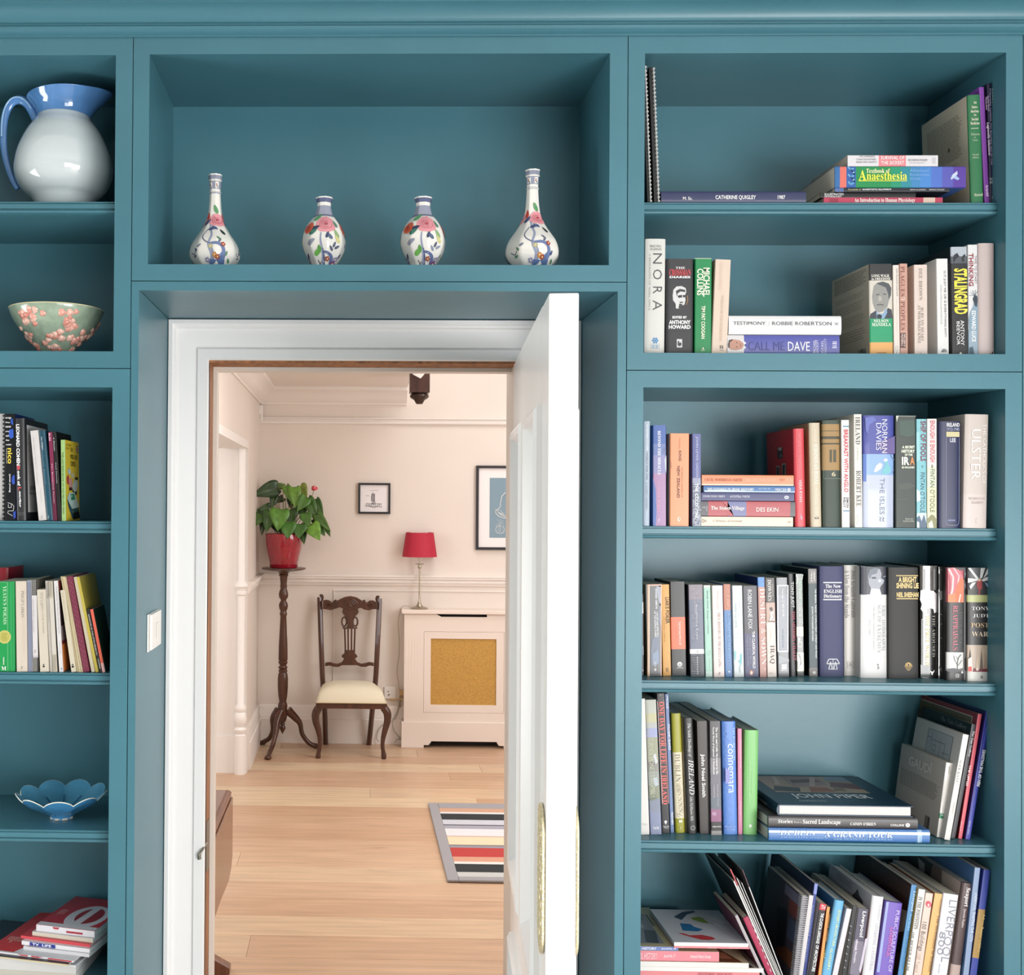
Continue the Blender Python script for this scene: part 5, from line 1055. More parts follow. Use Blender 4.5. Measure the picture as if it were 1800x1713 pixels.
book('shiny black paperback between the torn wrapper and the orange striped spine', 1046, 1118, 232, 1216, 0, z=zT, d=.15, spine='1b1b1d', Y=A_, rough=.15, coat=.6, prints=[('poly', [(1042 + 8, 450), (1075, 440), (1092, 460), (1086, 510), (1056, 530)], '8a8886'), ('line', [(1050, 250), (1090, 260)], '66645f', 5), ('line', [(1052, 290), (1052, 430)], '55534f', 5), ('line', [(1086, 280), (1082, 430)], '66645f', 5), ('line', [(1052, 640), (1088, 655)], '9a9896', 5), ('line', [(1052, 730), (1086, 738)], '9a9896', 4), ('line', [(1054, 850), (1084, 862)], '8a8886', 4), ('poly', [(1056, 1110), (1088, 1120), (1090, 1150), (1058, 1140)], '6a6866')])
book('black hardback topped by an orange striped picture above a bare tree', 1122, 1296, 236, 1230, 0, hard=True, z=zT, d=.17, spine='2a292a', Y=A_, bands=[(236, 542, 'c9606a'), (982, 1146, 'e4e4e2')],
     texts=[('REAPPRAISALS', 1170, 570, 1216, 962, 'd', 'd0707f', 'r'), ('TONY JUDT', 1232, 620, 1254, 906, 'd', '55555a', 'r')],
     prints=[('rect', 1122, 236, 1296, 260, '2a292a'), ('poly', [(1128, 242), (1180, 236), (1230, 260), (1262, 320), (1266, 542), (1128, 542)], 'd8707c'), ('line', [(1136, 250), (1175, 320), (1170, 420), (1150, 520)], 'f4d8d8', 16), ('line', [(1180, 242), (1225, 310), (1215, 400)], 'f0c8cc', 12), ('line', [(1135, 300), (1148, 380), (1140, 470)], 'b84a5a', 14), ('poly', [(1210, 380), (1250, 320), (1268, 350), (1266, 542), (1180, 542), (1190, 450)], 'f2703a'), ('poly', [(1130, 480), (1190, 460), (1200, 542), (1130, 542)], 'ef8a50'), ('line', [(1240, 470), (1225, 542)], 'f8e0d8', 10), ('rect', 1268, 236, 1298, 1226, '232224'), ('line', [(1278, 280), (1292, 330)], '8a8a98', 6), ('line', [(1274, 380), (1290, 420)], '8a8a98', 5),
             ('line', [(1214, 1140), (1212, 1080), (1222, 1030), (1245, 1000)], '3a3a3c', 7), ('line', [(1212, 1090), (1190, 1050), (1180, 1010)], '3a3a3c', 4), ('line', [(1220, 1050), (1200, 1015)], '3a3a3c', 3), ('line', [(1214, 1100), (1240, 1070), (1252, 1050)], '3a3a3c', 4), ('poly', [(1122, 1130), (1180, 1120), (1230, 1128), (1268, 1118), (1268, 1150), (1122, 1150)], '4a4a4c'), ('poly', [(1243, 1164), (1255, 1140), (1266, 1164)], 'e4e4e2'), ('rect', 1196, 1170, 1228, 1202, 'c4c4c2'), ('line', [(1202, 1174), (1222, 1198)], '2a292a', 5), ('line', [(1222, 1174), (1202, 1198)], '2a292a', 5)])
book('postwar history hardback with a union flag picture and spires', 1306, 1512, 239, 1237, -2, hard=True, z=zT, d=.18, spine='2b2a2a', Y=A_, bands=[(239, 478, '3a3c40'), (478, 542, 'c4c888'), (918, 1152, 'cbb7a4'), (1152, 1237, 'e2e0da')],
     texts=[('TONY', 1338, 580, 1494, 612, 'h', 'ececec', 'r'), ('JUDT', 1348, 645, 1492, 678, 'h', 'ececec', 'r'), ('POST', 1332, 722, 1488, 764, 'h', 'd6b890', 'r'), ('WAR', 1338, 800, 1484, 842, 'h', 'e6d2b8', 'r')],
     prints=[('poly', [(1306, 242), (1330, 240), (1400, 330), (1385, 345)], 'e8e8e8'), ('poly', [(1510, 300), (1510, 340), (1440, 360), (1425, 345)], 'e8e8e8'), ('poly', [(1306, 330), (1306, 372), (1395, 352), (1400, 338)], 'e8e8e8'), ('poly', [(1420, 240), (1460, 240), (1430, 330), (1412, 330)], 'd8d8d8'), ('poly', [(1480, 240), (1512, 240), (1512, 262), (1440, 335)], 'e8e8e8'), ('poly', [(1318, 400), (1345, 370), (1380, 365), (1330, 430)], 'e8e8e8'), ('poly', [(1470, 400), (1500, 430), (1510, 400), (1450, 360)], '8fa4c8'), ('poly', [(1385, 360), (1405, 340), (1428, 350), (1432, 420), (1412, 440), (1412, 476), (1400, 476), (1400, 430), (1384, 410)], 'a8383c'), ('disc', 1408, 345, 12, 14, 'd8b49c'), ('poly', [(1306, 430), (1375, 440), (1375, 478), (1306, 478)], '4a4c44')] +
            [('poly', [(x - 14, 1130), (x, y), (x + 14, 1130)], c) for x, y, c in ((1328, 950, '3a3434'), (1388, 985, 'e0c8b0'), (1425, 955, '6a5a50'), (1462, 985, 'b89a84'), (1500, 960, '7a5a48'))] + [('poly', [(1306, 1040), (1340, 1020), (1345, 1150), (1306, 1150)], 'e6dcd8'), ('poly', [(1308, 1110), (1338, 1105), (1340, 1148), (1308, 1150)], 'd8402f'), ('poly', [(1350, 1152), (1360, 1120), (1400, 1130), (1470, 1125), (1512, 1140), (1512, 1152)], '7a2838'), ('disc', 1388, 1130, 12, 14, 'f0e0d4'), ('line', [(1418, 1184), (1436, 1206)], '4a4846', 4), ('line', [(1436, 1184), (1418, 1206)], '4a4846', 4), ('line', [(1416, 1208), (1438, 1208)], '4a4846', 3)])

# ---- lower right unit, third shelf (art and Ireland)
zT = shR5
crop(1100, 1200, 5)
book('tall white art catalogue leaning into the left corner', 132, 210, 140, 1334, -40, z=zT, d=.21, spine='ece9e3', Y=A_, texts=[('CONTEMPORARY SCULPTURE', 178, 160, 196, 700, 'd', 'b9b5ae', 'r'), ('TATE', 138, 1236, 186, 1252, 'h', 'd4cfc8', 'r')])
book('tall catalogue with a misty water-lily painting along its spine', 218, 318, 150, 1335, -50, z=zT, d=.22, spine='8a93b4', Y=A_, bands=[(150, 270, 'bfc2b6'), (270, 350, 'c8c49a'), (350, 400, 'b9bcb8'), (400, 480, 'a4abd4'), (480, 690, 'a2a488'), (690, 780, '8f8f88'), (780, 900, '9da29a'), (900, 1020, '8c927c'), (1020, 1140, '8890a4')],
     texts=[('TURNER MONET TWOMBLY', 196, 480, 236, 1010, 'd', 'c9ccb4', 't'), ('TATE', 238, 1266, 290, 1288, 'h', 'f0f0f2', 'b')], prints=[('poly', [(240, 640), (262, 620), (280, 700), (262, 720)], 'd8dce2'), ('poly', [(190, 700), (240, 690), (262, 720), (200, 730)], '7a706c'), ('poly', [(240, 840), (275, 830), (285, 900), (258, 915)], 'c2ccd4'), ('poly', [(200, 1000), (260, 985), (275, 1020), (215, 1040)], '6f7a66')])
book('black tall book with big red and white lettering down its spine', 320, 388, 94, 1322, -48, z=zT, d=.24, spine='1b1a20', Y=A_, texts=[('ONE DAY FOR LIFE IN IRELAND', 288, 166, 332, 1068, 'd', 'ef6a64', 'R'), ('BANTAM', 330, 1256, 380, 1266, 'h', 'd8d8da', 'b'), ('PRESS', 338, 1270, 374, 1278, 'h', 'd8d8da', 'b')],
     prints=[('line', [(278, 160), (322, 1064)], 'f2d8d4', 4), ('line', [(335, 158), (378, 1062)], 'f4b0a8', 4), ('poly', [(336, 1220), (350, 1206), (364, 1218), (352, 1248)], 'eeeeee'), ('poly', [(298, 104), (312, 104), (305, 116)], 'aaaaaa')])
book('slim blue-grey volume with white lettering next to the olive book', 394, 426, 98, 1316, -50, z=zT, d=.24, spine='7088ba', Y=A_, texts=[('VOLCANIC ISLANDS', 366, 360, 386, 588, 'd', 'e4ecf4', 'b'), ('TASCHEN', 396, 1134, 414, 1242, 'd', 'eef2f6', 'b'), ('MATISSE', 352, 120, 370, 226, 'd', 'dfe6f0', 'b')])
book('olive green Dublin book with a cream engraved band', 440, 524, 270, 1320, -38, hard=True, z=zT, d=.17, spine='a8a530', left='6a6a20', Y=A_, bands=[(612, 1192, 'e6dcc0')], texts=[('DUBLIN', 430, 626, 474, 872, 'd', '8a8270', 'r'), ('1660-1860', 446, 880, 480, 960, 'd', 'b8ae94', 'r')],
     prints=[('line', [(445 + (i * 31) % 60, 900 + i * 8), (462 + (i * 17) % 50, 915 + i * 8)], ['9a9078', '6a6454', 'b8ae94'][i % 3], 3) for i in range(34)] + [('rect', 464, 1205, 496, 1226, 'f0eedc'), ('disc', 478, 1272, 7, 8, 'c8c690')])
book('black Irish dwellings book with flowing italic white title', 540, 630, 310, 1328, -36, hard=True, z=zT, d=.2, spine='1b1a1a', left='e0cfa8', Y=A_, texts=[('The Noble Dwellings of', 534, 356, 568, 650, 'd', 'e6e6e4', 'i'), ('IRELAND', 548, 675, 592, 982, 'd', 'f0f0ee', 'i'), ('John FitzMaurice Mills', 562, 1000, 588, 1214, 'd', 'd8d8d6', 'i')], prints=[('disc', 590, 1276, 22, 22, '8a8a88'), ('disc', 590, 1276, 12, 12, '2a2a2a')])
book('dark brown artist monograph with bold white name', 650, 748, 336, 1326, -28, z=zT, d=.23, spine='352b28', Y=A_, texts=[('John Noel Smith', 652, 625, 692, 1004, 'd', 'f2f0ee', 'b')])
book('grey arts and crafts handbook with a mauve landscape print', 750, 846, 336, 1338, -14, z=zT, d=.24, spine='4c4a4e', right='2a2426', Y=A_, bands=[(660, 800, '7f7a80'), (800, 1000, '726f7a'), (1000, 1110, '66707c'), (1110, 1220, '9a5f86'), (1220, 1300, '2a2426'), (1300, 1338, '9a9896')], texts=[('The Arts and Crafts Movement in the', 788, 390, 806, 804, 'd', 'f0f0f0', 'R'), ('North West of England: A Handbook', 758, 388, 776, 806, 'd', 'f0f0f0', 'R'), ('Barrie and Wendy', 796, 890, 812, 1086, 'd', 'bcb8c0', 'R'), ('Armstrong', 766, 892, 782, 1010, 'd', 'bcb8c0', 'R'), ('OBLONG', 760, 1256, 836, 1268, 'h', 'e8e4e6', 'b')],
     prints=[('poly', [(752, 1140), (790, 1130), (800, 1160), (770, 1170)], 'b890b0')])
book('bright blue connemara hardback flecked with dark dots', 862, 986, 340, 1334, -18, hard=True, z=zT, d=.17, spine='6292e4', right='1a1a1e', Y=A_, texts=[('connemara', 894, 536, 938, 968, 'd', 'dceaf8', 's'), ('TIM ROBINSON', 936, 390, 956, 678, 'd', 'b4d4f4', 's'), ('PENGUIN', 870, 1256, 964, 1270, 'h', 'a8c8f4', 's'), ('IRELAND', 876, 1282, 964, 1296, 'h', 'a8c8f4', 's')],
     prints=[('disc', 850 + 14 + abs(rnd.gauss(0, 1)) * (16 + max(0, yy - 700) * .05), yy + rnd.uniform(-4, 4), 2.2, 3.2, '2f4f9c') for yy in [360 + i * 4.2 for i in range(225)]] + [('poly', [(864, 740), (900, 760), (905, 860), (866, 880)], '8f92d8')])
book('thin pink booklet squeezed beside the light green hardback', 988, 1026, 402, 1330, -6, z=zT, d=.15, spine='d983a8', Y=A_, texts=[('Landscapes of the wild Irish west', 1000, 504, 1012, 746, 'd', 'f6dce8', 's'), ('Folding Landscapes', 1000, 1040, 1012, 1218, 'd', 'f6dce8', 's')])
book('light green hardback ending the row of upright art books', 1034, 1158, 416, 1334, 14, hard=True, z=zT, d=.17, spine='86cc7a', right='1e3a22', Y=A_, texts=[('Connemara: a little', 1106, 776, 1122, 972, 'd', 'a9de9c', 's'), ('Gaelic kingdom of the sea', 1080, 690, 1098, 1054, 'd', 'b6e4aa', 's'), ('Tim Robinson', 1060, 820, 1074, 922, 'd', 'b0e0a4', 's')], prints=[('poly', [(1082, 1250), (1096, 1240), (1108, 1252), (1100, 1272), (1086, 1270)], 'eef6ea')])
# the lying stack: two spines and a monograph with its page ends to the room
crop(1330, 1350, 5.625)
book('glossy blue Dublin grand tour volume at the bottom of the lying art books', 122, 1714, 590, 752, lying=True, hard=True, z=zT, d=.27, spine='4f82c4', right='4a78b8', Y=YS + .003, rough=.16, coat=.7, bands=[(1590, 1636, '9fc4e6')],
     texts=[('DUBLIN', 232, 616, 580, 672, 'd', 'd6e6f6', 'r'), ('A GRAND TOUR', 670, 622, 1345, 690, 'd', 'd6e6f6', 'r'), ('JACQUELINE O’BRIEN', 236, 688, 700, 712, 'd', '8fb4de', 'r'), ('with DESMOND GUINNESS', 760, 696, 1340, 722, 'd', '8fb4de', 'r'), ('WEIDENFELD', 1596, 625, 1606, 745, 'h', 'e6f0f8', 's')])
z1 = STK[0]
book('dark grey sacred landscape hardback in the middle of the lying art books', 118, 1594, 472, 588, lying=True, hard=True, z=z1, d=.25, spine='4c484a', right='4a4844', Y=YS + .006,
     texts=[('Stories', 212, 502, 355, 540, 'd', 'eeeae6', 'R'), ('from a', 368, 516, 442, 538, 'd', 'd8d4d0', 'r'), ('Sacred Landscape', 456, 498, 830, 556, 'd', 'eeeae6', 'R'), ('CAIMIN O’BRIEN', 926, 522, 1178, 552, 'd', 'eeeae6', 'R'), ('COLLINS', 1322, 534, 1456, 556, 'd', 'eeeae6', 'b')], prints=[('disc', 1494, 544, 22, 21, 'eeeae6'), ('disc', 1494, 544, 10, 9, 'b8b4b0')])
z1 = STK[0]
def flat_book(label, fx0, fx1, yt, yb, d, z0, col, Y, name='hardback_book', board=.0025):
    """a book lying with its tail edge to the room and its spine on the left; pixels are full-frame"""
    A, T = P(fx0, yb, Y), P(fx1, yt, Y)
    x0, x1, th = A.x, T.x, T.z - z0
    r = thing(name, label, 'book', ((x0 + x1) / 2, Y, z0))
    m_ = M(col, .35)
    mb = MB().box(x0, x1, Y, Y + d, z0, z0 + board).box(x0, x1, Y, Y + d, z0 + th - board, z0 + th)
    sp = [(x0, Y, z0)] + [(x0 - .004 * math.sin(math.pi * i / 8), Y, z0 + th * i / 8) for i in range(1, 8)] + [(x0, Y, z0 + th), (x0 + .003, Y, z0 + th), (x0 + .003, Y, z0)]
    mb.prism(sp, (0, d, 0)); mb.build('cover', m_, r, bevel=.0006)
    MB().box(x0 + .0032, x1 - .004, Y + .003, Y + d - .004, z0 + board + .0002, z0 + th - board - .0002).build('pages', M('f4f2f0', .7, kind='pages'), r)
    return r, x0, x1, z0 + th
r, x0, x1, zt = flat_book('dark blue painter monograph on top of the lying art books', 1368, 1605, 1416.5, 1429, .266, z1, '1d3d54', YS + .012)
Yf = YS + .012
o = Vector((x0, Yf, z1)); off = OFFS[r.name]
def top(fx, fy): return Vector((x0 + (x1 - x0) * fx, Yf + .266 * fy, zt + .0002)) - off
def tpoly(mb, pts, hx, lv=0): mb.add([top(a, b) + Vector((0, 0, .00005 * lv)) for a, b in pts], [tuple(range(len(pts)))], M(hx, .4))
mb = MB()
tpoly(mb, [(.12, .40), (.85, .40), (.85, .97), (.12, .97)], 'c0a890')
for lv, (pts, hx) in enumerate([([(.12, .62), (.28, .60), (.30, .97), (.12, .97)], 'c9a89a'), ([(.12, .45), (.32, .42), (.36, .56), (.18, .62)], '4a4448'), ([(.32, .58), (.62, .66), (.64, .97), (.34, .97)], 'b08f8c'), ([(.36, .72), (.60, .78), (.58, .88), (.38, .84)], '6a4a48'), ([(.40, .42), (.60, .44), (.58, .58), (.44, .58)], 'a8644a'), ([(.62, .60), (.85, .52), (.85, .72), (.68, .78)], '7a3a34'), ([(.60, .46), (.70, .46), (.70, .56), (.62, .56)], '8a7458'), ([(.66, .82), (.85, .80), (.85, .97), (.7, .97)], '8fa0b8'), ([(.20, .66), (.24, .66), (.30, .95), (.27, .95)], 'e0c8b8'), ([(.46, .62), (.5, .61), (.62, .94), (.58, .95)], 'd8b8b0')]): tpoly(mb, pts, hx, lv + 1)
mb.build('cover_print', None, r, local=True)
text_on(r, 'JOHN PIPER', top(.20, .18), (1, 0, 0), (0, 1, 0), (x1 - x0) * .60, .266 * .17, 'dfe6ea', 'b', name='cover_lettering')
text_on(r, 'DARREN PIH', top(.20, .09), (1, 0, 0), (0, 1, 0), (x1 - x0) * .20, .266 * .05, 'b8c4cc', 's', name='cover_lettering')
text_on(r, 'JOHN PIPER', Vector((x0 - .0042, Yf + .20, z1 + .006)) - off, (0, -1, 0), (0, 0, 1), .15, .006, 'c8d4da', 'b')
# leaning art books on the right
crop(1440, 1200, 5)
def lean_bk(label, xb0, xb1, xt0, yt, yb, **k): return book(label, xb0, xb1, yt, yb, xt0 - xb0, z=zT, Y=A_, **k)
b = lean_bk('grey architecture paperback leaning in front at the right of the art shelf', 1032, 1095, 1116, 706, 1362, d=.2, spine='efece6', left='c2bab2',
     texts=[('GAUDÍ', 1140, 735, 1160, 800, 'd', '9a948c', 's'), ('Antoni Gaudí complete works', 1098, 860, 1116, 1050, 'd', 'd6d1ca', 's'), ('TASCHEN', 1066, 1158, 1112, 1172, 'h', 'd8ece0', 'b')], bands=[(1152, 1196, '1c8a5c')],
     lt=[('GAUDÍ', .22, .09, .74, .25, 'dcd8d3', 'b')], lprints=[('lines', .06, .33, .94, .56, 10, '8a837c')] + bars(.72, .83, .80, .97, 9, '2a2826'))
lean_bk('white exhibition paperback with a floor plan on its cover', 1098, 1152, 1264, 458, 1384, d=.2, spine='eae8e4', left='cfccc8', texts=[('ALEX KATZ', 1236, 676, 1254, 880, 'd', '8a8884', 'r'), ('Maxwell', 1182, 1050, 1194, 1150, 'd', 'b4b0ac', 's')],
     lprints=[('rect', .30, .06, .84, .42, '6a6a6c'), ('rect', .31, .064, .83, .416, 'b9bdc2')] + [('rect', *q, '4a4a4e') for q in ((.31, .14, .40, .145), (.40, .07, .405, .24), (.40, .155, .70, .16), (.44, .20, .52, .205), (.44, .20, .445, .26), (.515, .2, .52, .26), (.44, .255, .52, .26), (.60, .12, .605, .3), (.66, .24, .82, .245), (.70, .16, .705, .4), (.46, .30, .465, .41), (.52, .30, .525, .41), (.72, .30, .80, .305))])
lean_bk('black gallery paperback with grey lettering on cover and spine', 1158, 1197, 1342, 368, 1370, d=.215, spine='38383e', left='0e0e10', texts=[('The Tate Gallery', 1342, 424, 1366, 650, 'd', 'dcdcde', 'R')], lt=[('The Tate Gallery', .42, .025, .93, .075, '8a8a8c', 'r')], lprints=[('rect', .02, .0005, .99, .0045, '2a2a2c')])
lean_bk('rose red museum guide leaning second from the right', 1222, 1256, 1398, 275, 1372, d=.255, spine='e2606e', left='84242c', lprints=[('rect', .0, .035, .93, .60, 'e8e0d2'), ('rect', .0, .041, .922, .595, '55482f'), ('rect', .0, .041, .922, .12, '6f603f')], texts=[('THE UFFIZI', 1316, 726, 1334, 908, 'd', 'f6d4d6', 'b'), ('SCALA', 1244, 1220, 1256, 1305, 'd', 'f0c0c4', 's')])
lean_bk('royal blue fish book leaning furthest right of the art shelf', 1284, 1328, 1468, 254, 1380, d=.25, spine='2b35a4', left='1a1a58', texts=[('FISH OF THE MALDIVES', 1436, 588, 1462, 908, 'u', 'eef0f6', 'b'), ('NOVELTY PRINTERS', 1318, 1215, 1332, 1332, 'u', 'c4c8e4', 's')], prints=[('line', [(1494, 254), (1298, 1372)], '6a74c4', 4)])

# ---- lower right unit, bottom shelf
zT = zbase; crop(1440, 1480, 5)
YBOT = 1757                                     # the foot of the books lies just below the frame
def lb(label, xa, ya, xc, width, **k):
    """leaning book: left edge of the spine passes (xa, ya) at its head and (xc, 1165) at the bottom of the frame (crop px)"""
    ybc = (YBOT - CR[1]) * CR[2]
    s = (xc - xa) / (1165 - ya)
    xb = xa + s * (ybc - ya)
    return book(label, xb, xb + width, ya, ybc, xa - xb, z=zbase, **k)
E0 = YS + .012
lb('spiral-bound notebook with a smoky photo cover leaning right', -152, 470, -228, 42, d=.2, spine='d8d4da', left='4a4450', Y=E0, name='spiral_bound_notebook', cat='notebook', lprints=[('rect', .55, .02, 1, .12, '7f7c96'), ('rect', .7, .12, .98, .26, '7a4440'), ('rect', .75, .3, 1, .5, '4a5470'), ('rect', .5, .6, .95, .75, '7a4a34'), ('poly', [(.4, .3), (.7, .25), (.72, .6), (.5, .7)], '2a2a34')])
nb = bpy.data.objects[[o.name for o in C.objects if o.name.startswith('spiral_bound_notebook')][-1]]
cv = [c for c in nb.children if c.name.startswith('cover')][0]
bbx = [v.co for v in cv.data.vertices]; wN = max(v.x for v in bbx); hN = max(v.z for v in bbx)
mb = MB()
for k in range(46):
    z_ = hN * (k + .5) / 46
    mb.tube([(-wN * 1.05, .012, z_), (-wN * 1.05, -.006, z_ + .001), (0, -.011, z_ + .002), (wN * 1.05, -.006, z_ + .001), (wN * 1.05, .012, z_)], hN / 46 * .27, 6)
o = mb.build('wire_binding', M('dcdadf', .3, .2), nb, local=True, smooth=True); o['label'] = 'white wire binding'
lb('slim white booklet standing between the spiral notebook and the navy book', -88, 470, -180, 40, d=.2, spine='e2dedf', left='b4b0b2', Y=E0 + .004)
lb('navy blue book with tiny pale lettering left of the black language book', -40, 365, -140, 30, d=.25, spine='2b3f8c', left='182448', right='bfc0c6', Y=E0 + .008, texts=[('The National Trust Book of', -62, 560, -50, 840, 'd', '9fb0dc', 's'), ('the English House', -100, 860, -90, 1080, 'd', '8fa0cc', 's')], bands=[(365, 460, '8a96d8')])
lb('black classical language paperback with a red label at its head', 8, 545, -92, 58, d=.2, spine='232226', left='b4aeb0', Y=E0, bands=[(545, 602, 'e23b48')], texts=[('TH', 18, 556, 56, 592, 'h', 'f6dadc', 'b'), ('THE CLASSICAL LANGUAGE', 14, 628, 42, 900, 'd', 'f2f2f2', 'b'), ('OF ARCHITECTURE', -30, 915, -2, 1150, 'd', 'f2f2f2', 'b')])
lb('orange city history paperback next to the light blue glossary', 68, 570, -6, 28, d=.2, spine='f2a75c', left='b5382c', Y=E0 + .003, texts=[('LIVERPOOL HISTORY', 78, 632, 96, 880, 'd', 'c98a3c', 's'), ('1207', 40, 960, 56, 1030, 'd', 'd8b84c', 's')])
lb('light blue architectural glossary with pale yellow title', 140, 520, 28, 86, d=.13, hard=True, spine='74bde8', left='1a5f9c', right='1a5a94', Y=E0, texts=[('PEVSNER’S ARCHITECTURAL', 166, 600, 190, 930, 'd', 'ecf0a0', 's'), ('GLOSSARY', 98, 945, 122, 1140, 'd', 'ecf0a0', 's')])
lb('white bordered booklet with a shiny cover edge beside the glossary', 240, 590, 120, 48, d=.2, spine='e6e3e8', left='dcd9de', Y=E0 + .002)
lb('black paperback speckled with white left of the grey city book', 298, 560, 204, 40, d=.22, spine='28282c', left='9a958c', Y=E0 + .004, prints=[('line', [(270 - i * 9, 740 + i * 62), (284 - i * 9, 752 + i * 62)], 'd8d8d8', 4) for i in range(7)])
lb('grey violet city paperback with bold white title', 344, 590, 266, 94, d=.23, spine='5c566a', left='c9c4bc', right='7a2a24', Y=E0, bands=[(880, 1180, '857f90')], texts=[('Liverpool', 372, 612, 414, 840, 'd', 'f2f0f4', 'b'), ('Joseph Sharples', 318, 880, 344, 1075, 'd', 'e0dce4', 'R')], prints=[('poly', [(405, 850), (432, 840), (404, 960), (388, 1060), (362, 1160), (350, 1130), (380, 980)], 'd8cfe0'), ('poly', [(322, 870), (340, 862), (320, 960), (306, 980)], 'c4bccc')])
lb('white cathedral building hardback with grey italic title', 470, 482, 384, 104, d=.22, hard=True, spine='f0eff2', left='c4c6d0', right='2a2826', Y=E0 + .004, texts=[('The Building of', 522, 545, 548, 700, 'd', 'b9b9c0', 'i'), ('LIVERPOOL CATHEDRAL', 494, 720, 520, 1150, 'd', 'b9b9c0', 'r')], lprints=[('poly', [(.60, .14), (.66, .09), (.70, .04), (.75, .09), (.84, .12), (.86, .17), (.95, .18), (.97, .26), (.62, .26)], '44444c'), ('lines', .2, .03, .6, .1, 4, '8a8c98')])
lb('bright violet public sculpture hardback', 588, 540, 502, 152, d=.21, hard=True, spine='7f66c8', right='14121a', Y=E0, texts=[('PUBLIC SCULPTURE OF', 676, 604, 708, 1150, 'd', 'd8c8f4', 's'), ('LIVERPOOL', 622, 760, 656, 1020, 'd', 'd86aa8', 's')], prints=[('poly', [(588, 544), (612, 540), (528, 1165), (502, 1165)], 'a9b4ec')])
lb('wide dark brown photo book with a sky blue spine', 812, 378, 694, 48, d=.29, spine='5596cc', left='3a211a', Y=E0 + .010, texts=[('Liverpool', 822, 430, 852, 610, 'd', 'cfe6f4', 'r'), ('Paul Barker', 792, 640, 812, 790, 'd', '9fcbe8', 'r')], lprints=[('poly', [(.3, .02), (1, .02), (1, .12), (.3, .18)], '4a2a20'), ('poly', [(.75, .28), (1, .24), (1, .42), (.85, .5), (.78, .4)], 'b8a49a'), ('poly', [(.8, .55), (1, .5), (1, .62), (.85, .66)], '1a1a24')])
lb('white footsteps hardback with dark small capitals', 874, 418, 764, 62, d=.19, spine='f1eee8', left='c9a23c', Y=E0 + .002, texts=[('IN THE FOOTSTEPS', 872, 484, 906, 770, 'd', '6a6460', 'R'), ('OF PETER ELLIS', 806, 800, 836, 1140, 'd', '6a6460', 'R')])
lb('pale peach hundred buildings paperback with a red roundel', 936, 452, 832, 69, d=.2, spine='efd7c9', left='a0522c', Y=E0, texts=[('100 Buildings', 896, 706, 946, 962, 'd', '6f6a68', 's'), ('100 Years', 862, 985, 896, 1150, 'd', 'c4aea4', 's')], prints=[('disc', 960, 548, 27, 28, 'e2566a'), ('disc', 960, 556, 9, 14, 'f6d4cc')])
lb('apricot techniques paperback between the peach and the lilac white books', 1016, 456, 902, 70, d=.21, spine='f0c07a', left='8a3a20', Y=E0 + .002, texts=[('Sharples', 1062, 500, 1078, 620, 'd', '8a6a48', 'r'), ('The techniques of science', 1036, 642, 1056, 1140, 'd', '7a5c3c', 'R')])
lb('lilac white anniversary history with tall thin lettering', 1092, 464, 992, 136, d=.23, spine='eeecf3', left='d9d5dc', right='d9cfc8', Y=E0, texts=[('LIVERPOOL', 1146, 516, 1216, 1058, 'd', '8a8c98', 't'), ('800', 1060, 800, 1112, 1000, 'd', '8a8c98', 't'), ('Culture, Character', 1052, 1076, 1070, 1160, 'd', 'b0b0bc', 'r')])
lb('brown Seaport hardback with a faded sepia cover', 1258, 366, 1152, 92, d=.27, hard=True, spine='564444', left='cdb8ae', right='2a2424', Y=E0 + .004, rough=.3, coat=.3, bands=[(1085, 1180, 'c4aca4'), (1180, 1400, 'd6c8c0')], texts=[('Seaport', 1284, 404, 1330, 570, 'd', 'f2ecec', 'R'), ('Quentin Hughes', 1264, 590, 1292, 755, 'd', 'e0d4d4', 'r')], lprints=[('poly', [(0, 0), (.55, 0), (.62, .3), (.4, .6), (0, .7)], '2e2624'), ('poly', [(.30, .02), (.42, .04), (.44, .14), (.36, .16)], 'b8aca8'), ('poly', [(.55, 0), (.7, 0), (.78, .4), (.62, .6), (.5, .4)], '8a7268')])
lb('grey blue city paperback with a blue cloudy cover, second from the right', 1368, 226, 1266, 50, d=.27, spine='93a8ca', left='4f79ae', right='2a2a2c', Y=E0, texts=[('LIVERPOOL: SHAPING THE CITY', 1364, 446, 1392, 870, 'd', 'dce6f2', 's')])
lb('royal blue volume with a tan label at the right end of the bottom shelf', 1446, 246, 1324, 62, d=.24, spine='2f419e', Y=E0, bands=[(592, 1016, 'b08c4a')], texts=[('Merchant cities', 1436, 625, 1460, 960, 'd', 'd6b878', 'i')])
# leaning magazines
crop(1240, 1490, 7.683)
def lm(label, xa, ya, xb, width, **k):           # xb: left edge of the spine at its foot
    ybc = (YBOT - CR[1]) * CR[2]
    return book(label, xb, xb + width, ya, ybc, xa - xb, z=zbase, name='magazine', cat='magazine', **k)
lm('grey and maroon booklet leaning left, nearest the flat booklets', 392, 918, 902, 48, d=.15, spine='b9b2b4', left='6a1c3e', Y=E0)
lm('crimson spined booklet with white stitching leaning left', 500, 950, 968, 84, d=.15, spine='b21e50', left='55494c', Y=E0 + .002, prints=[('line', [(600 + i * 34, 960 + i * 90), (616 + i * 34, 1000 + i * 90)], 'f0dce2', 9) for i in range(9)])
lm('white edged magazine with a red head leaning left', 374, 452, 1060, 22, d=.2, spine='efece8', left='14181c', Y=E0 + .004)
lm('black magazine with a red top strip leaning left behind the others', 328, 290, 1085, 20, d=.21, spine='e4e1dd', left='101416', Y=E0 + .012, bands=[(290, 520, 'd04a52')])
lm('thin white journal fanned open among the leaning magazines', 422, 412, 1108, 12, d=.2, spine='f1efec', left='1a1a1c', Y=E0 + .008)
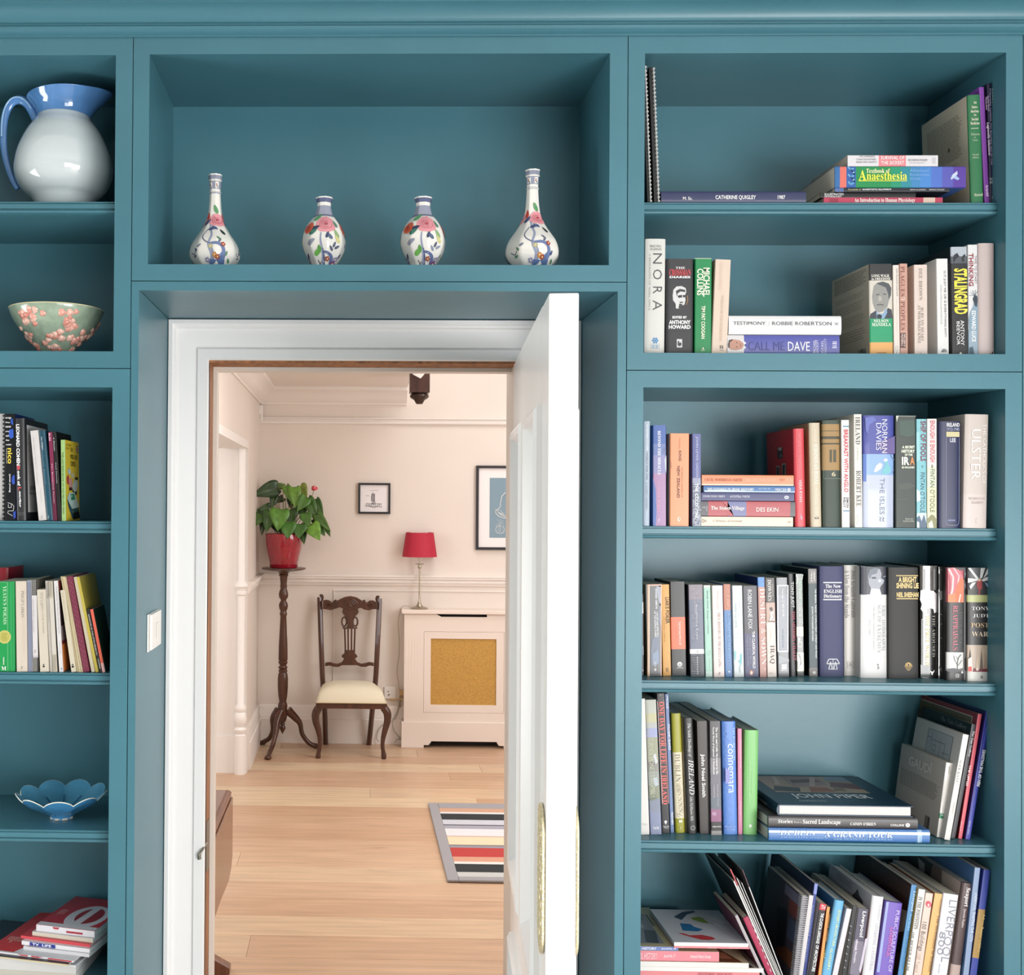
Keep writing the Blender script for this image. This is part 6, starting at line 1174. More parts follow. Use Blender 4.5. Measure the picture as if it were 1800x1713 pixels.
lm('slim grey journal just right of the fanned white one', 484, 470, 1122, 10, d=.2, spine='dcdad6', left='202022', Y=E0 + .010)
lm('dark glossy magazine at the right of the leaning group', 496, 300, 1134, 14, d=.2, spine='e9e7e4', left='24262a', right='16181a', Y=E0 + .014, bands=[(300, 540, '5a2a34')])
# flat pile on the left of the bottom shelf
def flat(label, cxp, w, d, th, yaw, z0, Y, top_hex, edge_hex, name='magazine', cat='magazine', prints=(), ttexts=(), etexts=(), edge_prints=(), pages='eceae6'):
    """a magazine lying flat: cxp = pixel x of its front edge centre, w x d in metres, Y its front edge depth"""
    cx = P(cxp, 1690, Y).x
    if cx > 0 and cx - w / 2 < RX0 + .004:
        x1_ = cx + w / 2; w = x1_ - RX0 - .004; cx = x1_ - w / 2
    if cx < 0: cx = min(cx, LLX1 - .004 - w / 2 * math.cos(yaw) - max(0, -d * math.sin(yaw)))
    r = thing(name, label, cat, (cx, Y, z0)); r.rotation_euler = (0, 0, yaw); OFFS[r.name] = Vector((0, 0, 0))
    c = min(.0007, th * .2)
    mb = MB().box(-w / 2, w / 2, 0, d, th - c, th, M(top_hex, .3)).box(-w / 2, w / 2, 0, d, 0, c, M(edge_hex, .35)).box(-w / 2, w / 2, -.0004, .0012, 0, th - c * .5, M(edge_hex, .35))
    mb.build('cover', None, r, local=True)
    MB().box(-w / 2 + .0008, w / 2 - .0008, .0015, d - .0008, c + .0001, th - c - .0001).build('pages', M(pages, .7, kind='pages'), r, local=True)
    def tp(a, b, e=0): return Vector((-w / 2 + a * w, d * (1 - b), th + .0002 + e))
    def ep(a, b, e=0): return Vector((-w / 2 + a * w, -.0007 - e, th * (1 - b)))
    pm = MB()
    for fn, ps in ((tp, prints), (ep, edge_prints)):
        for lv, pr in enumerate(ps):
            e = .00005 * lv
            if pr[0] == 'rect': q = [fn(pr[1], pr[4], e), fn(pr[3], pr[4], e), fn(pr[3], pr[2], e), fn(pr[1], pr[2], e)]
            elif pr[0] == 'poly': q = [fn(a, b, e) for a, b in pr[1]][::-1]
            elif pr[0] == 'disc': q = [fn(pr[1] + pr[3] * math.cos(2 * math.pi * i / 28), pr[2] - pr[4] * math.sin(2 * math.pi * i / 28), e) for i in range(28)]
            pm.add(q, [tuple(range(len(q)))], M(pr[-1], .35))
    if pm.v: pm.build('cover_print', None, r, local=True)
    for s, a0, b0, a1, b1, hx, st in ttexts: text_on(r, s, tp(a0, b1), (1, 0, 0), (0, 1, 0), (a1 - a0) * w, (b1 - b0) * d, hx, st, name='cover_lettering')
    for s, a0, b0, a1, b1, hx, st in etexts: text_on(r, s, ep(a0, b1), (1, 0, 0), (0, 0, 1), (a1 - a0) * w, (b1 - b0) * th, hx, st, name='lettering')
    return z0 + th + .0002
zz = zbase + .0003
YM = YS + .012
for k, (lab, hx) in enumerate((('thick white magazine at the very bottom of the right flat pile', 'e8e4de'), ('buff journal second from the bottom of the right flat pile', 'c9b490'))):
    zz = flat(lab, 1190, .21, .27, .020, 0, zz, YM, hx, hx)
def zat(y, Y): return P(1200, y, Y).z
zz = flat('pink journal with dark red lettering low in the right flat pile', 1215, .30, .26, max(.004, zat(1706.5, YM) - zz), 0, zz, YM, 'e8e2da', 'ee8f96', etexts=[('HISTORIC SOCIETY', .5, .15, .78, .6, 'a8404c', 'R')])
zz = flat('white magazine with a violet masthead in the right flat pile', 1228, .285, .25, max(.004, zat(1699, YM) - zz), 0, zz, YM, 'dcd4c6', 'f2f0ec', prints=[('rect', .1, .86, .40, .99, '4a4890'), ('rect', .45, .8, .6, .99, '8f86a0'), ('poly', [(.6, .99), (.63, .8), (.88, .8), (.93, .99)], '3a302c'), ('rect', .02, .8, .08, .99, 'd8d0b8')])
zz = flat('white magazine with a brown animal photograph on its cover', 1210, .265, .25, max(.004, zat(1690, YM) - zz), 0, zz, YM, 'd9c8a4', 'f0eeea', prints=[('rect', .04, .7, .55, .99, 'aeb0a0'), ('poly', [(.55, .99), (.58, .72), (.8, .60), (.95, .99)], '7a4a34'), ('poly', [(.70, .9), (.74, .76), (.86, .78), (.88, .92)], 'c08060'), ('rect', .2, .72, .4, .98, 'a09a5c')])
zz = flat('pink spined history journal below the map booklet', 1178, .215, .24, max(.004, zat(1672.5, YM) - zz), 0, zz, YM + .004, 'd8c9a8', 'ef8f9c', etexts=[('OOL HISTORY', .0, .2, .25, .85, 'f6d0d4', 's'), ('Journal No. 17', .33, .3, .47, .75, 'f6dade', 'b'), ('Liverpool History Society', .65, .3, .90, .75, 'f6dade', 'b')])
zz = flat('blue spined history journal with a grey photo cover', 1141, .128, .24, max(.004, zat(1665.5, YM) - zz), 0, zz, YM + .006, 'c9b98e', '7288c8', etexts=[('OL HISTORY', .0, .2, .48, .85, 'e8ecf6', 'b'), ('Journal No. 18', .60, .25, .94, .8, 'e8ecf6', 'b')],
          prints=[('rect', .0, .18, .72, .93, '8a8c94'), ('rect', .0, .25, .6, .36, '5a5e68'), ('rect', .0, .45, .5, .55, 'b8bac0'), ('poly', [(.3, .9), (.45, .6), (.72, .62), (.6, .93)], '454a54'), ('rect', .0, .62, .3, .7, '4a4e58'), ('rect', .74, .2, .80, .5, '55555a')])
zp_ = zz
zz = flat('pink booklet lying directly under the white map booklet', 1251, .166, .20, max(.004, zat(1662.5, YM) - zz) , 0, zz, YM, 'c8303f', 'ef8f96', etexts=[('Maps', .06, .3, .13, .75, 'f8d8dc', 'b'), ('Walk Guide', .44, .3, .57, .75, 'f8d8dc', 'b'), ('Heritage Trail', .73, .3, .94, .75, 'f8d8dc', 'b')])
zz = flat('white map booklet with four coloured district shapes on its cover', 1250, .163, .20, max(.003, zat(1655.5, YM) - zz), 0, zz, YM, 'dcdce4', 'f6f4f4', prints=[('poly', [(.26, .24), (.44, .08), (.62, .03), (.64, .07), (.48, .16), (.34, .34)], '3a5068'), ('poly', [(.50, .26), (.66, .22), (.68, .34), (.76, .44), (.62, .42), (.50, .32)], '8aa23a'), ('poly', [(.28, .44), (.42, .46), (.44, .54), (.54, .62), (.44, .68), (.24, .66)], '2a7ab4'), ('poly', [(.14, .74), (.22, .74), (.28, .80), (.46, .78), (.58, .84), (.60, .90), (.50, .93), (.40, .92), (.30, .86)], 'd8383f'), ('poly', [(.62, .2), (.95, .5), (.93, .52), (.6, .22)], 'c4c4ce'), ('poly', [(.7, .35), (.9, .9), (.88, .91), (.68, .36)], 'c8c8d2')])
# flat pile on the left unit's bottom shelf
zz = zbase + .0003; YL = YS + .03
W_ = .23; ya_ = -.30
for k, (lab, hx) in enumerate((('buff magazine at the bottom of the left pile', 'd8d2c4'), ('plain white magazine second from the bottom of the left pile', 'e4e2de'))):
    zz = flat(lab, 40, .25, .22, .022, -.1, zz, YL, hx, hx)
def zal(y, Y, x=60): return P(x, y, Y).z
zz = flat('white brochure under the cream magazine in the left pile', 40, .26, .2, max(.004, zal(1707, YL) - zz), -.2, zz, YL - .005, 'd4d8e0', 'e8e8ea', prints=[('rect', .45, .7, .7, .98, 'b4bac8')])
zz = flat('cream and black magazine in the lower part of the left pile', 20, .28, .2, max(.004, zal(1696, YL) - zz), -.22, zz, YL - .005, '26232c', 'd8cba4', prints=[('rect', 0, .6, .35, .98, 'd8cba4')])
zz = flat('red and white magazine with rounded white letter, left front of the pile', 52, .22, .25, max(.004, zal(1684, YL) - zz), -.24, zz, YL + .0, 'dfe0e4', 'f2f1f4', prints=[('poly', [(0, .0), (.52, 0), (.44, .55), (.36, .98), (0, .98)], 'd83a3c'), ('poly', [(.30, .98), (.36, .80), (.48, .68), (.6, .66), (.6, .98)], 'e4e5e9')], ttexts=[('vegetarian', .05, .62, .32, .8, 'f0b4ac', 's')], edge_prints=[('poly', [(.36, .1), (.48, .1), (.48, .75), (.40, .75)], 'c83a44'), ('poly', [(.52, .1), (.66, .1), (.60, .8), (.52, .8)], 'c83a44'), ('poly', [(.72, .1), (.98, .15), (.98, .8), (.70, .8)], 'c83a44')])
zz = flat('torn grey supplement with blue and red print in the left pile', 105, .165, .22, .008, -.23, zz, YL + .012, 'd0d2d8', 'dcdce0', prints=[('poly', [(.05, .9), (.3, .86), (.34, .97), (.05, .99)], 'b43a44'), ('poly', [(.3, .84), (.62, .82), (.9, .93), (.6, .98), (.32, .96)], '3a4a9c')])
zz = flat('white listings magazine with a blue title strip in the left pile', 135, .172, .21, .009, -.24, zz, YL + .018, 'e8e6ea', 'eceaee', prints=[('rect', .03, .84, .98, .99, 'e9e6ea')], edge_prints=[('rect', .12, .05, .50, .95, '2f3f98')], etexts=[('TV  LIFE', .16, .2, .44, .8, 'e8ecf6', 'b')])
zz = flat('thin red brochure poking out to the left of the pile', 130, .178, .2, .006, -.26, zz, YL + .03, 'd8404a', 'e0505a')
zz = flat('white and black card with a yellow badge in the left pile', 152, .155, .19, .009, -.25, zz, YL + .035, 'dcdad8', 'd8d0c0', prints=[('poly', [(.30, .62), (1, .62), (1, .97), (.24, .97)], '17191b'), ('disc', .13, .80, .06, .10, 'd8c83c'), ('poly', [(.10, .66), (.18, .66), (.14, .74)], '2a2a2a')])
zz = flat('folded red and white magazine with a big white letter, top of the left pile', 160, .148, .19, .015, -.24, zz, YL + .04, 'c02c3a', 'e6e4ea', prints=[('disc', .62, .62, .32, .38, 'dcdce4'), ('disc', .64, .58, .21, .26, 'a02432'), ('poly', [(.56, .25), (.68, .25), (.64, .95), (.50, .95)], 'dcdce4'), ('poly', [(0, .9), (1, .9), (1, 1), (0, 1)], 'e4e2e8')], ttexts=[('vegetarian', .08, .4, .2, .7, 'e0a0a4', 's')], edge_prints=[('poly', [(.28, .1), (.4, .1), (.38, .4), (.30, .4)], 'b83a48'), ('rect', .52, .45, .8, .75, 'b02c40')])

# ---- left unit, first shelf of the lower part
zT = shL1; Y1 = YS + .004
crop(0, 640, 2.597)
book('white comb-bound report partly out of frame on the left poetry shelf', -16, 19, 226, 714, 2, z=zT, d=.2, spine='e4e2e2', right='dcdada', Y=Y1 + .02, name='comb_bound_report', cat='report')
nb = [o for o in C.objects if o.name.startswith('comb_bound_report')][-1]
cv = [c for c in nb.children if c.name.startswith('cover')][0]; wN = max(v.co.x for v in cv.data.vertices); hN = max(v.co.z for v in cv.data.vertices)
mb = MB()
for k in range(26):
    z_ = hN * (k + .5) / 26
    mb.tube(spline([(wN + .001, .014, z_), (wN + .003, .002, z_), (wN * .6, -.002, z_)], 3), .0022, 5)
mb.build('comb_binding', M('17181a', .4), nb, local=True, smooth=True)
crop(0, 715, 8.157)
book('black music biography with yellow title and blue photo patches', 68, 228, 100, 1638, -10, z=zT, d=.15, spine='1c1e22', right='1a2a5a', Y=Y1, rough=.25, texts=[('songs', 78, 150, 162, 178, 'h', 'e4e4e4', 'b'), ('they', 78, 212, 146, 240, 'h', 'e4e4e4', 'b'), ('never', 80, 276, 162, 300, 'h', 'e4e4e4', 'b'), ('play', 82, 344, 140, 368, 'h', 'e4e4e4', 'b'), ('on', 84, 408, 130, 432, 'h', 'e4e4e4', 'b'), ('the', 84, 468, 134, 492, 'h', 'e4e4e4', 'b'), ('radio', 88, 532, 164, 556, 'h', 'e4e4e4', 'b'), ('nico', 112, 596, 176, 820, 'd', 'f2d84a', 'b'), ('james young', 126, 968, 156, 1232, 'd', 'eaeaea', 'b')],
     prints=[('poly', [(150, 180), (185, 170), (190, 260), (160, 250)], '3a5fc0'), ('poly', [(130, 330), (190, 320), (195, 440), (150, 460), (125, 420)], '3f66cc'), ('poly', [(180, 990), (210, 985), (215, 1110), (180, 1120), (165, 1060)], '3f5cc0'), ('poly', [(190, 1520), (225, 1500), (225, 1600), (195, 1610)], '3a56b8'), ('line', [(150, 600), (96, 600), (96, 810), (110, 810)], 'e8e4d0', 5), ('line', [(110, 1380), (160, 1395), (165, 1450), (120, 1450), (120, 1400)], 'dcdcdc', 7), ('line', [(165, 1395), (200, 1430), (190, 1500), (120, 1500), (110, 1530), (180, 1570)], 'dcdcdc', 7)])
book('charcoal hardback with a white lyric sheet on its cover', 232, 372, 165, 1640, -24, hard=True, z=zT, d=.19, spine='2f3033', right='232427', Y=Y1, texts=[('LEONARD COHEN', 230, 252, 280, 846, 'd', 'f0f0f0', 'B'), ('B', 244, 852, 288, 912, 'd', 'd8555c', 'B'), ('ook of', 250, 922, 290, 1140, 'd', 'f0f0f0', 'B'), ('L', 262, 1158, 305, 1205, 'd', 'd8555c', 'B'), ('onging', 262, 1215, 304, 1445, 'd', 'f0f0f0', 'B'), ('McCLELLAND', 250, 1524, 352, 1536, 'h', '8a8a8c', 's'), ('STEWART', 262, 1552, 340, 1562, 'h', '8a8a8c', 's')],
     rprints=[('rect', .06, .06, .93, .92, 'd6d4d4')] + [('rect', .08, .1 + i * .07, .9, .103 + i * .07, 'a4a2a2') for i in range(10)], rt=[('LEONARD', .14, .66, .6, .70, '2a2a2c', 'b'), ('Book of Longing', .14, .715, .75, .755, '55555a', 'b')])
book('white poetry paperback leaning left against the lyric sheet', 552, 668, 345, 1640, -122, z=zT, d=.13, spine='e6e1e0', right='d8d2d0', Y=Y1 + .002, texts=[('Paul Muldoon: The Poems, selected by', 470, 440, 486, 1130, 'd', '9a9290', 'r'), ('Seamus Heaney', 572, 1180, 588, 1380, 'd', 'b4aca8', 'r'), ('ff', 588, 1570, 610, 1614, 'h', '4a4644', 'i')])
book('deep teal slim poetry hardback leaning left', 672, 768, 345, 1640, -122, hard=True, z=zT, d=.13, spine='1b5166', right='143e50', Y=Y1 + .002, texts=[('Tess Gallagher', 586, 432, 604, 630, 'd', 'eef2f4', 'b'), ('The Visitor: Moving', 600, 640, 618, 860, 'd', '6f9cb0', 's'), ('Beyond', 626, 900, 644, 1105, 'd', '6f9cb0', 's'), ('ff', 682, 1568, 706, 1614, 'h', 'c8d8de', 'i')])
book('plum coloured slim paperback leaning left beside a black one', 762, 818, 362, 1640, -72, z=zT, d=.13, spine='8a2a52', Y=Y1 + .002, texts=[('BLISS', 697, 380, 722, 490, 'd', 'f0c8d8', 'b'), ('The Rattlebag Poems', 736, 810, 752, 1390, 'd', 'f0d8e2', 'r')], bands=[(1100, 1640, '6a2040')])
book('black slim paperback right of the plum coloured one', 830, 884, 358, 1640, -80, z=zT, d=.13, spine='1c1a1a', right='141414', Y=Y1 + .002, texts=[('A Wander', 762, 430, 780, 640, 'd', 'f0f0f0', 'i'), ('Paul Durcan', 794, 800, 808, 1100, 'd', 'c8c8c8', 'r')])
crop(95, 765, 10.7)
book('yellow picture-book hardback with toy cars on its cover', 142, 222, 85, 1630, -20, hard=True, z=zT, d=.125, spine='a6cf80', right='e3c73c', Y=Y1, texts=[('THE LADYBIRD BOOK OF THE MID-LIFE CRISIS', 142, 320, 182, 1500, 'd', '3a4a34', 's')],
     rt=[('THE LADYBIRD', .05, .045, .40, .068, '4a3c1c'), ('BOOK OF', .05, .088, .26, .112, '4a3c1c'), ('THE', .34, .085, .52, .135, '2a2a1c', 's'), ('MID-LIFE', .34, .17, .86, .225, '2a2a1c', 's'), ('CRISIS', .34, .255, .72, .315, '2a2a1c', 's')],
     rprints=[('disc', .87, .09, .10, .05, '2a2c24'), ('disc', .87, .09, .075, .036, 'e8e4cc'), ('disc', .87, .09, .045, .025, 'c8382e'),
              ('poly', [(.14, .37), (.24, .34), (.36, .37), (.38, .41), (.26, .425), (.15, .40)], 'c4d4da'), ('poly', [(.06, .46), (.20, .42), (.24, .47), (.20, .55), (.08, .54)], 'c2484c'), ('poly', [(.22, .49), (.42, .46), (.46, .54), (.40, .59), (.24, .58)], 'd89a9c'), ('poly', [(.22, .585), (.44, .58), (.44, .62), (.23, .625)], '3a2228'), ('poly', [(.36, .42), (.50, .395), (.66, .41), (.66, .46), (.52, .47), (.38, .455)], 'd8cf9c'), ('poly', [(.45, .56), (.62, .48), (.82, .49), (.90, .53), (.80, .62), (.62, .64), (.46, .60)], 'c9d4cc'), ('poly', [(.46, .60), (.62, .64), (.80, .62), (.80, .67), (.62, .68), (.47, .635)], '3a4a44'), ('poly', [(.68, .45), (.90, .45), (.88, .48), (.68, .485)], '2a2a20'),
              ('poly', [(.06, .72), (.22, .65), (.60, .645), (.80, .75), (.92, .82), (.90, .87), (.55, .90), (.38, .84), (.10, .74)], 'c6ddd6'), ('poly', [(.30, .67), (.58, .66), (.64, .735), (.36, .745)], '2f8a62'), ('poly', [(.34, .68), (.44, .675), (.46, .70), (.36, .71)], 'a8d4c4'), ('poly', [(.06, .72), (.40, .86), (.50, .94), (.46, .985), (.16, .83)], '2a5a72'), ('poly', [(.40, .855), (.90, .835), (.92, .88), (.52, .905)], '2f5a5c'), ('poly', [(.46, .905), (.92, .88), (.98, .97), (.50, .99)], '1c1c1a')])
# ---- left unit, second shelf
zT = shL2; Y1 = YS + .004
crop(0, 990, 7.785)
book('tall red hardback standing behind the green poetry volume', -60, 102, 60, 1400, 0, hard=True, z=zT, d=.12, spine='a8162c', Y=YS + .155)
book('fat bright green poetry paperback with a gold roundel', -30, 205, 250, 1480, -8, z=zT, d=.13, spine='23a455', Y=Y1, rough=.35, texts=[('YEATS’S POEMS', 42, 310, 92, 835, 'd', 'c4ecc4', 'r'), ('PAPERMAC', 42, 1285, 60, 1392, 'd', 'e8f4e4', 'b'), ('M', 22, 1412, 86, 1462, 'h', 'f0f8ec', 'R')],
     prints=[('line', [(104, 260), (108, 1478)], '8ad8a0', 6), ('line', [(150, 254), (156, 1478)], '6acc8c', 5), ('line', [(180, 252), (188, 1478)], '6acc8c', 4), ('disc', 62, 1008, 88, 92, 'd6cf7c'), ('disc', 62, 1008, 70, 74, 'cbc468'), ('line', [(0, 255), (90, 262), (104, 300)], '8ad8a0', 5)] + [('rect', 20 + 8 * (i % 2), 960 + i * 18, 100 - 6 * (i % 3), 966 + i * 18, 'a8a24c') for i in range(6)])
book('thick cream paperback with grey capitals', 225, 378, 245, 1482, -16, z=zT, d=.13, spine='e3d6c6', Y=Y1, texts=[('PHILIP LARKIN', 290, 378, 328, 740, 'd', '8f8880', 'r'), ('REQUIRED WRITING', 300, 755, 332, 1252, 'd', 'd0c2b2', 'r'), ('ff', 284, 1408, 314, 1454, 'h', '5a544c', 'i')])
book('slim grey-blue paperback right of the thick cream one', 384, 446, 232, 1482, -18, z=zT, d=.14, spine='8a90a4', right='a8a8a0', Y=Y1, bands=[(232, 260, '9aa0b0')])
book('black and white patterned paperback with a white title label', 452, 524, 220, 1482, -26, z=zT, d=.14, spine='4a4a48', right='6a665c', Y=Y1, bands=[(438, 1260, 'e6e1e2'), (1260, 1288, 'cfc8cc')], texts=[('SEAMUS HEANEY: Station Island', 446, 490, 464, 940, 'd', 'a8a0a6', 's'), ('ff', 468, 1182, 492, 1228, 'h', '55504e', 'i')],
     prints=[('disc', 432 + (i % 4) * 18 + (0 if i < 44 else 20), (232 + (i // 4) * 19) if i < 44 else (1296 + ((i - 44) // 4) * 17), 5.5, 5, 'dcd8d0') for i in range(88)])
book('cream poetry paperback shorter than its neighbours', 546, 672, 360, 1486, -46, z=zT, d=.12, spine='e0d6c4', right='c9bba0', Y=Y1, texts=[('W. B. Yeats', 548, 400, 562, 590, 'd', '9a9284', 's'), ('FIFTY IRISH LOVE POEMS', 566, 405, 584, 960, 'd', '9a9284', 's')], prints=[('disc', 598, 1388, 10, 10, '2a2824'), ('rect', 584, 1402, 612, 1424, '2a2824')])
book('pale grey paperback behind the cream poetry books', 684, 722, 240, 1484, -66, z=zT, d=.13, spine='c4bcb2', Y=Y1, texts=[('Carol Ann Duffy', 628, 268, 652, 480, 'd', '66605c', 's'), ('Selected Poems', 648, 560, 664, 800, 'd', 'a49c94', 's')])
book('speckled paperback with a cream label between grey and white books', 724, 786, 245, 1484, -66, z=zT, d=.13, spine='cfc6b4', right='4a4032', Y=Y1, bands=[(480, 1240, 'ddd6ca')], prints=[('disc', 664 + (i % 3) * 18, 262 + (i // 3) * 20, 5, 5, '6a6254') for i in range(30)] + [('disc', 728 + (i % 3) * 18, 1262 + (i // 3) * 20, 5, 5, '6a6254') for i in range(33)])
book('white paperback with a small blue logo leaning left', 808, 868, 240, 1484, -76, z=zT, d=.13, spine='e9e5e4', right='d07a3c', Y=Y1, texts=[('Pamela Vermes: We learned at school to garden', 762, 320, 782, 960, 'd', '7a7472', 's'), ('Twelve & Twig', 808, 1060, 822, 1230, 'd', '9a94a0', 's')], prints=[('disc', 844, 1440, 12, 14, '8fb4d4')], rprints=[('rect', .0, 0, 1, .12, 'a04a44'), ('rect', .0, .12, 1, .5, '3a2a30'), ('rect', 0, .5, .8, .66, '9a8a8a'), ('rect', 0, .66, 1, .70, '7a2430')])
book('narrow cream paperback with a penguin-like black mark, leaning left', 974, 1044, 370, 1484, -154, z=zT, d=.12, spine='ded4bc', Y=Y1, texts=[('W. B. Yeats: Collected Poems', 846, 400, 864, 790, 'd', 'b0a488', 's')], prints=[('disc', 993, 1385, 10, 10, '2a2824'), ('rect', 980, 1400, 1012, 1424, '2a2824')])
for k, (xb, wd, xt, hx, lab) in enumerate(((1052, 26, 828, 'c9b78e', 'first thin buff pamphlet of the leaning sheaf'), (1082, 26, 856, 'd6c6a0', 'second thin buff pamphlet of the leaning sheaf'), (1112, 24, 880, 'cdb996', 'third thin buff pamphlet, touching the wine red one'))):
    book(lab + ' on the left shelf', xb, xb + wd, 180 + k * 3, 1500, xt - xb, z=zT, d=.14, spine=hx, Y=Y1 + .002, name='pamphlet', cat='pamphlet')
book('wine red flecked booklet in the leaning sheaf of pamphlets', 1140, 1226, 185, 1500, 908 - 1140, z=zT, d=.14, spine='7c2440', Y=Y1 + .002, rough=.6, prints=[('line', [(920 + (i * 23) % 60 + (i * 4.8), 210 + i * 26), (924 + (i * 23) % 60 + (i * 4.8), 236 + i * 26)], 'b8808c', 3) for i in range(48)])
book('slim buff pamphlet between the wine red booklet and the olive one', 1250, 1300, 190, 1504, 1004 - 1250, z=zT, d=.14, spine='cfc3a8', Y=Y1 + .002, name='pamphlet', cat='pamphlet')
book('large olive yellow songbook leaning left with its cover showing', 1306, 1350, 192, 1506, 1042 - 1306, z=zT, d=.15, spine='c9b64a', right='a09038', Y=Y1 + .002)
book('small black paperback with white lettering leaning against the olive songbook', 1362, 1394, 630, 1490, 1186 - 1362, z=zT, d=.10, spine='221e1c', Y=Y1, texts=[('KINGDOM OF THE LITTLE BENEATH', 1204, 700, 1222, 1250, 'd', 'e0dcd4', 's'), ('HARDIE', 1338, 1310, 1354, 1440, 'd', 'e0dcd4', 's')])
book('small orange-red hardback with a dark green cover, rightmost on its shelf', 1400, 1442, 632, 1486, 1230 - 1400, hard=True, z=zT, d=.11, spine='f0664c', right='16301f', Y=Y1, bands=[(1360, 1486, 'f2b8b4')])
ALB[0] = .85
# ------------------------------------------------------------------ vases in the display box
def decal(mb, prof, cen, pts, hx, nfan=3, lift=.0005):
    """a flat painted shape wrapped on a lathe: pts are (angle, z) pairs; facet function RAD gives the radius"""
    ca = sum(p[0] for p in pts) / len(pts); cz = sum(p[1] for p in pts) / len(pts)
    n = len(pts); vs = []; fs = []
    def at(a, z):
        r_ = prof(z, a) + lift; return (cen[0] + r_ * math.sin(a), cen[1] - r_ * math.cos(a), cen[2] + z)
    vs.append(at(ca, cz))
    for k in range(1, nfan + 1):
        t = k / nfan
        for a, z in pts: vs.append(at(ca + (a - ca) * t, cz + (z - cz) * t))
    for i in range(n): fs.append((0, 1 + i, 1 + (i + 1) % n))
    for k in range(nfan - 1):
        for i in range(n):
            j = (i + 1) % n; b = 1 + k * n
            fs.append((b + i, b + n + i, b + n + j, b + j))
    mb.add(vs, fs, M(hx, .25))
def strip(mb, prof, cen, pts, wd, hx, lift=.0006):
    """a painted branch: a ribbon of width wd along (angle, z) points"""
    q = [(v.x, v.z) for v in spline([(a, 0, z) for a, z in pts], 4)]
    vs = []; fs = []
    n = len(q); ws = wd if isinstance(wd, (list, tuple)) else [wd, wd]
    for i, (a, z) in enumerate(q):
        a0, z0 = q[max(i - 1, 0)]; a1, z1 = q[min(i + 1, n - 1)]
        r_ = prof(z, a); da, dz = (a1 - a0) * r_, z1 - z0; L_ = math.hypot(da, dz) or 1e-6
        w_ = (ws[0] + (ws[1] - ws[0]) * i / (n - 1)) / 2
        for s in (-1, 1):
            aa = a + s * (-dz / L_) * w_ / r_; zz_ = z + s * (da / L_) * w_
            R_ = prof(zz_, aa) + lift; vs.append((cen[0] + R_ * math.sin(aa), cen[1] - R_ * math.cos(aa), cen[2] + zz_))
    for i in range(n - 1): fs.append((2 * i, 2 * i + 1, 2 * i + 3, 2 * i + 2))
    mb.add(vs, fs, M(hx, .25))
GLZ = M('eeebe4', .10, coat=.5)
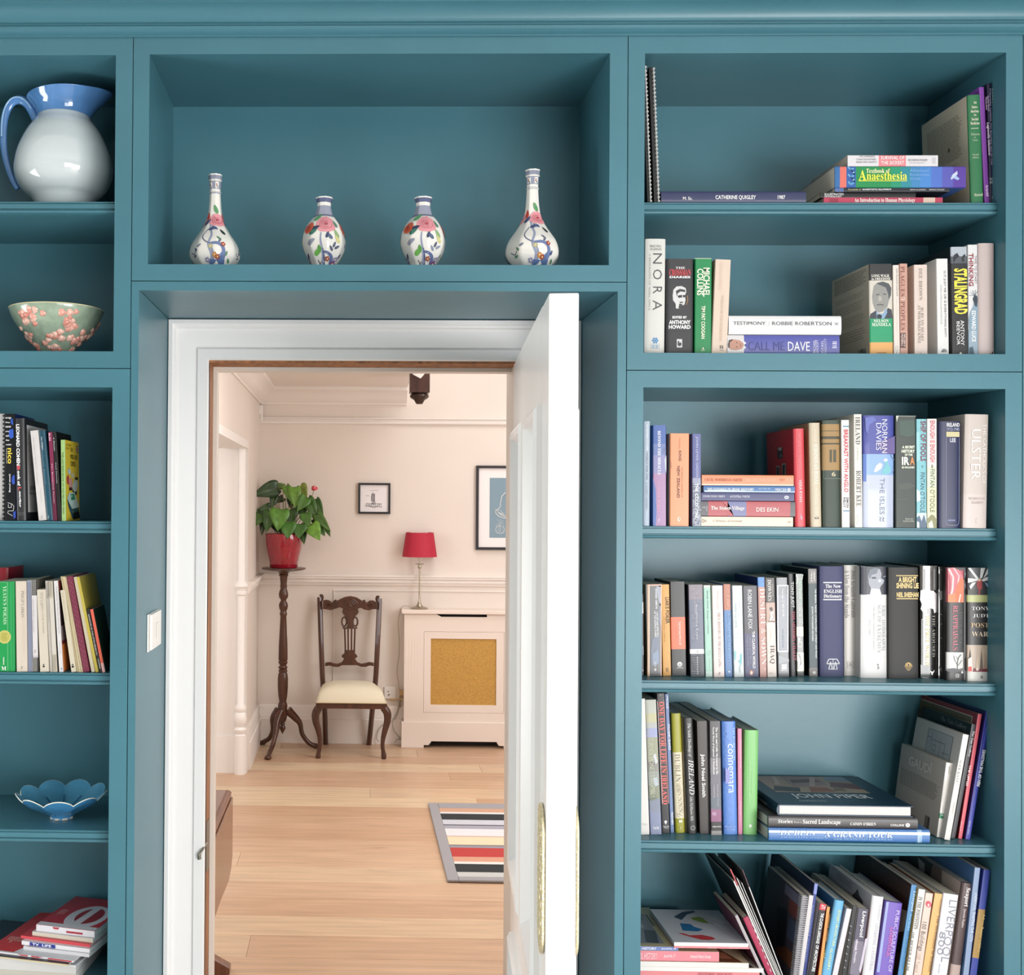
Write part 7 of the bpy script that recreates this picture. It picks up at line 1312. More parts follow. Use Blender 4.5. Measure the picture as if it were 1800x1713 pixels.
def vase(label, pxc, ypts, tall, Yc, seed, group=None):
    """ypts: (y pixel, half width in pixels) from rim down"""
    cen = P(pxc, 440, Yc); base = cZ0 + .0006
    k_ = Yc / F
    prof = [(P(pxc, y, Yc).z - base, hw * k_) for y, hw in ypts][::-1]
    prof = [(0.0, prof[0][1] * .97)] + [p for p in prof if p[0] > .002]
    zz_ = [p[0] for p in prof]
    pts = spline([(r_, 0, z) for z, r_ in prof], 4); PR = [(v.x, v.z) for v in pts]
    def rad(z):
        for i in range(len(PR) - 1):
            if PR[i][1] <= z <= PR[i + 1][1]:
                t = (z - PR[i][1]) / max(PR[i + 1][1] - PR[i][1], 1e-6); return PR[i][0] + t * (PR[i + 1][0] - PR[i][0])
        return PR[-1][0] if z > PR[-1][1] else PR[0][0]
    def facet(a):                                     # softened octagon
        s = math.pi / 4; b = (a + s / 2 + .2) % s - s / 2
        return 1 - .75 * (1 - math.cos(s / 2) / math.cos(b))- .0
    def R_(z, a): return rad(z) * facet(a - math.pi / 2)
    r = thing('vase', label, 'vase', (cen.x, Yc, base), group)
    mb = MB(); seg = 64
    full = PR + [(PR[-1][0] * .86, PR[-1][1] - .001), (PR[-1][0] * .72, PR[-1][1] - .03), (PR[-1][0] * .6, PR[-1][1] - .06)]
    mb.lathe([(a, z) for a, z in full], seg, (cen.x, Yc, base), ang=lambda a, z: facet(a))
    mb.build('body', GLZ, r, smooth=True, angle=60)
    c3 = (cen.x, Yc, base); H = PR[-1][1]
    BL, NV, GY, PK, RD, GR, YE = '959db8', '4a547a', '8f93a4', 'e59aa2', 'c94a3c', '5f9a68', 'd8d090'
    mb = MB()
    # bands of blue pattern round the neck
    def band(z0, z1, hx, l=.0004):
        vs = []; fs = []; n = 64
        for i in range(n):
            a = 2 * math.pi * i / n
            for z in (z0, z1):
                q = R_(z, a) + l; vs.append((cen.x + q * math.sin(a), Yc - q * math.cos(a), base + z))
        for i in range(n):
            j = (i + 1) % n; fs.append((2 * i, 2 * j, 2 * j + 1, 2 * i + 1))
        mb.add(vs, fs, M(hx, .25))
    if tall:
        band(H - .012, H - .003, '8a8fa2'); band(H - .034, H - .016, '9297a8'); band(H - .045, H - .040, 'a6aab6'); nb0, nb1 = H - .034, H - .016
    else:
        band(H - .012, H - .003, '5f6684'); band(H - .040, H - .017, '9a9eb0'); band(H - .047, H - .041, '7f859c'); nb0, nb1 = H - .040, H - .017
    rg = random.Random(seed)
    for i in range(20):                                # dark flecks in the bands
        a = 2 * math.pi * i / 20; z = H - .0075
        decal(mb, R_, c3, [(a + .12 * math.cos(t), z + .0024 * math.sin(t)) for t in (0, 1.05, 2.1, 3.14, 4.2, 5.2)], NV, 1, .0007)
    for a in (.45, -.75, 2.2, -2.4):                    # white reserves with a small flower
        w_ = .30 if tall else .34
        decal(mb, R_, c3, [(a - w_, nb0 + .002), (a + w_, nb0 + .002), (a + w_, nb1 - .002), (a - w_, nb1 - .002)], 'f0eee8', 3, .0008)
        zc_ = (nb0 + nb1) / 2
        decal(mb, R_, c3, [(a - .08 + .14 * math.cos(t), zc_ + .0045 * math.sin(t)) for t in [i * .785 for i in range(8)]], 'b98a86', 1, .0011)
        decal(mb, R_, c3, [(a + .1 + .10 * math.cos(t), zc_ - .004 + .003 * math.sin(t)) for t in [i * 1.05 for i in range(6)]], '6f8a74', 1, .0011)
    mb.build('neck_pattern', None, r); mb = MB()
    def flower(a, z, s, hx, dark):
        rr_ = R_(z, a)
        for k in range(9):                             # outer petals
            t = 2 * math.pi * k / 9
            ca, cz_ = a + s * .62 * math.cos(t) / rr_, z + s * .5 * math.sin(t)
            decal(mb, R_, c3, [(ca + s * .42 * math.cos(u) / rr_, cz_ + s * .36 * math.sin(u)) for u in [i * .7 for i in range(9)]], hx, 2, .0008 + .00004 * k)
        for k in range(3): strip(mb, R_, c3, [(a + s * (.18 + .2 * k) * math.cos(t) / rr_, z + s * (.14 + .17 * k) * math.sin(t)) for t in [i * .55 + k for i in range(9)]], .0011, dark, .0014)
        decal(mb, R_, c3, [(a + s * .2 * math.cos(u) / rr_, z + s * .16 * math.sin(u)) for u in [i * .9 for i in range(7)]], dark, 1, .0013)
    def leaf(a, z, s, th, hx):
        rr_ = R_(z, a); pts = []
        for i in range(10):
            u = 2 * math.pi * i / 10; x_, y_ = s * math.cos(u), s * .42 * math.sin(u) * (1 - .3 * math.cos(u))
            pts.append((a + (x_ * math.cos(th) - y_ * math.sin(th)) / rr_, z + x_ * math.sin(th) + y_ * math.cos(th)))
        decal(mb, R_, c3, pts, hx, 2, .0012)
    def blossom(a, z, s, hx):
        rr_ = R_(z, a)
        for k in range(5):
            t = 2 * math.pi * k / 5
            decal(mb, R_, c3, [(a + s * (.6 * math.cos(t) + .42 * math.cos(u)) / rr_, z + s * (.6 * math.sin(t) + .42 * math.sin(u))) for u in [i * 1.05 for i in range(6)]], hx, 1, .0011)
        decal(mb, R_, c3, [(a + s * .3 * math.cos(u) / rr_, z + s * .3 * math.sin(u)) for u in [i * 1.05 for i in range(6)]], 'f0e0a8', 1, .0016)
    for off in (0, 2.2, -2.2):                           # the same painting repeats round the body
        if tall:
            zf, zm = H * .52, H * .26
            flower(off + .38, zf, .019, PK, 'b84a5a'); leaf(off + .25, zf + .026, .011, 1.9, GR); leaf(off - .75, zf + .01, .010, 1.6, RD); leaf(off - .6, zf - .004, .010, .9, NV)
            leaf(off - .05, zf - .022, .009, .4, NV); leaf(off + .1, zf - .020, .008, 2.6, '5a6690'); leaf(off + .6, zf - .030, .008, 2.2, '2f3a3c')
            strip(mb, R_, c3, [(off - .1, .004), (off + .0, zm * .5), (off - .15, zm * .95), (off - .05, zm * 1.35), (off - .2, zf - .02), (off - .35, zf)], (.007, .003), BL)
            strip(mb, R_, c3, [(off - .02, .004), (off + .08, zm * .5), (off - .04, zm * .9)], (.005, .003), GY)
            strip(mb, R_, c3, [(off - .14, zm * .95), (off + .2, zm * .98), (off + .45, zm * .85), (off + .5, zm * .5), (off + .42, .01)], (.006, .011), '7080aa')
            strip(mb, R_, c3, [(off - .14, zm * .98), (off - .42, zm * 1.15), (off - .5, zm * 1.35), (off - .35, zm * 1.6)], (.003, .002), '6a6f88')
            decal(mb, R_, c3, [(off - .25, .003), (off - .1, .022), (off + .1, .016), (off + .3, .030), (off + .5, .045), (off + .62, .020), (off + .7, .003)], '5f76a4', 3, .0009)
            for a, z, hx in ((.12, .030, 'c98a4a'), (.24, .026, 'a8523c'), (-.22, .020, '8f8fb8'), (.48, zm * .95, 'a8483c'), (-.05, zm * .85, 'b9b48a')): blossom(off + a, z, .006, hx)
            for a, z, th in ((-.55, zm * .9, .6), (-.7, zm * .75, 2.4), (.35, zm * 1.1, .9), (.62, zm * .6, 1.3), (-.8, .03, .3), (.8, .02, 2.2), (.3, zm * 1.2, 2.6)): leaf(off + a, z, .006, th, rg.choice(['6f7488', '5f8f6a', '4a5478']))
            strip(mb, R_, c3, [(off - 1.05, .04), (off - .85, .034), (off - .7, .045)], .002, '5a5f74')
        else:
            zf = H * .60
            flower(off + .12, zf, .024, PK, 'c05a68'); flower(off - .88, zf - .006, .016, 'df6a48', 'b03a2a')
            leaf(off - .42, zf + .018, .011, .9, GR); leaf(off - .5, zf - .016, .012, .7, '2f6f5f'); leaf(off - .42, zf - .008, .010, .3, '26324e'); leaf(off - .62, zf - .040, .012, .5, GY)
            leaf(off + .28, zf - .028, .010, 2.4, '5a6a86'); leaf(off + .18, zf - .026, .008, 1.2, '3a4668'); leaf(off + .66, zf - .022, .011, 2.0, '8fae7a'); leaf(off + .70, zf - .034, .010, 2.2, YE); leaf(off + .68, zf + .002, .009, 1.9, '5f8a74')
            strip(mb, R_, c3, [(off - .06, .0), (off - .04, H * .2), (off - .14, H * .38), (off - .12, zf - .02)], (.006, .003), BL)
            strip(mb, R_, c3, [(off + .02, .0), (off + .04, H * .16), (off - .04, H * .28)], (.004, .002), NV)
            strip(mb, R_, c3, [(off - .06, H * .24), (off + .25, H * .22), (off + .52, H * .17), (off + .58, H * .06), (off + .6, 0)], (.004, .012), '66719a')
            leaf(off - .3, H * .24, .012, .8, '6fb054'); leaf(off - .22, H * .27, .009, 1.6, '5a9a4a')
            strip(mb, R_, c3, [(off - .3, .0), (off - .28, H * .08), (off - .4, H * .14)], .0018, '5a5460'); strip(mb, R_, c3, [(off - .28, H * .07), (off - .18, H * .12)], .0015, '5a5460')
            blossom(off + .25, H * .15, .006, 'a85a50'); blossom(off + .75, H * .09, .008, '7a4a78'); blossom(off + .85, H * .15, .006, '8a86b0')
            for a, z, th in ((.55, H * .33, 1.2), (.72, H * .3, .6), (.4, H * .28, 2.2), (-1.1, H * .2, 1.0)): leaf(off + a, z, .007, th, rg.choice(['5a6076', '4a5478', '8f96ac']))
            decal(mb, R_, c3, [(off - .5, 0.001), (off - .45, .008), (off, .010), (off + .45, .008), (off + .5, .001)], '3f4656', 2, .0007)
    mb.build('painted_pattern', None, r)
    return r
TALL = [(308, 12.5), (311.5, 11.6), (316, 11.0), (317.5, 12), (319, 10.6), (326, 10.2), (337, 9.6), (339, 10.8), (341, 9.8), (350, 10.2), (365, 11.2), (377, 12.8), (388, 15), (398, 20), (408, 26), (418, 33), (428, 39.5), (438, 43.5), (448, 45), (456, 43.5), (464, 38), (474, 30), (483, 27)]
SHORT = [(348.5, 16.5), (352, 15.5), (356.5, 12.0), (358, 13.2), (361, 11.8), (370, 12.6), (377, 15), (381, 18.5), (388, 25), (396, 31), (406, 36.5), (416, 39.6), (426, 40.8), (436, 39.6), (446, 36), (456, 30.5), (464, 25), (472, 22.5), (482, 23)]
YV = D + .095
g = 'blue and white floral vases above the doorway'
vase('tall white bottle vase with painted flowers, furthest left above the door', 377.5, TALL, True, YV, 1, g)
vase('squat oval floral vase, second from the left above the door', 569.5, [(y + 0, w * .955) for y, w in SHORT], False, YV, 2, g)
vase('squat oval floral vase, third from the left above the door', 743.5, SHORT, False, YV, 3, g)
vase('tall white bottle vase with painted flowers, furthest right above the door', 935.5, [(300 + (y - 308) * 1.048, w * 1.09) for y, w in TALL], True, YV, 4, g)
# ------------------------------------------------------------------ jug
YJg = YS + .135
zj = shLU + .0006
jc = P(112, 300, YJg); kj = YJg / F
def jz(y): return P(112, y, YJg).z
off_ = 0
jp = [(352, 55), (342, 67), (330, 77), (315, 84), (300, 86), (285, 84.5), (268, 80.5), (252, 74), (236, 66), (224, 58), (214, 50), (207, 46)]
JP = [(0.0, 40 * kj), (.006, 42 * kj)] + [(jz(y) - zj - off_ * (1 - i / 12), w_ * kj) for i, (y, w_) in enumerate(jp)]
JP = [p for i, p in enumerate(JP) if i < 2 or p[0] > .015]
lipp = [(207, 46), (200, 47.5), (192, 51), (184, 57), (177, 62), (172, 66)]
LP = [(jz(y) - zj, w_ * kj) for y, w_ in lipp]
jug = thing('jug', 'large round white pottery jug with blue rim and handle on the top left shelf', 'jug', (jc.x, YJg, zj))
JW = M('d3dcde', .08, coat=.7); JB = M('5f94d2', .10, coat=.6, kind='glaze')
pts = spline([(r_, 0, z) for z, r_ in JP], 4)
MB().lathe([(v.x, v.z) for v in pts], 48, (jc.x, YJg, zj)).build('body', JW, jug, smooth='all')
pts = [(v.x, v.z) for v in spline([(r_, 0, z) for z, r_ in LP], 4)]
zt_ = pts[-1][1]; zb_ = pts[0][1]
def lipang(a, z):                                   # spout to the right, drawn out and raised
    t = max(0, (z - zb_) / (zt_ - zb_)); c = math.cos(a)
    return 1 + .30 * t * max(0, c) ** 6 - .02 * t * max(0, -c) ** 2
mb = MB().lathe(pts + [(pts[-1][0] - .004, pts[-1][1] + .001), (pts[-1][0] - .010, pts[-1][1] - .012), (pts[0][0] - .008, zb_ + .004)], 48, (jc.x, YJg, zj), ang=lipang, cap=False)
for i, v in enumerate(mb.v):
    dx = v[0] - jc.x
    t = max(0, (v[2] - zj - zb_) / (zt_ - zb_))
    mb.v[i] = (v[0], v[1], v[2] + t * .006 * dx / .08)
o = mb.build('rim', JB, jug, smooth='all'); o['label'] = 'blue glazed flared rim'
hp = [P(66, 212, YJg), P(58, 196, YJg), P(50, 184, YJg), P(38, 176, YJg), P(24, 178, YJg), P(13, 192, YJg), P(7, 215, YJg), P(6, 245, YJg), P(9, 275, YJg), P(16, 300, YJg), P(24, 320, YJg), P(31, 332, YJg)]
hs = spline(hp, 5)
rads = [.0085 - .0045 * (i / len(hs)) for i in range(len(hs))]
mb = MB().tube(hs, rads, 12, flat=1.5)
hs2 = spline([p + Vector((-.002, -.008, .004)) for p in hp[1:8]], 5)
mb2 = MB().tube(hs2, [.0022] * len(hs2), 8)
o = mb.build('handle', JB, jug, smooth='all'); mb2.build('ridge', M('9cc4ea', .12, coat=.6), o, smooth='all')
# ------------------------------------------------------------------ pink bowl
YBw = D + .13
bc = P(99, 580, YBw); kb = YBw / F
bw = thing('pink_bowl', 'green bowl covered in raised pink flowers on the left shelf', 'bowl', (bc.x, YBw, zL0 + .0006))
bw.name = 'bowl'; OFFS['bowl'] = OFFS.pop('pink_bowl')
zb = lambda y: P(99, y, YBw).z - zL0
bp = [(zb(546), 82), (zb(552), 80.5), (zb(562), 76), (zb(574), 69), (zb(586), 60), (zb(597), 50), (zb(606), 41), (zb(614), 34), (0.004, 24), (0.0, 24)][::-1]
bp = [(max(z, .0), w_ * kb) for z, w_ in bp]
out_ = [(v.x, v.z) for v in spline([(r_, 0, z) for z, r_ in bp], 3)]
inn_ = [(max(r_ - .005, .003), z + .003) for r_, z in out_[::-1]]
CEL = M('9db09a', .22, coat=.4, kind='worn')
MB().lathe(out_ + inn_, 56, (bc.x, YBw, zL0 + .0006)).build('shell', CEL, bw, smooth='all')
MB().lathe([(out_[-1][0] - .0055, out_[-1][1] - .001), (out_[-1][0] + .0008, out_[-1][1] - .001), (out_[-1][0] + .0008, out_[-1][1] + .0012), (out_[-1][0] - .0055, out_[-1][1] + .0012), (out_[-1][0] - .0055, out_[-1][1] - .001)], 56, (bc.x, YBw, zL0 + .0006), cap=False).build('rim_band', M('d6cfa8', .25), bw, smooth=True)
def brad(z):
    for i in range(len(out_) - 1):
        if out_[i][1] <= z <= out_[i + 1][1] + 1e-9:
            t = (z - out_[i][1]) / max(out_[i + 1][1] - out_[i][1], 1e-6); return out_[i][0] + t * (out_[i + 1][0] - out_[i][0])
    return out_[-1][0]
rq = random.Random(8); Hb = out_[-1][1]
PKS = [M(h, .3, coat=.3) for h in ('e8a898', 'dd9484', 'eebfae')]
clusters = [(-.42, .68), (.62, .66), (.02, .30), (-.95, .35), (1.1, .32)] + [(2.0, .6), (2.9, .5), (-2.2, .6)]
mb = MB(); mb2 = MB()
for ca, cz_ in clusters:
    for k in range(15):
        a = ca + rq.gauss(0, .17); z = Hb * min(.9, max(.12, cz_ + rq.gauss(0, .12)))
        rr_ = brad(z); px_, py_, pz_ = bc.x + rr_ * math.sin(a), YBw - rr_ * math.cos(a), zL0 + z
        s = rq.uniform(.006, .010)
        n = Vector((math.sin(a), -math.cos(a), -.5)).normalized(); e1 = Vector((math.cos(a), math.sin(a), 0)); e2 = n.cross(e1)
        vs = [Vector((px_, py_, pz_)) + n * s * .42]
        for i in range(8):
            t = 2 * math.pi * i / 8; q = s * (1 + .18 * math.cos(5 * t)); vs.append(Vector((px_, py_, pz_)) + (e1 * math.cos(t) + e2 * math.sin(t)) * q * .6 + n * s * .34)
        for i in range(8):
            t = 2 * math.pi * i / 8; q = s * (1 + .2 * math.cos(5 * t)); vs.append(Vector((px_, py_, pz_)) + (e1 * math.cos(t) + e2 * math.sin(t)) * q - n * .001)
        fs = [(0, 1 + i, 1 + (i + 1) % 8) for i in range(8)] + [(1 + i, 9 + i, 9 + (i + 1) % 8, 1 + (i + 1) % 8) for i in range(8)]
        mb.add(vs, fs, rq.choice(PKS))
o = mb.build('raised_flowers', None, bw, smooth='all'); o['kind'] = 'stuff'; o['label'] = 'raised pink blossoms'
# ------------------------------------------------------------------ blue petal bowl
zPB = shL3 + .0006
q = Pz(109, 1436, zPB); YP = q.y
pc = P(109, 1400, YP); kp = YP / F
pb = thing('petal_bowl', 'blue glazed bowl shaped like an open flower on the left shelf', 'bowl', (pc.x, YP, zPB))
Hp = .052
BG = M('3f7fae', .14, coat=.6, kind='glaze'); BI = M('5aa0c4', .14, coat=.6, kind='glaze')
npet = 9
def pet(a, t):
    return 1 + t * .10 * abs(math.cos(npet * a / 2)) ** .6
seg = npet * 10
def bowl_surface(prof, inner):
    mb = MB(); vs = []; fs = []
    n = len(prof)
    for r_, z in prof:
        t = min(1, max(0, (r_ / (72 * kp))))
        for j in range(seg):
            a = 2 * math.pi * j / seg
            rr_ = r_ * pet(a, t); zz_ = z + t * t * .010 * (abs(math.cos(npet * a / 2)) ** .7 - .5) - t * .004 * (1 - abs(math.cos(npet * a / 2))) 
            vs.append((pc.x + rr_ * math.cos(a), YP + rr_ * math.sin(a), zPB + max(zz_, 0)))
    for q_ in range(n - 1):
        for j in range(seg):
            j2 = (j + 1) % seg; f = (q_ * seg + j, q_ * seg + j2, (q_ + 1) * seg + j2, (q_ + 1) * seg + j)
            fs.append(f[::-1] if inner else f)
    return mb.add(vs, fs)
po = [(20 * kp, 0), (20 * kp, .006), (24 * kp, .012), (34 * kp, .020), (48 * kp, .031), (60 * kp, .041), (68 * kp, .050), (72 * kp, .056)]
pi_ = [(3 * kp, .013), (16 * kp, .014), (30 * kp, .023), (45 * kp, .034), (58 * kp, .044), (67 * kp, .053), (72 * kp, .058)]
bowl_surface(po, False).build('outside', BG, pb, smooth='all')
o = bowl_surface(pi_, True).build('petals', BI, pb, smooth='all'); o['label'] = 'paler turquoise inner petals'
rim = bowl_surface([(72 * kp, .056), (72.8 * kp, .057), (72 * kp, .0585)], False).build('rim', M('d9dccf', .3), pb, smooth='all')
MB().lathe([(19.5 * kp, 0), (20.5 * kp, 0), (20.6 * kp, .004), (19.5 * kp, .005)], 30, (pc.x, YP, zPB)).build('foot_ring', M('c9c4b4', .4), pb, smooth=True)
mb = MB()
for k in range(npet):                                # darker veins and centre
    a = math.pi / npet + 2 * math.pi * k / npet
    mb.tube([(pc.x + r_ * kp * math.cos(a), YP + r_ * kp * math.sin(a), zPB + z + .0006) for r_, z in ((8, .0138), (20, .0165), (34, .026), (48, .036))], .0012, 5)
mb.build('vein', M('2a5f86', .2), pb, smooth=True)
MB().lathe([(.016, .0140), (.012, .0165), (.004, .0175)], 16, (pc.x, YP, zPB)).build('centre', M('6a4a52', .3), pb, smooth=True)
# ------------------------------------------------------------------ dining chair against the far wall
crop(520, 1000, 4.5)
WD = M('54301f', .28, kind='mahogany', coat=.25)
yb_ = YW - .10; yf_ = Pz(700, 1335, 0).y
def Cb(x, y, Y=None): return P(cx_(x), cy_(y), Y or yb_)
ch = thing('dining_chair', 'dark carved wooden dining chair with a cream padded seat', 'chair', (Cb(430, 1000).x, (yb_ + yf_) / 2, 0))
def cprism(mb, pts, y0, th): mb.prism([P(cx_(x), cy_(y), y0) for x, y in pts], (0, th, 0)); return mb
for sx, xs in ((0, ((188, 222), (194, 400), (202, 640), (212, 880), (228, 1110), (236, 1380))), (1, ((662, 232), (655, 400), (644, 640), (630, 880), (606, 1110), (578, 1380)))):
    ps = []
    for k, (x, y) in enumerate(xs):
        ps.append(Cb(x, y, yb_ + (.04 if k == 0 else .02 if k == 1 else 0) + (.05 if k == 5 else 0) + .0))
    ps[-1].z = .0
    MB().tube(spline(ps, 5), [.0165] * 31, 8, flat=1.0).build('back_post', WD, ch, smooth=True)
    s = ps[0]
    mb = MB()
    x_s = 1 if sx == 0 else -1
    mb.tube(spline([s + Vector((x_s * .006, -.004, -.03)), s + Vector((x_s * .018, -.006, -.005)), s + Vector((x_s * .014, -.006, .012)), s + Vector((x_s * .002, -.006, .008))], 4), .009, 8).build('scroll', WD, ch, smooth=True)
yk = yb_ - .006
crest_t = [(214, 248), (240, 242), (266, 248), (288, 264), (300, 248), (316, 238), (328, 250), (350, 236), (390, 219), (432, 213), (474, 221), (510, 240), (526, 252), (536, 240), (550, 246), (562, 264), (584, 248), (612, 248), (642, 262)]
crest_b = [(642, 318), (610, 316), (580, 326), (545, 322), (515, 306), (492, 312), (430, 330), (372, 312), (348, 302), (312, 314), (276, 325), (240, 318), (214, 316)]
cprism(MB(), crest_t + crest_b, yk, .022).build('crest_rail', WD, ch, bevel=.004)
mb = MB()
for cx0, d_ in ((262, 1), (592, -1)):                 # carved scrolls on the crest
    pts = []
    for t in range(22):
        a = t / 21 * 2 * math.pi * 1.4; r_ = 20 * (1 - t / 26)
        pts.append(Cb(cx0 + d_ * r_ * math.cos(a) * 1.15, 288 - r_ * math.sin(a), yk - .002))
    mb.tube(pts, .0045, 6)
for k in range(3): mb.tube([Cb(430 + (30 + 16 * k) * math.cos(math.radians(a)), 290 - (24 + 15 * k) * math.sin(math.radians(a)), yk - .002) for a in range(20, 161, 14)], .0032, 6)
for k in range(6): mb.tube([Cb(430, 280, yk - .003), Cb(430 + 16 * math.cos(k * 1.05), 280 + 14 * math.sin(k * 1.05), yk - .004)], .006, 6)
mb.build('carving', WD, ch, smooth=True)
mb = cprism(MB(), [(372, 312), (492, 312), (498, 340), (484, 362), (470, 372), (458, 400), (452, 440), (462, 462), (488, 458), (484, 472), (374, 472), (366, 458), (398, 462), (408, 440), (402, 400), (390, 372), (378, 362), (366, 340)], yk + .002, .016)
for cx0 in (383, 470):
    ring = [Cb(cx0 + 19 * math.cos(t * .3307), 415 + 36 * math.sin(t * .3307), yk + .010) for t in range(20)]
    mb.tube(ring, .0062, 8)
for xt, xb in ((387, 392), (413, 415), (441, 440), (468, 462)): mb.tube([Cb(xt, 468, yk + .010), Cb((xt + xb) / 2, 550, yk + .010), Cb(xb, 645, yk + .010)], .0058, 8)
cprism(mb, [(384, 640), (470, 640), (468, 665), (484, 680), (488, 695), (470, 705), (478, 722), (490, 738), (520, 748), (550, 742), (580, 735), (616, 740), (616, 768), (584, 762), (552, 774), (515, 772), (485, 760), (365, 760), (338, 774), (300, 772), (266, 762), (232, 768), (232, 740), (268, 735), (300, 744), (330, 748), (360, 738), (374, 722), (380, 705), (362, 695), (364, 680), (384, 665)], yk + .002, .018)
mb.build('back_splat', WD, ch, bevel=.0025)
# seat: rail and cushion
zs_t, zs_r0, zs_r1 = P(cx_(430), cy_(875), (yb_ + yf_) / 2).z, P(cx_(430), cy_(1105), yf_).z, P(cx_(430), cy_(1058), yf_).z
xf0, xf1 = P(cx_(158), cy_(1080), yf_).x, P(cx_(722), cy_(1080), yf_).x; xk0, xk1 = Cb(205, 1080).x, Cb(632, 1080).x
MB().prism([(xf0, yf_, zs_r0), (xf1, yf_, zs_r0), (xk1, yb_ + .02, zs_r0), (xk0, yb_ + .02, zs_r0)], (0, 0, zs_r1 - zs_r0)).build('seat_rail', WD, ch, bevel=.003)
zc1 = P(cx_(430), cy_(900), yf_ + .12).z
n1, n2 = 18, 14; vs = []; fs = []
for j in range(n2 + 1):
    v = j / n2
    for i in range(n1 + 1):
        u = i / n1
        xa_, xb2 = xf0 + (xk0 - xf0) * v, xf1 + (xk1 - xf1) * v
        ex = .012
        x = xa_ - ex + (xb2 - xa_ + 2 * ex) * u; y = yf_ - .012 + (yb_ - .022 - yf_ + .012) * v
        e = min(1, (1 - abs(2 * u - 1) ** 5)) ** .45 * min(1, (1 - abs(2 * v - 1) ** 5)) ** .45
        dome = (1 - (2 * u - 1) ** 2 * .35) * (1 - (2 * v - 1) ** 2 * .3)
        vs.append((x - (u - .5) * .03 * (1 - e), y, zs_r1 + .012 + (zc1 - zs_r1 - .012) * e * (.72 + .28 * dome)))
for j in range(n2):
    for i in range(n1):
        a = j * (n1 + 1) + i; fs.append((a, a + 1, a + n1 + 2, a + n1 + 1))
mb = MB().add(vs, fs)
edge = [i for i in range(n1 + 1)] + [(j + 1) * (n1 + 1) - 1 for j in range(1, n2 + 1)] + [n2 * (n1 + 1) + i for i in range(n1 - 1, -1, -1)] + [j * (n1 + 1) for j in range(n2 - 1, 0, -1)]
k0 = len(mb.v); m = len(edge)
mb.v += [(mb.v[e][0], mb.v[e][1], zs_r1 + .0005) for e in edge]
for i in range(m): mb.f.append((edge[i], k0 + i, k0 + (i + 1) % m, edge[(i + 1) % m])); mb.m.append(0)
o = mb.build('seat_cushion', M('e9dfc4', .75, kind='cloth'), ch, smooth='all'); o['label'] = 'cream upholstered seat pad'
o = MB().tube([Vector(vs[i]) * 1 + Vector((0, -.001, -.009)) for i in range(n1 + 1)], .004, 6).build('piping', M('d8c6a0', .7), ch, smooth=True)
for pts in (((180, 1095), (158, 1140), (158, 1200), (178, 1270), (190, 1340), (188, 1410), (178, 1465), (178, 1515)), ((698, 1095), (724, 1140), (724, 1200), (706, 1270), (690, 1340), (686, 1400), (694, 1455), (697, 1515))):
    ps = [P(cx_(x), cy_(y), yf_ + .02) for x, y in pts]; ps[-1].z = 0
    sp = spline(ps, 5); n = len(sp)
    rads = [(.025 if i < 6 else .025 - .012 * min(1, (i - 6) / 16)) if i < n - 8 else (.0125 + .005 * (i - n + 8) / 4 if i < n - 4 else .0175 - .004 * (i - n + 4) / 3) for i in range(n)]
    MB().tube(sp, rads, 10).build('leg', WD, ch, smooth=True)
# ------------------------------------------------------------------ plant stand
crop(370, 820, 3.171)
ysd = Pz(497, 1316, 0).y
sxp = 405
def S(x, y, Y=None): return P(cx_(x), cy_(y), Y or ysd)
ks = ysd / F / 3.171
sc = S(405, 1000)
st = thing('plant_stand', 'tall turned dark wooden tripod plant stand beside the chair', 'plant stand', (sc.x, ysd, 0))
zq = lambda y: S(405, y).z
MB().lathe([(20 * ks, zq(586)), (70 * ks, zq(581)), (112 * ks, zq(575)), (124 * ks, zq(568)), (122 * ks, zq(562)), (116 * ks, zq(563)), (100 * ks, zq(566))], 40, (sc.x, ysd, 0)).build('top', WD, st, smooth=True)
cp2 = [(1420, 16), (1400, 24), (1370, 27), (1352, 24), (1330, 27), (1318, 24), (1306, 19), (1296, 22), (1270, 26), (1225, 29), (1180, 29), (1155, 26), (1145, 22), (1136, 27), (1128, 20), (1118, 27), (1106, 18), (1096, 24), (1088, 27), (1082, 22), (1075, 26), (1000, 25), (900, 20), (832, 17), (822, 21), (815, 20), (804, 17), (794, 22), (775, 26), (762, 24), (746, 15), (738, 17), (728, 25), (708, 27), (690, 22), (676, 17), (668, 20), (650, 18), (612, 22), (604, 27), (596, 24), (590, 29), (584, 34)]
MB().lathe([(r_ * ks, zq(y)) for y, r_ in cp2], 28, (sc.x, ysd, 0)).build('column', WD, st, smooth=True)
MB().lathe([(2 * ks, zq(1487)), (6 * ks, zq(1478)), (16 * ks, zq(1460)), (17 * ks, zq(1450)), (10 * ks, zq(1440)), (14 * ks, zq(1434)), (10 * ks, zq(1420))], 20, (sc.x, ysd, 0)).build('drop_finial', WD, st, smooth=True)
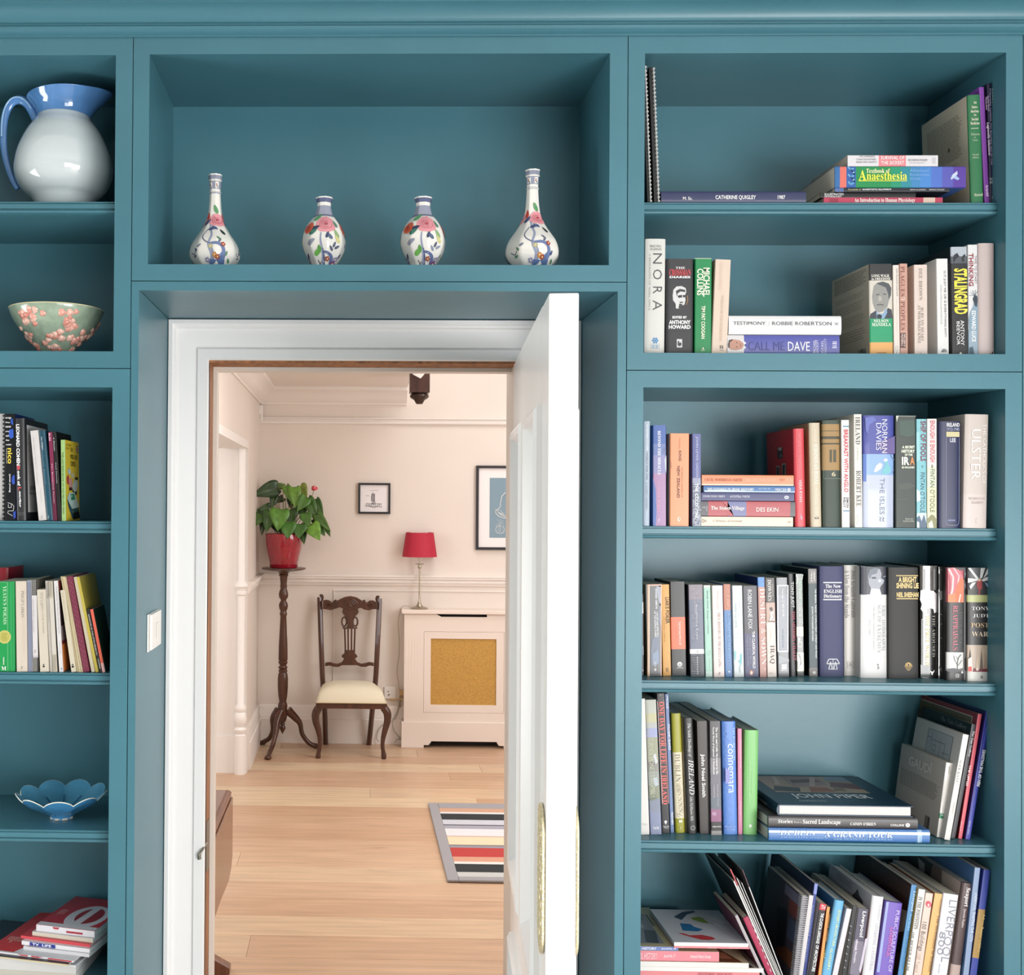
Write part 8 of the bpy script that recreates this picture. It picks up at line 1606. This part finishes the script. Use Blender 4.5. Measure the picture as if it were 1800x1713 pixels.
for foot, mid in (((290, 1535), ((378, 1360), (352, 1400), (350, 1460), (330, 1510), (305, 1528))), ((320, 1618), ((392, 1370), (372, 1420), (362, 1490), (345, 1555), (328, 1596))), ((592, 1556), ((430, 1355), (470, 1395), (498, 1430), (512, 1490), (550, 1540)))):
    ft = Pz(cx_(foot[0]), cy_(foot[1]), .014)
    ps = []
    for k, (x, y) in enumerate(mid):
        t = (k + .2) / 5.2; ps.append(S(x, y, ysd + (ft.y - ysd) * t))
    ps.append(ft)
    sp = spline(ps, 5); n = len(sp)
    mb = MB().tube(sp, [.030 - .015 * min(1, i / 12) for i in range(n)], 10)
    mb.build('leg', WD, st, smooth=True)
    MB().lathe([(.012, .0), (.021, .004), (.023, .012), (.017, .022), (.008, .026)], 16, (ft.x, ft.y, 0)).build('foot', WD, st, smooth=True)
# ------------------------------------------------------------------ potted anthurium
zpot = zq(563)
crop(420, 830, 9.517)
k9 = ysd / F / 9.517
pz = lambda y: P(cx_(750), cy_(y), ysd).z
pcx = P(cx_(752), cy_(1200), ysd).x
pl = thing('potted_plant', 'leafy green plant with one pink flower in a glossy red pot', 'plant', (pcx, ysd, zpot))
H0 = zpot
PT = M('a5152c', .10, coat=.8, kind='worn')
pr_ = [(225, H0), (236, H0 + .004), (240, pz(1500)), (262, pz(1400)), (286, pz(1300)), (304, pz(1200)), (313, pz(1100)), (315, pz(1040)), (312, pz(1022)), (304, pz(1022)), (296, pz(1060))]
MB().lathe([(r_ * k9, z) for r_, z in pr_], 44, (pcx, ysd, 0)).build('pot', PT, pl, smooth='all')
MB().lathe([(288 * k9, pz(1075)), (150 * k9, pz(1060)), (3 * k9, pz(1055))], 30, (pcx, ysd, 0)).build('soil', M('2e2018', .9, kind='mottle'), pl, smooth=True)
LV = [(735, 235, 400, 205, 90, .05, '56702c'), (625, 250, 215, 392, 220, .02, '24441c'), (600, 345, 545, 610, 120, .03, '223f18'), (735, 425, 610, 515, 100, .06, '1e3814'), (790, 245, 915, 545, 120, -.01, '5c8a2c'), (930, 268, 945, 600, 170, -.02, '6a9a34'), (1120, 425, 975, 650, 170, -.03, '4a7a28'), (1010, 260, 1140, 430, 210, .04, '8a9a40'), (1150, 455, 1310, 770, 170, .01, '426f28'), (1290, 465, 1415, 745, 120, .05, '3a6424'),
      (1300, 715, 1535, 985, 140, -.04, '4a7428'), (510, 560, 195, 695, 90, .04, '3d5a24'), (300, 690, 135, 945, 250, -.03, '4c7a2c'), (410, 800, 380, 1060, 100, .03, '1f3a18'), (520, 680, 455, 1005, 190, -.03, '3e6c26'), (690, 640, 645, 980, 260, -.10, '5a9030'), (820, 845, 815, 1110, 220, -.09, '48802c'), (1010, 880, 1000, 1105, 210, -.08, '3c6e26'), (1065, 1010, 1090, 1205, 110, -.06, '27461c'),
      (1110, 695, 1180, 905, 170, -.05, '4a7a2c'), (1215, 890, 1355, 1135, 210, -.07, '72a838'), (1330, 860, 1435, 1065, 150, -.03, '3f6c28'), (1450, 895, 1530, 1080, 80, .0, '3a5f26'), (1265, 785, 1450, 910, 120, .02, '1c3414'), (860, 640, 900, 860, 210, .0, '2f5a20'), (950, 590, 1060, 710, 120, .02, '2c501e'), (600, 850, 650, 1010, 130, .02, '1f3c18'), (430, 640, 365, 810, 150, .03, '2a4c1e'), (1150, 880, 1195, 1035, 100, -.02, '4a7a2c'), (860, 430, 880, 640, 100, .05, '213c18'), (580, 400, 600, 560, 90, .07, '24421a'), (1060, 560, 1080, 760, 150, .03, '3a6426'), (700, 880, 690, 1030, 120, .0, '1f3a16')]
def leafmesh(bx, by, tx, ty, wp, dy, hx):
    b = P(cx_(bx), cy_(by), ysd + dy); t = P(cx_(tx), cy_(ty), ysd + dy - .03 - .1 * abs(dy))
    ax = t - b; L_ = ax.length; ax.normalize()
    sd = ax.cross(Vector((0, 1, 0))).normalized(); nr = sd.cross(ax).normalized()
    if nr.y > 0: nr = -nr
    w_ = wp * k9 / 2 * 1.28
    rows = [(-.14, .62, .0), (-.06, .86, .02), (.06, .98, .03), (.2, 1.0, .035), (.4, .86, .035), (.6, .62, .02), (.8, .34, -.005), (.93, .12, -.03), (1.0, .0, -.05)]
    mb = MB(); vs = []; fs = []
    for j, (s, wf, up) in enumerate(rows):
        for u in (-1, -.5, 0, .5, 1):
            s2 = s + (.14 if j == 0 and u == 0 else .08 if j == 0 and abs(u) == .5 else 0)
            if j == 0: wf_ = wf
            vs.append(b + ax * (s2 * L_) + sd * (u * wf * w_) + nr * (up * L_ + .22 * w_ * abs(u) ** 1.3 * wf - .02 * L_ * s))
    for j in range(len(rows) - 1):
        for i in range(4): fs.append((j * 5 + i, j * 5 + i + 1, j * 5 + i + 6, j * 5 + i + 5))
    mb.add(vs, fs)
    o = mb.build('leaf', M(hx, .35, kind='leaf', coat=.15), pl, smooth='all')
    o.modifiers.new('thickness', 'SOLIDIFY').thickness = .0012
    mid = MB().tube([b + ax * (.0 * L_) + nr * .002, b + ax * (.45 * L_) + nr * (.035 * L_ + .001), b + ax * (.95 * L_) - nr * (.03 * L_)], .0011, 5).build('midrib', M('7f9a4c', .5), o, smooth=True)
    return b
root = Vector((pcx, ysd, pz(1060)))
for a in LV:
    b = leafmesh(*a)
    e = root + Vector(((b.x - pcx) * .25, .02, 0))
    m_ = (e + b) / 2 + Vector((0, .01, .03))
    MB().tube(spline([e, m_, b + Vector((0, .004, .0))], 5), .0022, 6).build('stem', M(['8a8a3c', '9a7c34', '6f7a30'][len(pl.children) % 3], .5), pl, smooth=True)
f0 = P(cx_(1262), cy_(265), ysd + .01)
mb = MB(); vs = [f0 + Vector((0, -.008, 0))]
for i in range(16):
    t = 2 * math.pi * i / 16; r_ = .019 * (1 + .12 * math.cos(3 * t)); vs.append(f0 + Vector((r_ * 1.08 * math.cos(t), .004 * math.sin(2 * t), r_ * .82 * math.sin(t))))
mb.add(vs, [(0, 1 + i, 1 + (i + 1) % 16) for i in range(16)])
o = mb.build('flower', M('f0566a', .35), pl, smooth='all'); o['label'] = 'pink waxy flower'; o.modifiers.new('thickness', 'SOLIDIFY').thickness = .0012
MB().tube([f0 + Vector((0, -.008, .0)), f0 + Vector((.002, -.012, .012)), f0 + Vector((.004, -.012, .026))], [.003, .0028, .0012], 8).build('spadix', M('e8b0a0', .5), pl, smooth=True)
MB().tube(spline([f0, P(cx_(1210), cy_(420), ysd + .03), P(cx_(1050), cy_(700), ysd + .03), root], 5), .002, 6).build('flower_stem', M('7f8a3c', .5), pl, smooth=True)
# ------------------------------------------------------------------ striped rug
crop(340, 1320, 3.103)
ra, rb = Pz(752, 1414, 0), Pz(787, 1551, 0)
yr1_, yr0_ = ra.y, rb.y; xr0 = (ra.x + rb.x) / 2; xrr = xr0 + 1.5
rug = thing('rug', 'striped rug with a wide grey border on the oak floor', 'rug', ((xr0 + xrr) / 2, (yr0_ + yr1_) / 2, 0))
def ry(y): return Pz(800, cy_(y), .012).y
inx = Pz(cx_(1340), cy_(310), .012).x
GB = M('a9a6a8', .9, kind='pile')
mb = MB().box(xr0, inx, yr0_, yr1_, .001, .012).box(inx, xrr, yr0_, ry(680), .001, .012).box(inx, xrr, ry(309), yr1_, .001, .012)
mb.build('border', GB, rug, bevel=.004)
ST = [(309, 329, 'd9a98a'), (329, 339, 'efebe8'), (339, 371, '2b3033'), (371, 397, 'd3d4dc'), (397, 402, '55565c'), (402, 420, 'aeacb8'), (420, 459, 'ecebec'), (459, 463, 'd8a08c'), (463, 507, 'efe0bc'), (507, 511, '6a6460'), (511, 523, 'a09aa4'), (523, 572, 'c5403c'), (572, 598, 'dfa488'), (598, 612, 'efeae2'), (612, 655, '2b3033'), (655, 680, 'd0d0cc')]
for y0_, y1_, hx in ST:
    MB().box(inx, xrr, ry(y1_) , ry(y0_), .001, .0105 + .0008 * (int(hx, 16) % 2)).build('stripe', M(hx, .9, kind='pile'), rug)
MB().box(xr0 + .004, xrr, yr0_ + .004, yr1_ - .004, .0003, .001).build('backing', M('4a4648', .9), rug)
# ------------------------------------------------------------------ drop-leaf table just inside the hall on the left
xt_ = -.400
TW = M('7d4c36', .25, kind='mahogany', coat=.4)
ztb = .62; ye = 1944 * (1.55 - ztb) / 503
tb = thing('drop_leaf_table', 'small dark wooden drop-leaf table just inside the hall on the left', 'table', (xt_ - .25, 3.25, 0))
y0t = 3.02
MB().box(xt_ - .5, xt_ - .004, y0t, ye, ztb - .02, ztb).build('tabletop', TW, tb, bevel=.004)
pr = [(xt_ - .006, ztb), (xt_ + .004, ztb - .003), (xt_ + .010, ztb - .009), (xt_ + .006, ztb - .013), (xt_ + .009, ztb - .018), (xt_ - .006, ztb - .020)]
MB().prism([(x, y0t, z) for x, z in pr], (0, ye - y0t, 0)).build('edge_moulding', TW, tb, smooth=True)
lf_ = [(y0t, ztb - .022), (ye, ztb - .022), (ye, .405), (ye - .03, .375), (ye - .10, .358), (ye - .22, .365), (ye - .32, .372), (y0t, .372)]
MB().prism([(xt_ + .0, y, z) for y, z in lf_], (.014, 0, 0)).build('drop_leaf', TW, tb, bevel=.003)
fx, fy_ = Pz(407, 1700, 0).x, Pz(400, 1702, 0).y
MB().prism([(fx, fy_ - .05, 0), (fx, fy_ - .05, .022), (fx - .10, fy_ - .10, .10), (fx - .16, fy_ - .12, .10), (fx - .16, fy_ - .12, .05), (fx - .05, fy_ - .07, 0)], (.0, .045, 0)).build('splayed_foot', TW, tb, bevel=.003)
MB().box(xt_ - .30, xt_ - .22, 3.26, 3.34, .05, ztb - .02).build('pedestal', TW, tb, bevel=.004)
MB().box(xt_ - .29, fx - .12, fy_ - .11, 3.34 if fy_ < 3.3 else fy_ - .07, .045, .10).build('stretcher', TW, tb, bevel=.004)
MB().prism([(xt_ - .29, 3.28, .10), (xt_ - .23, 3.28, .10), (xt_ - .23, 3.28, .05), (xt_ - .44, 3.28, 0), (xt_ - .48, 3.28, 0), (xt_ - .48, 3.28, .02)], (0, .045, 0)).build('splayed_foot', TW, tb, bevel=.003)
flush_text()
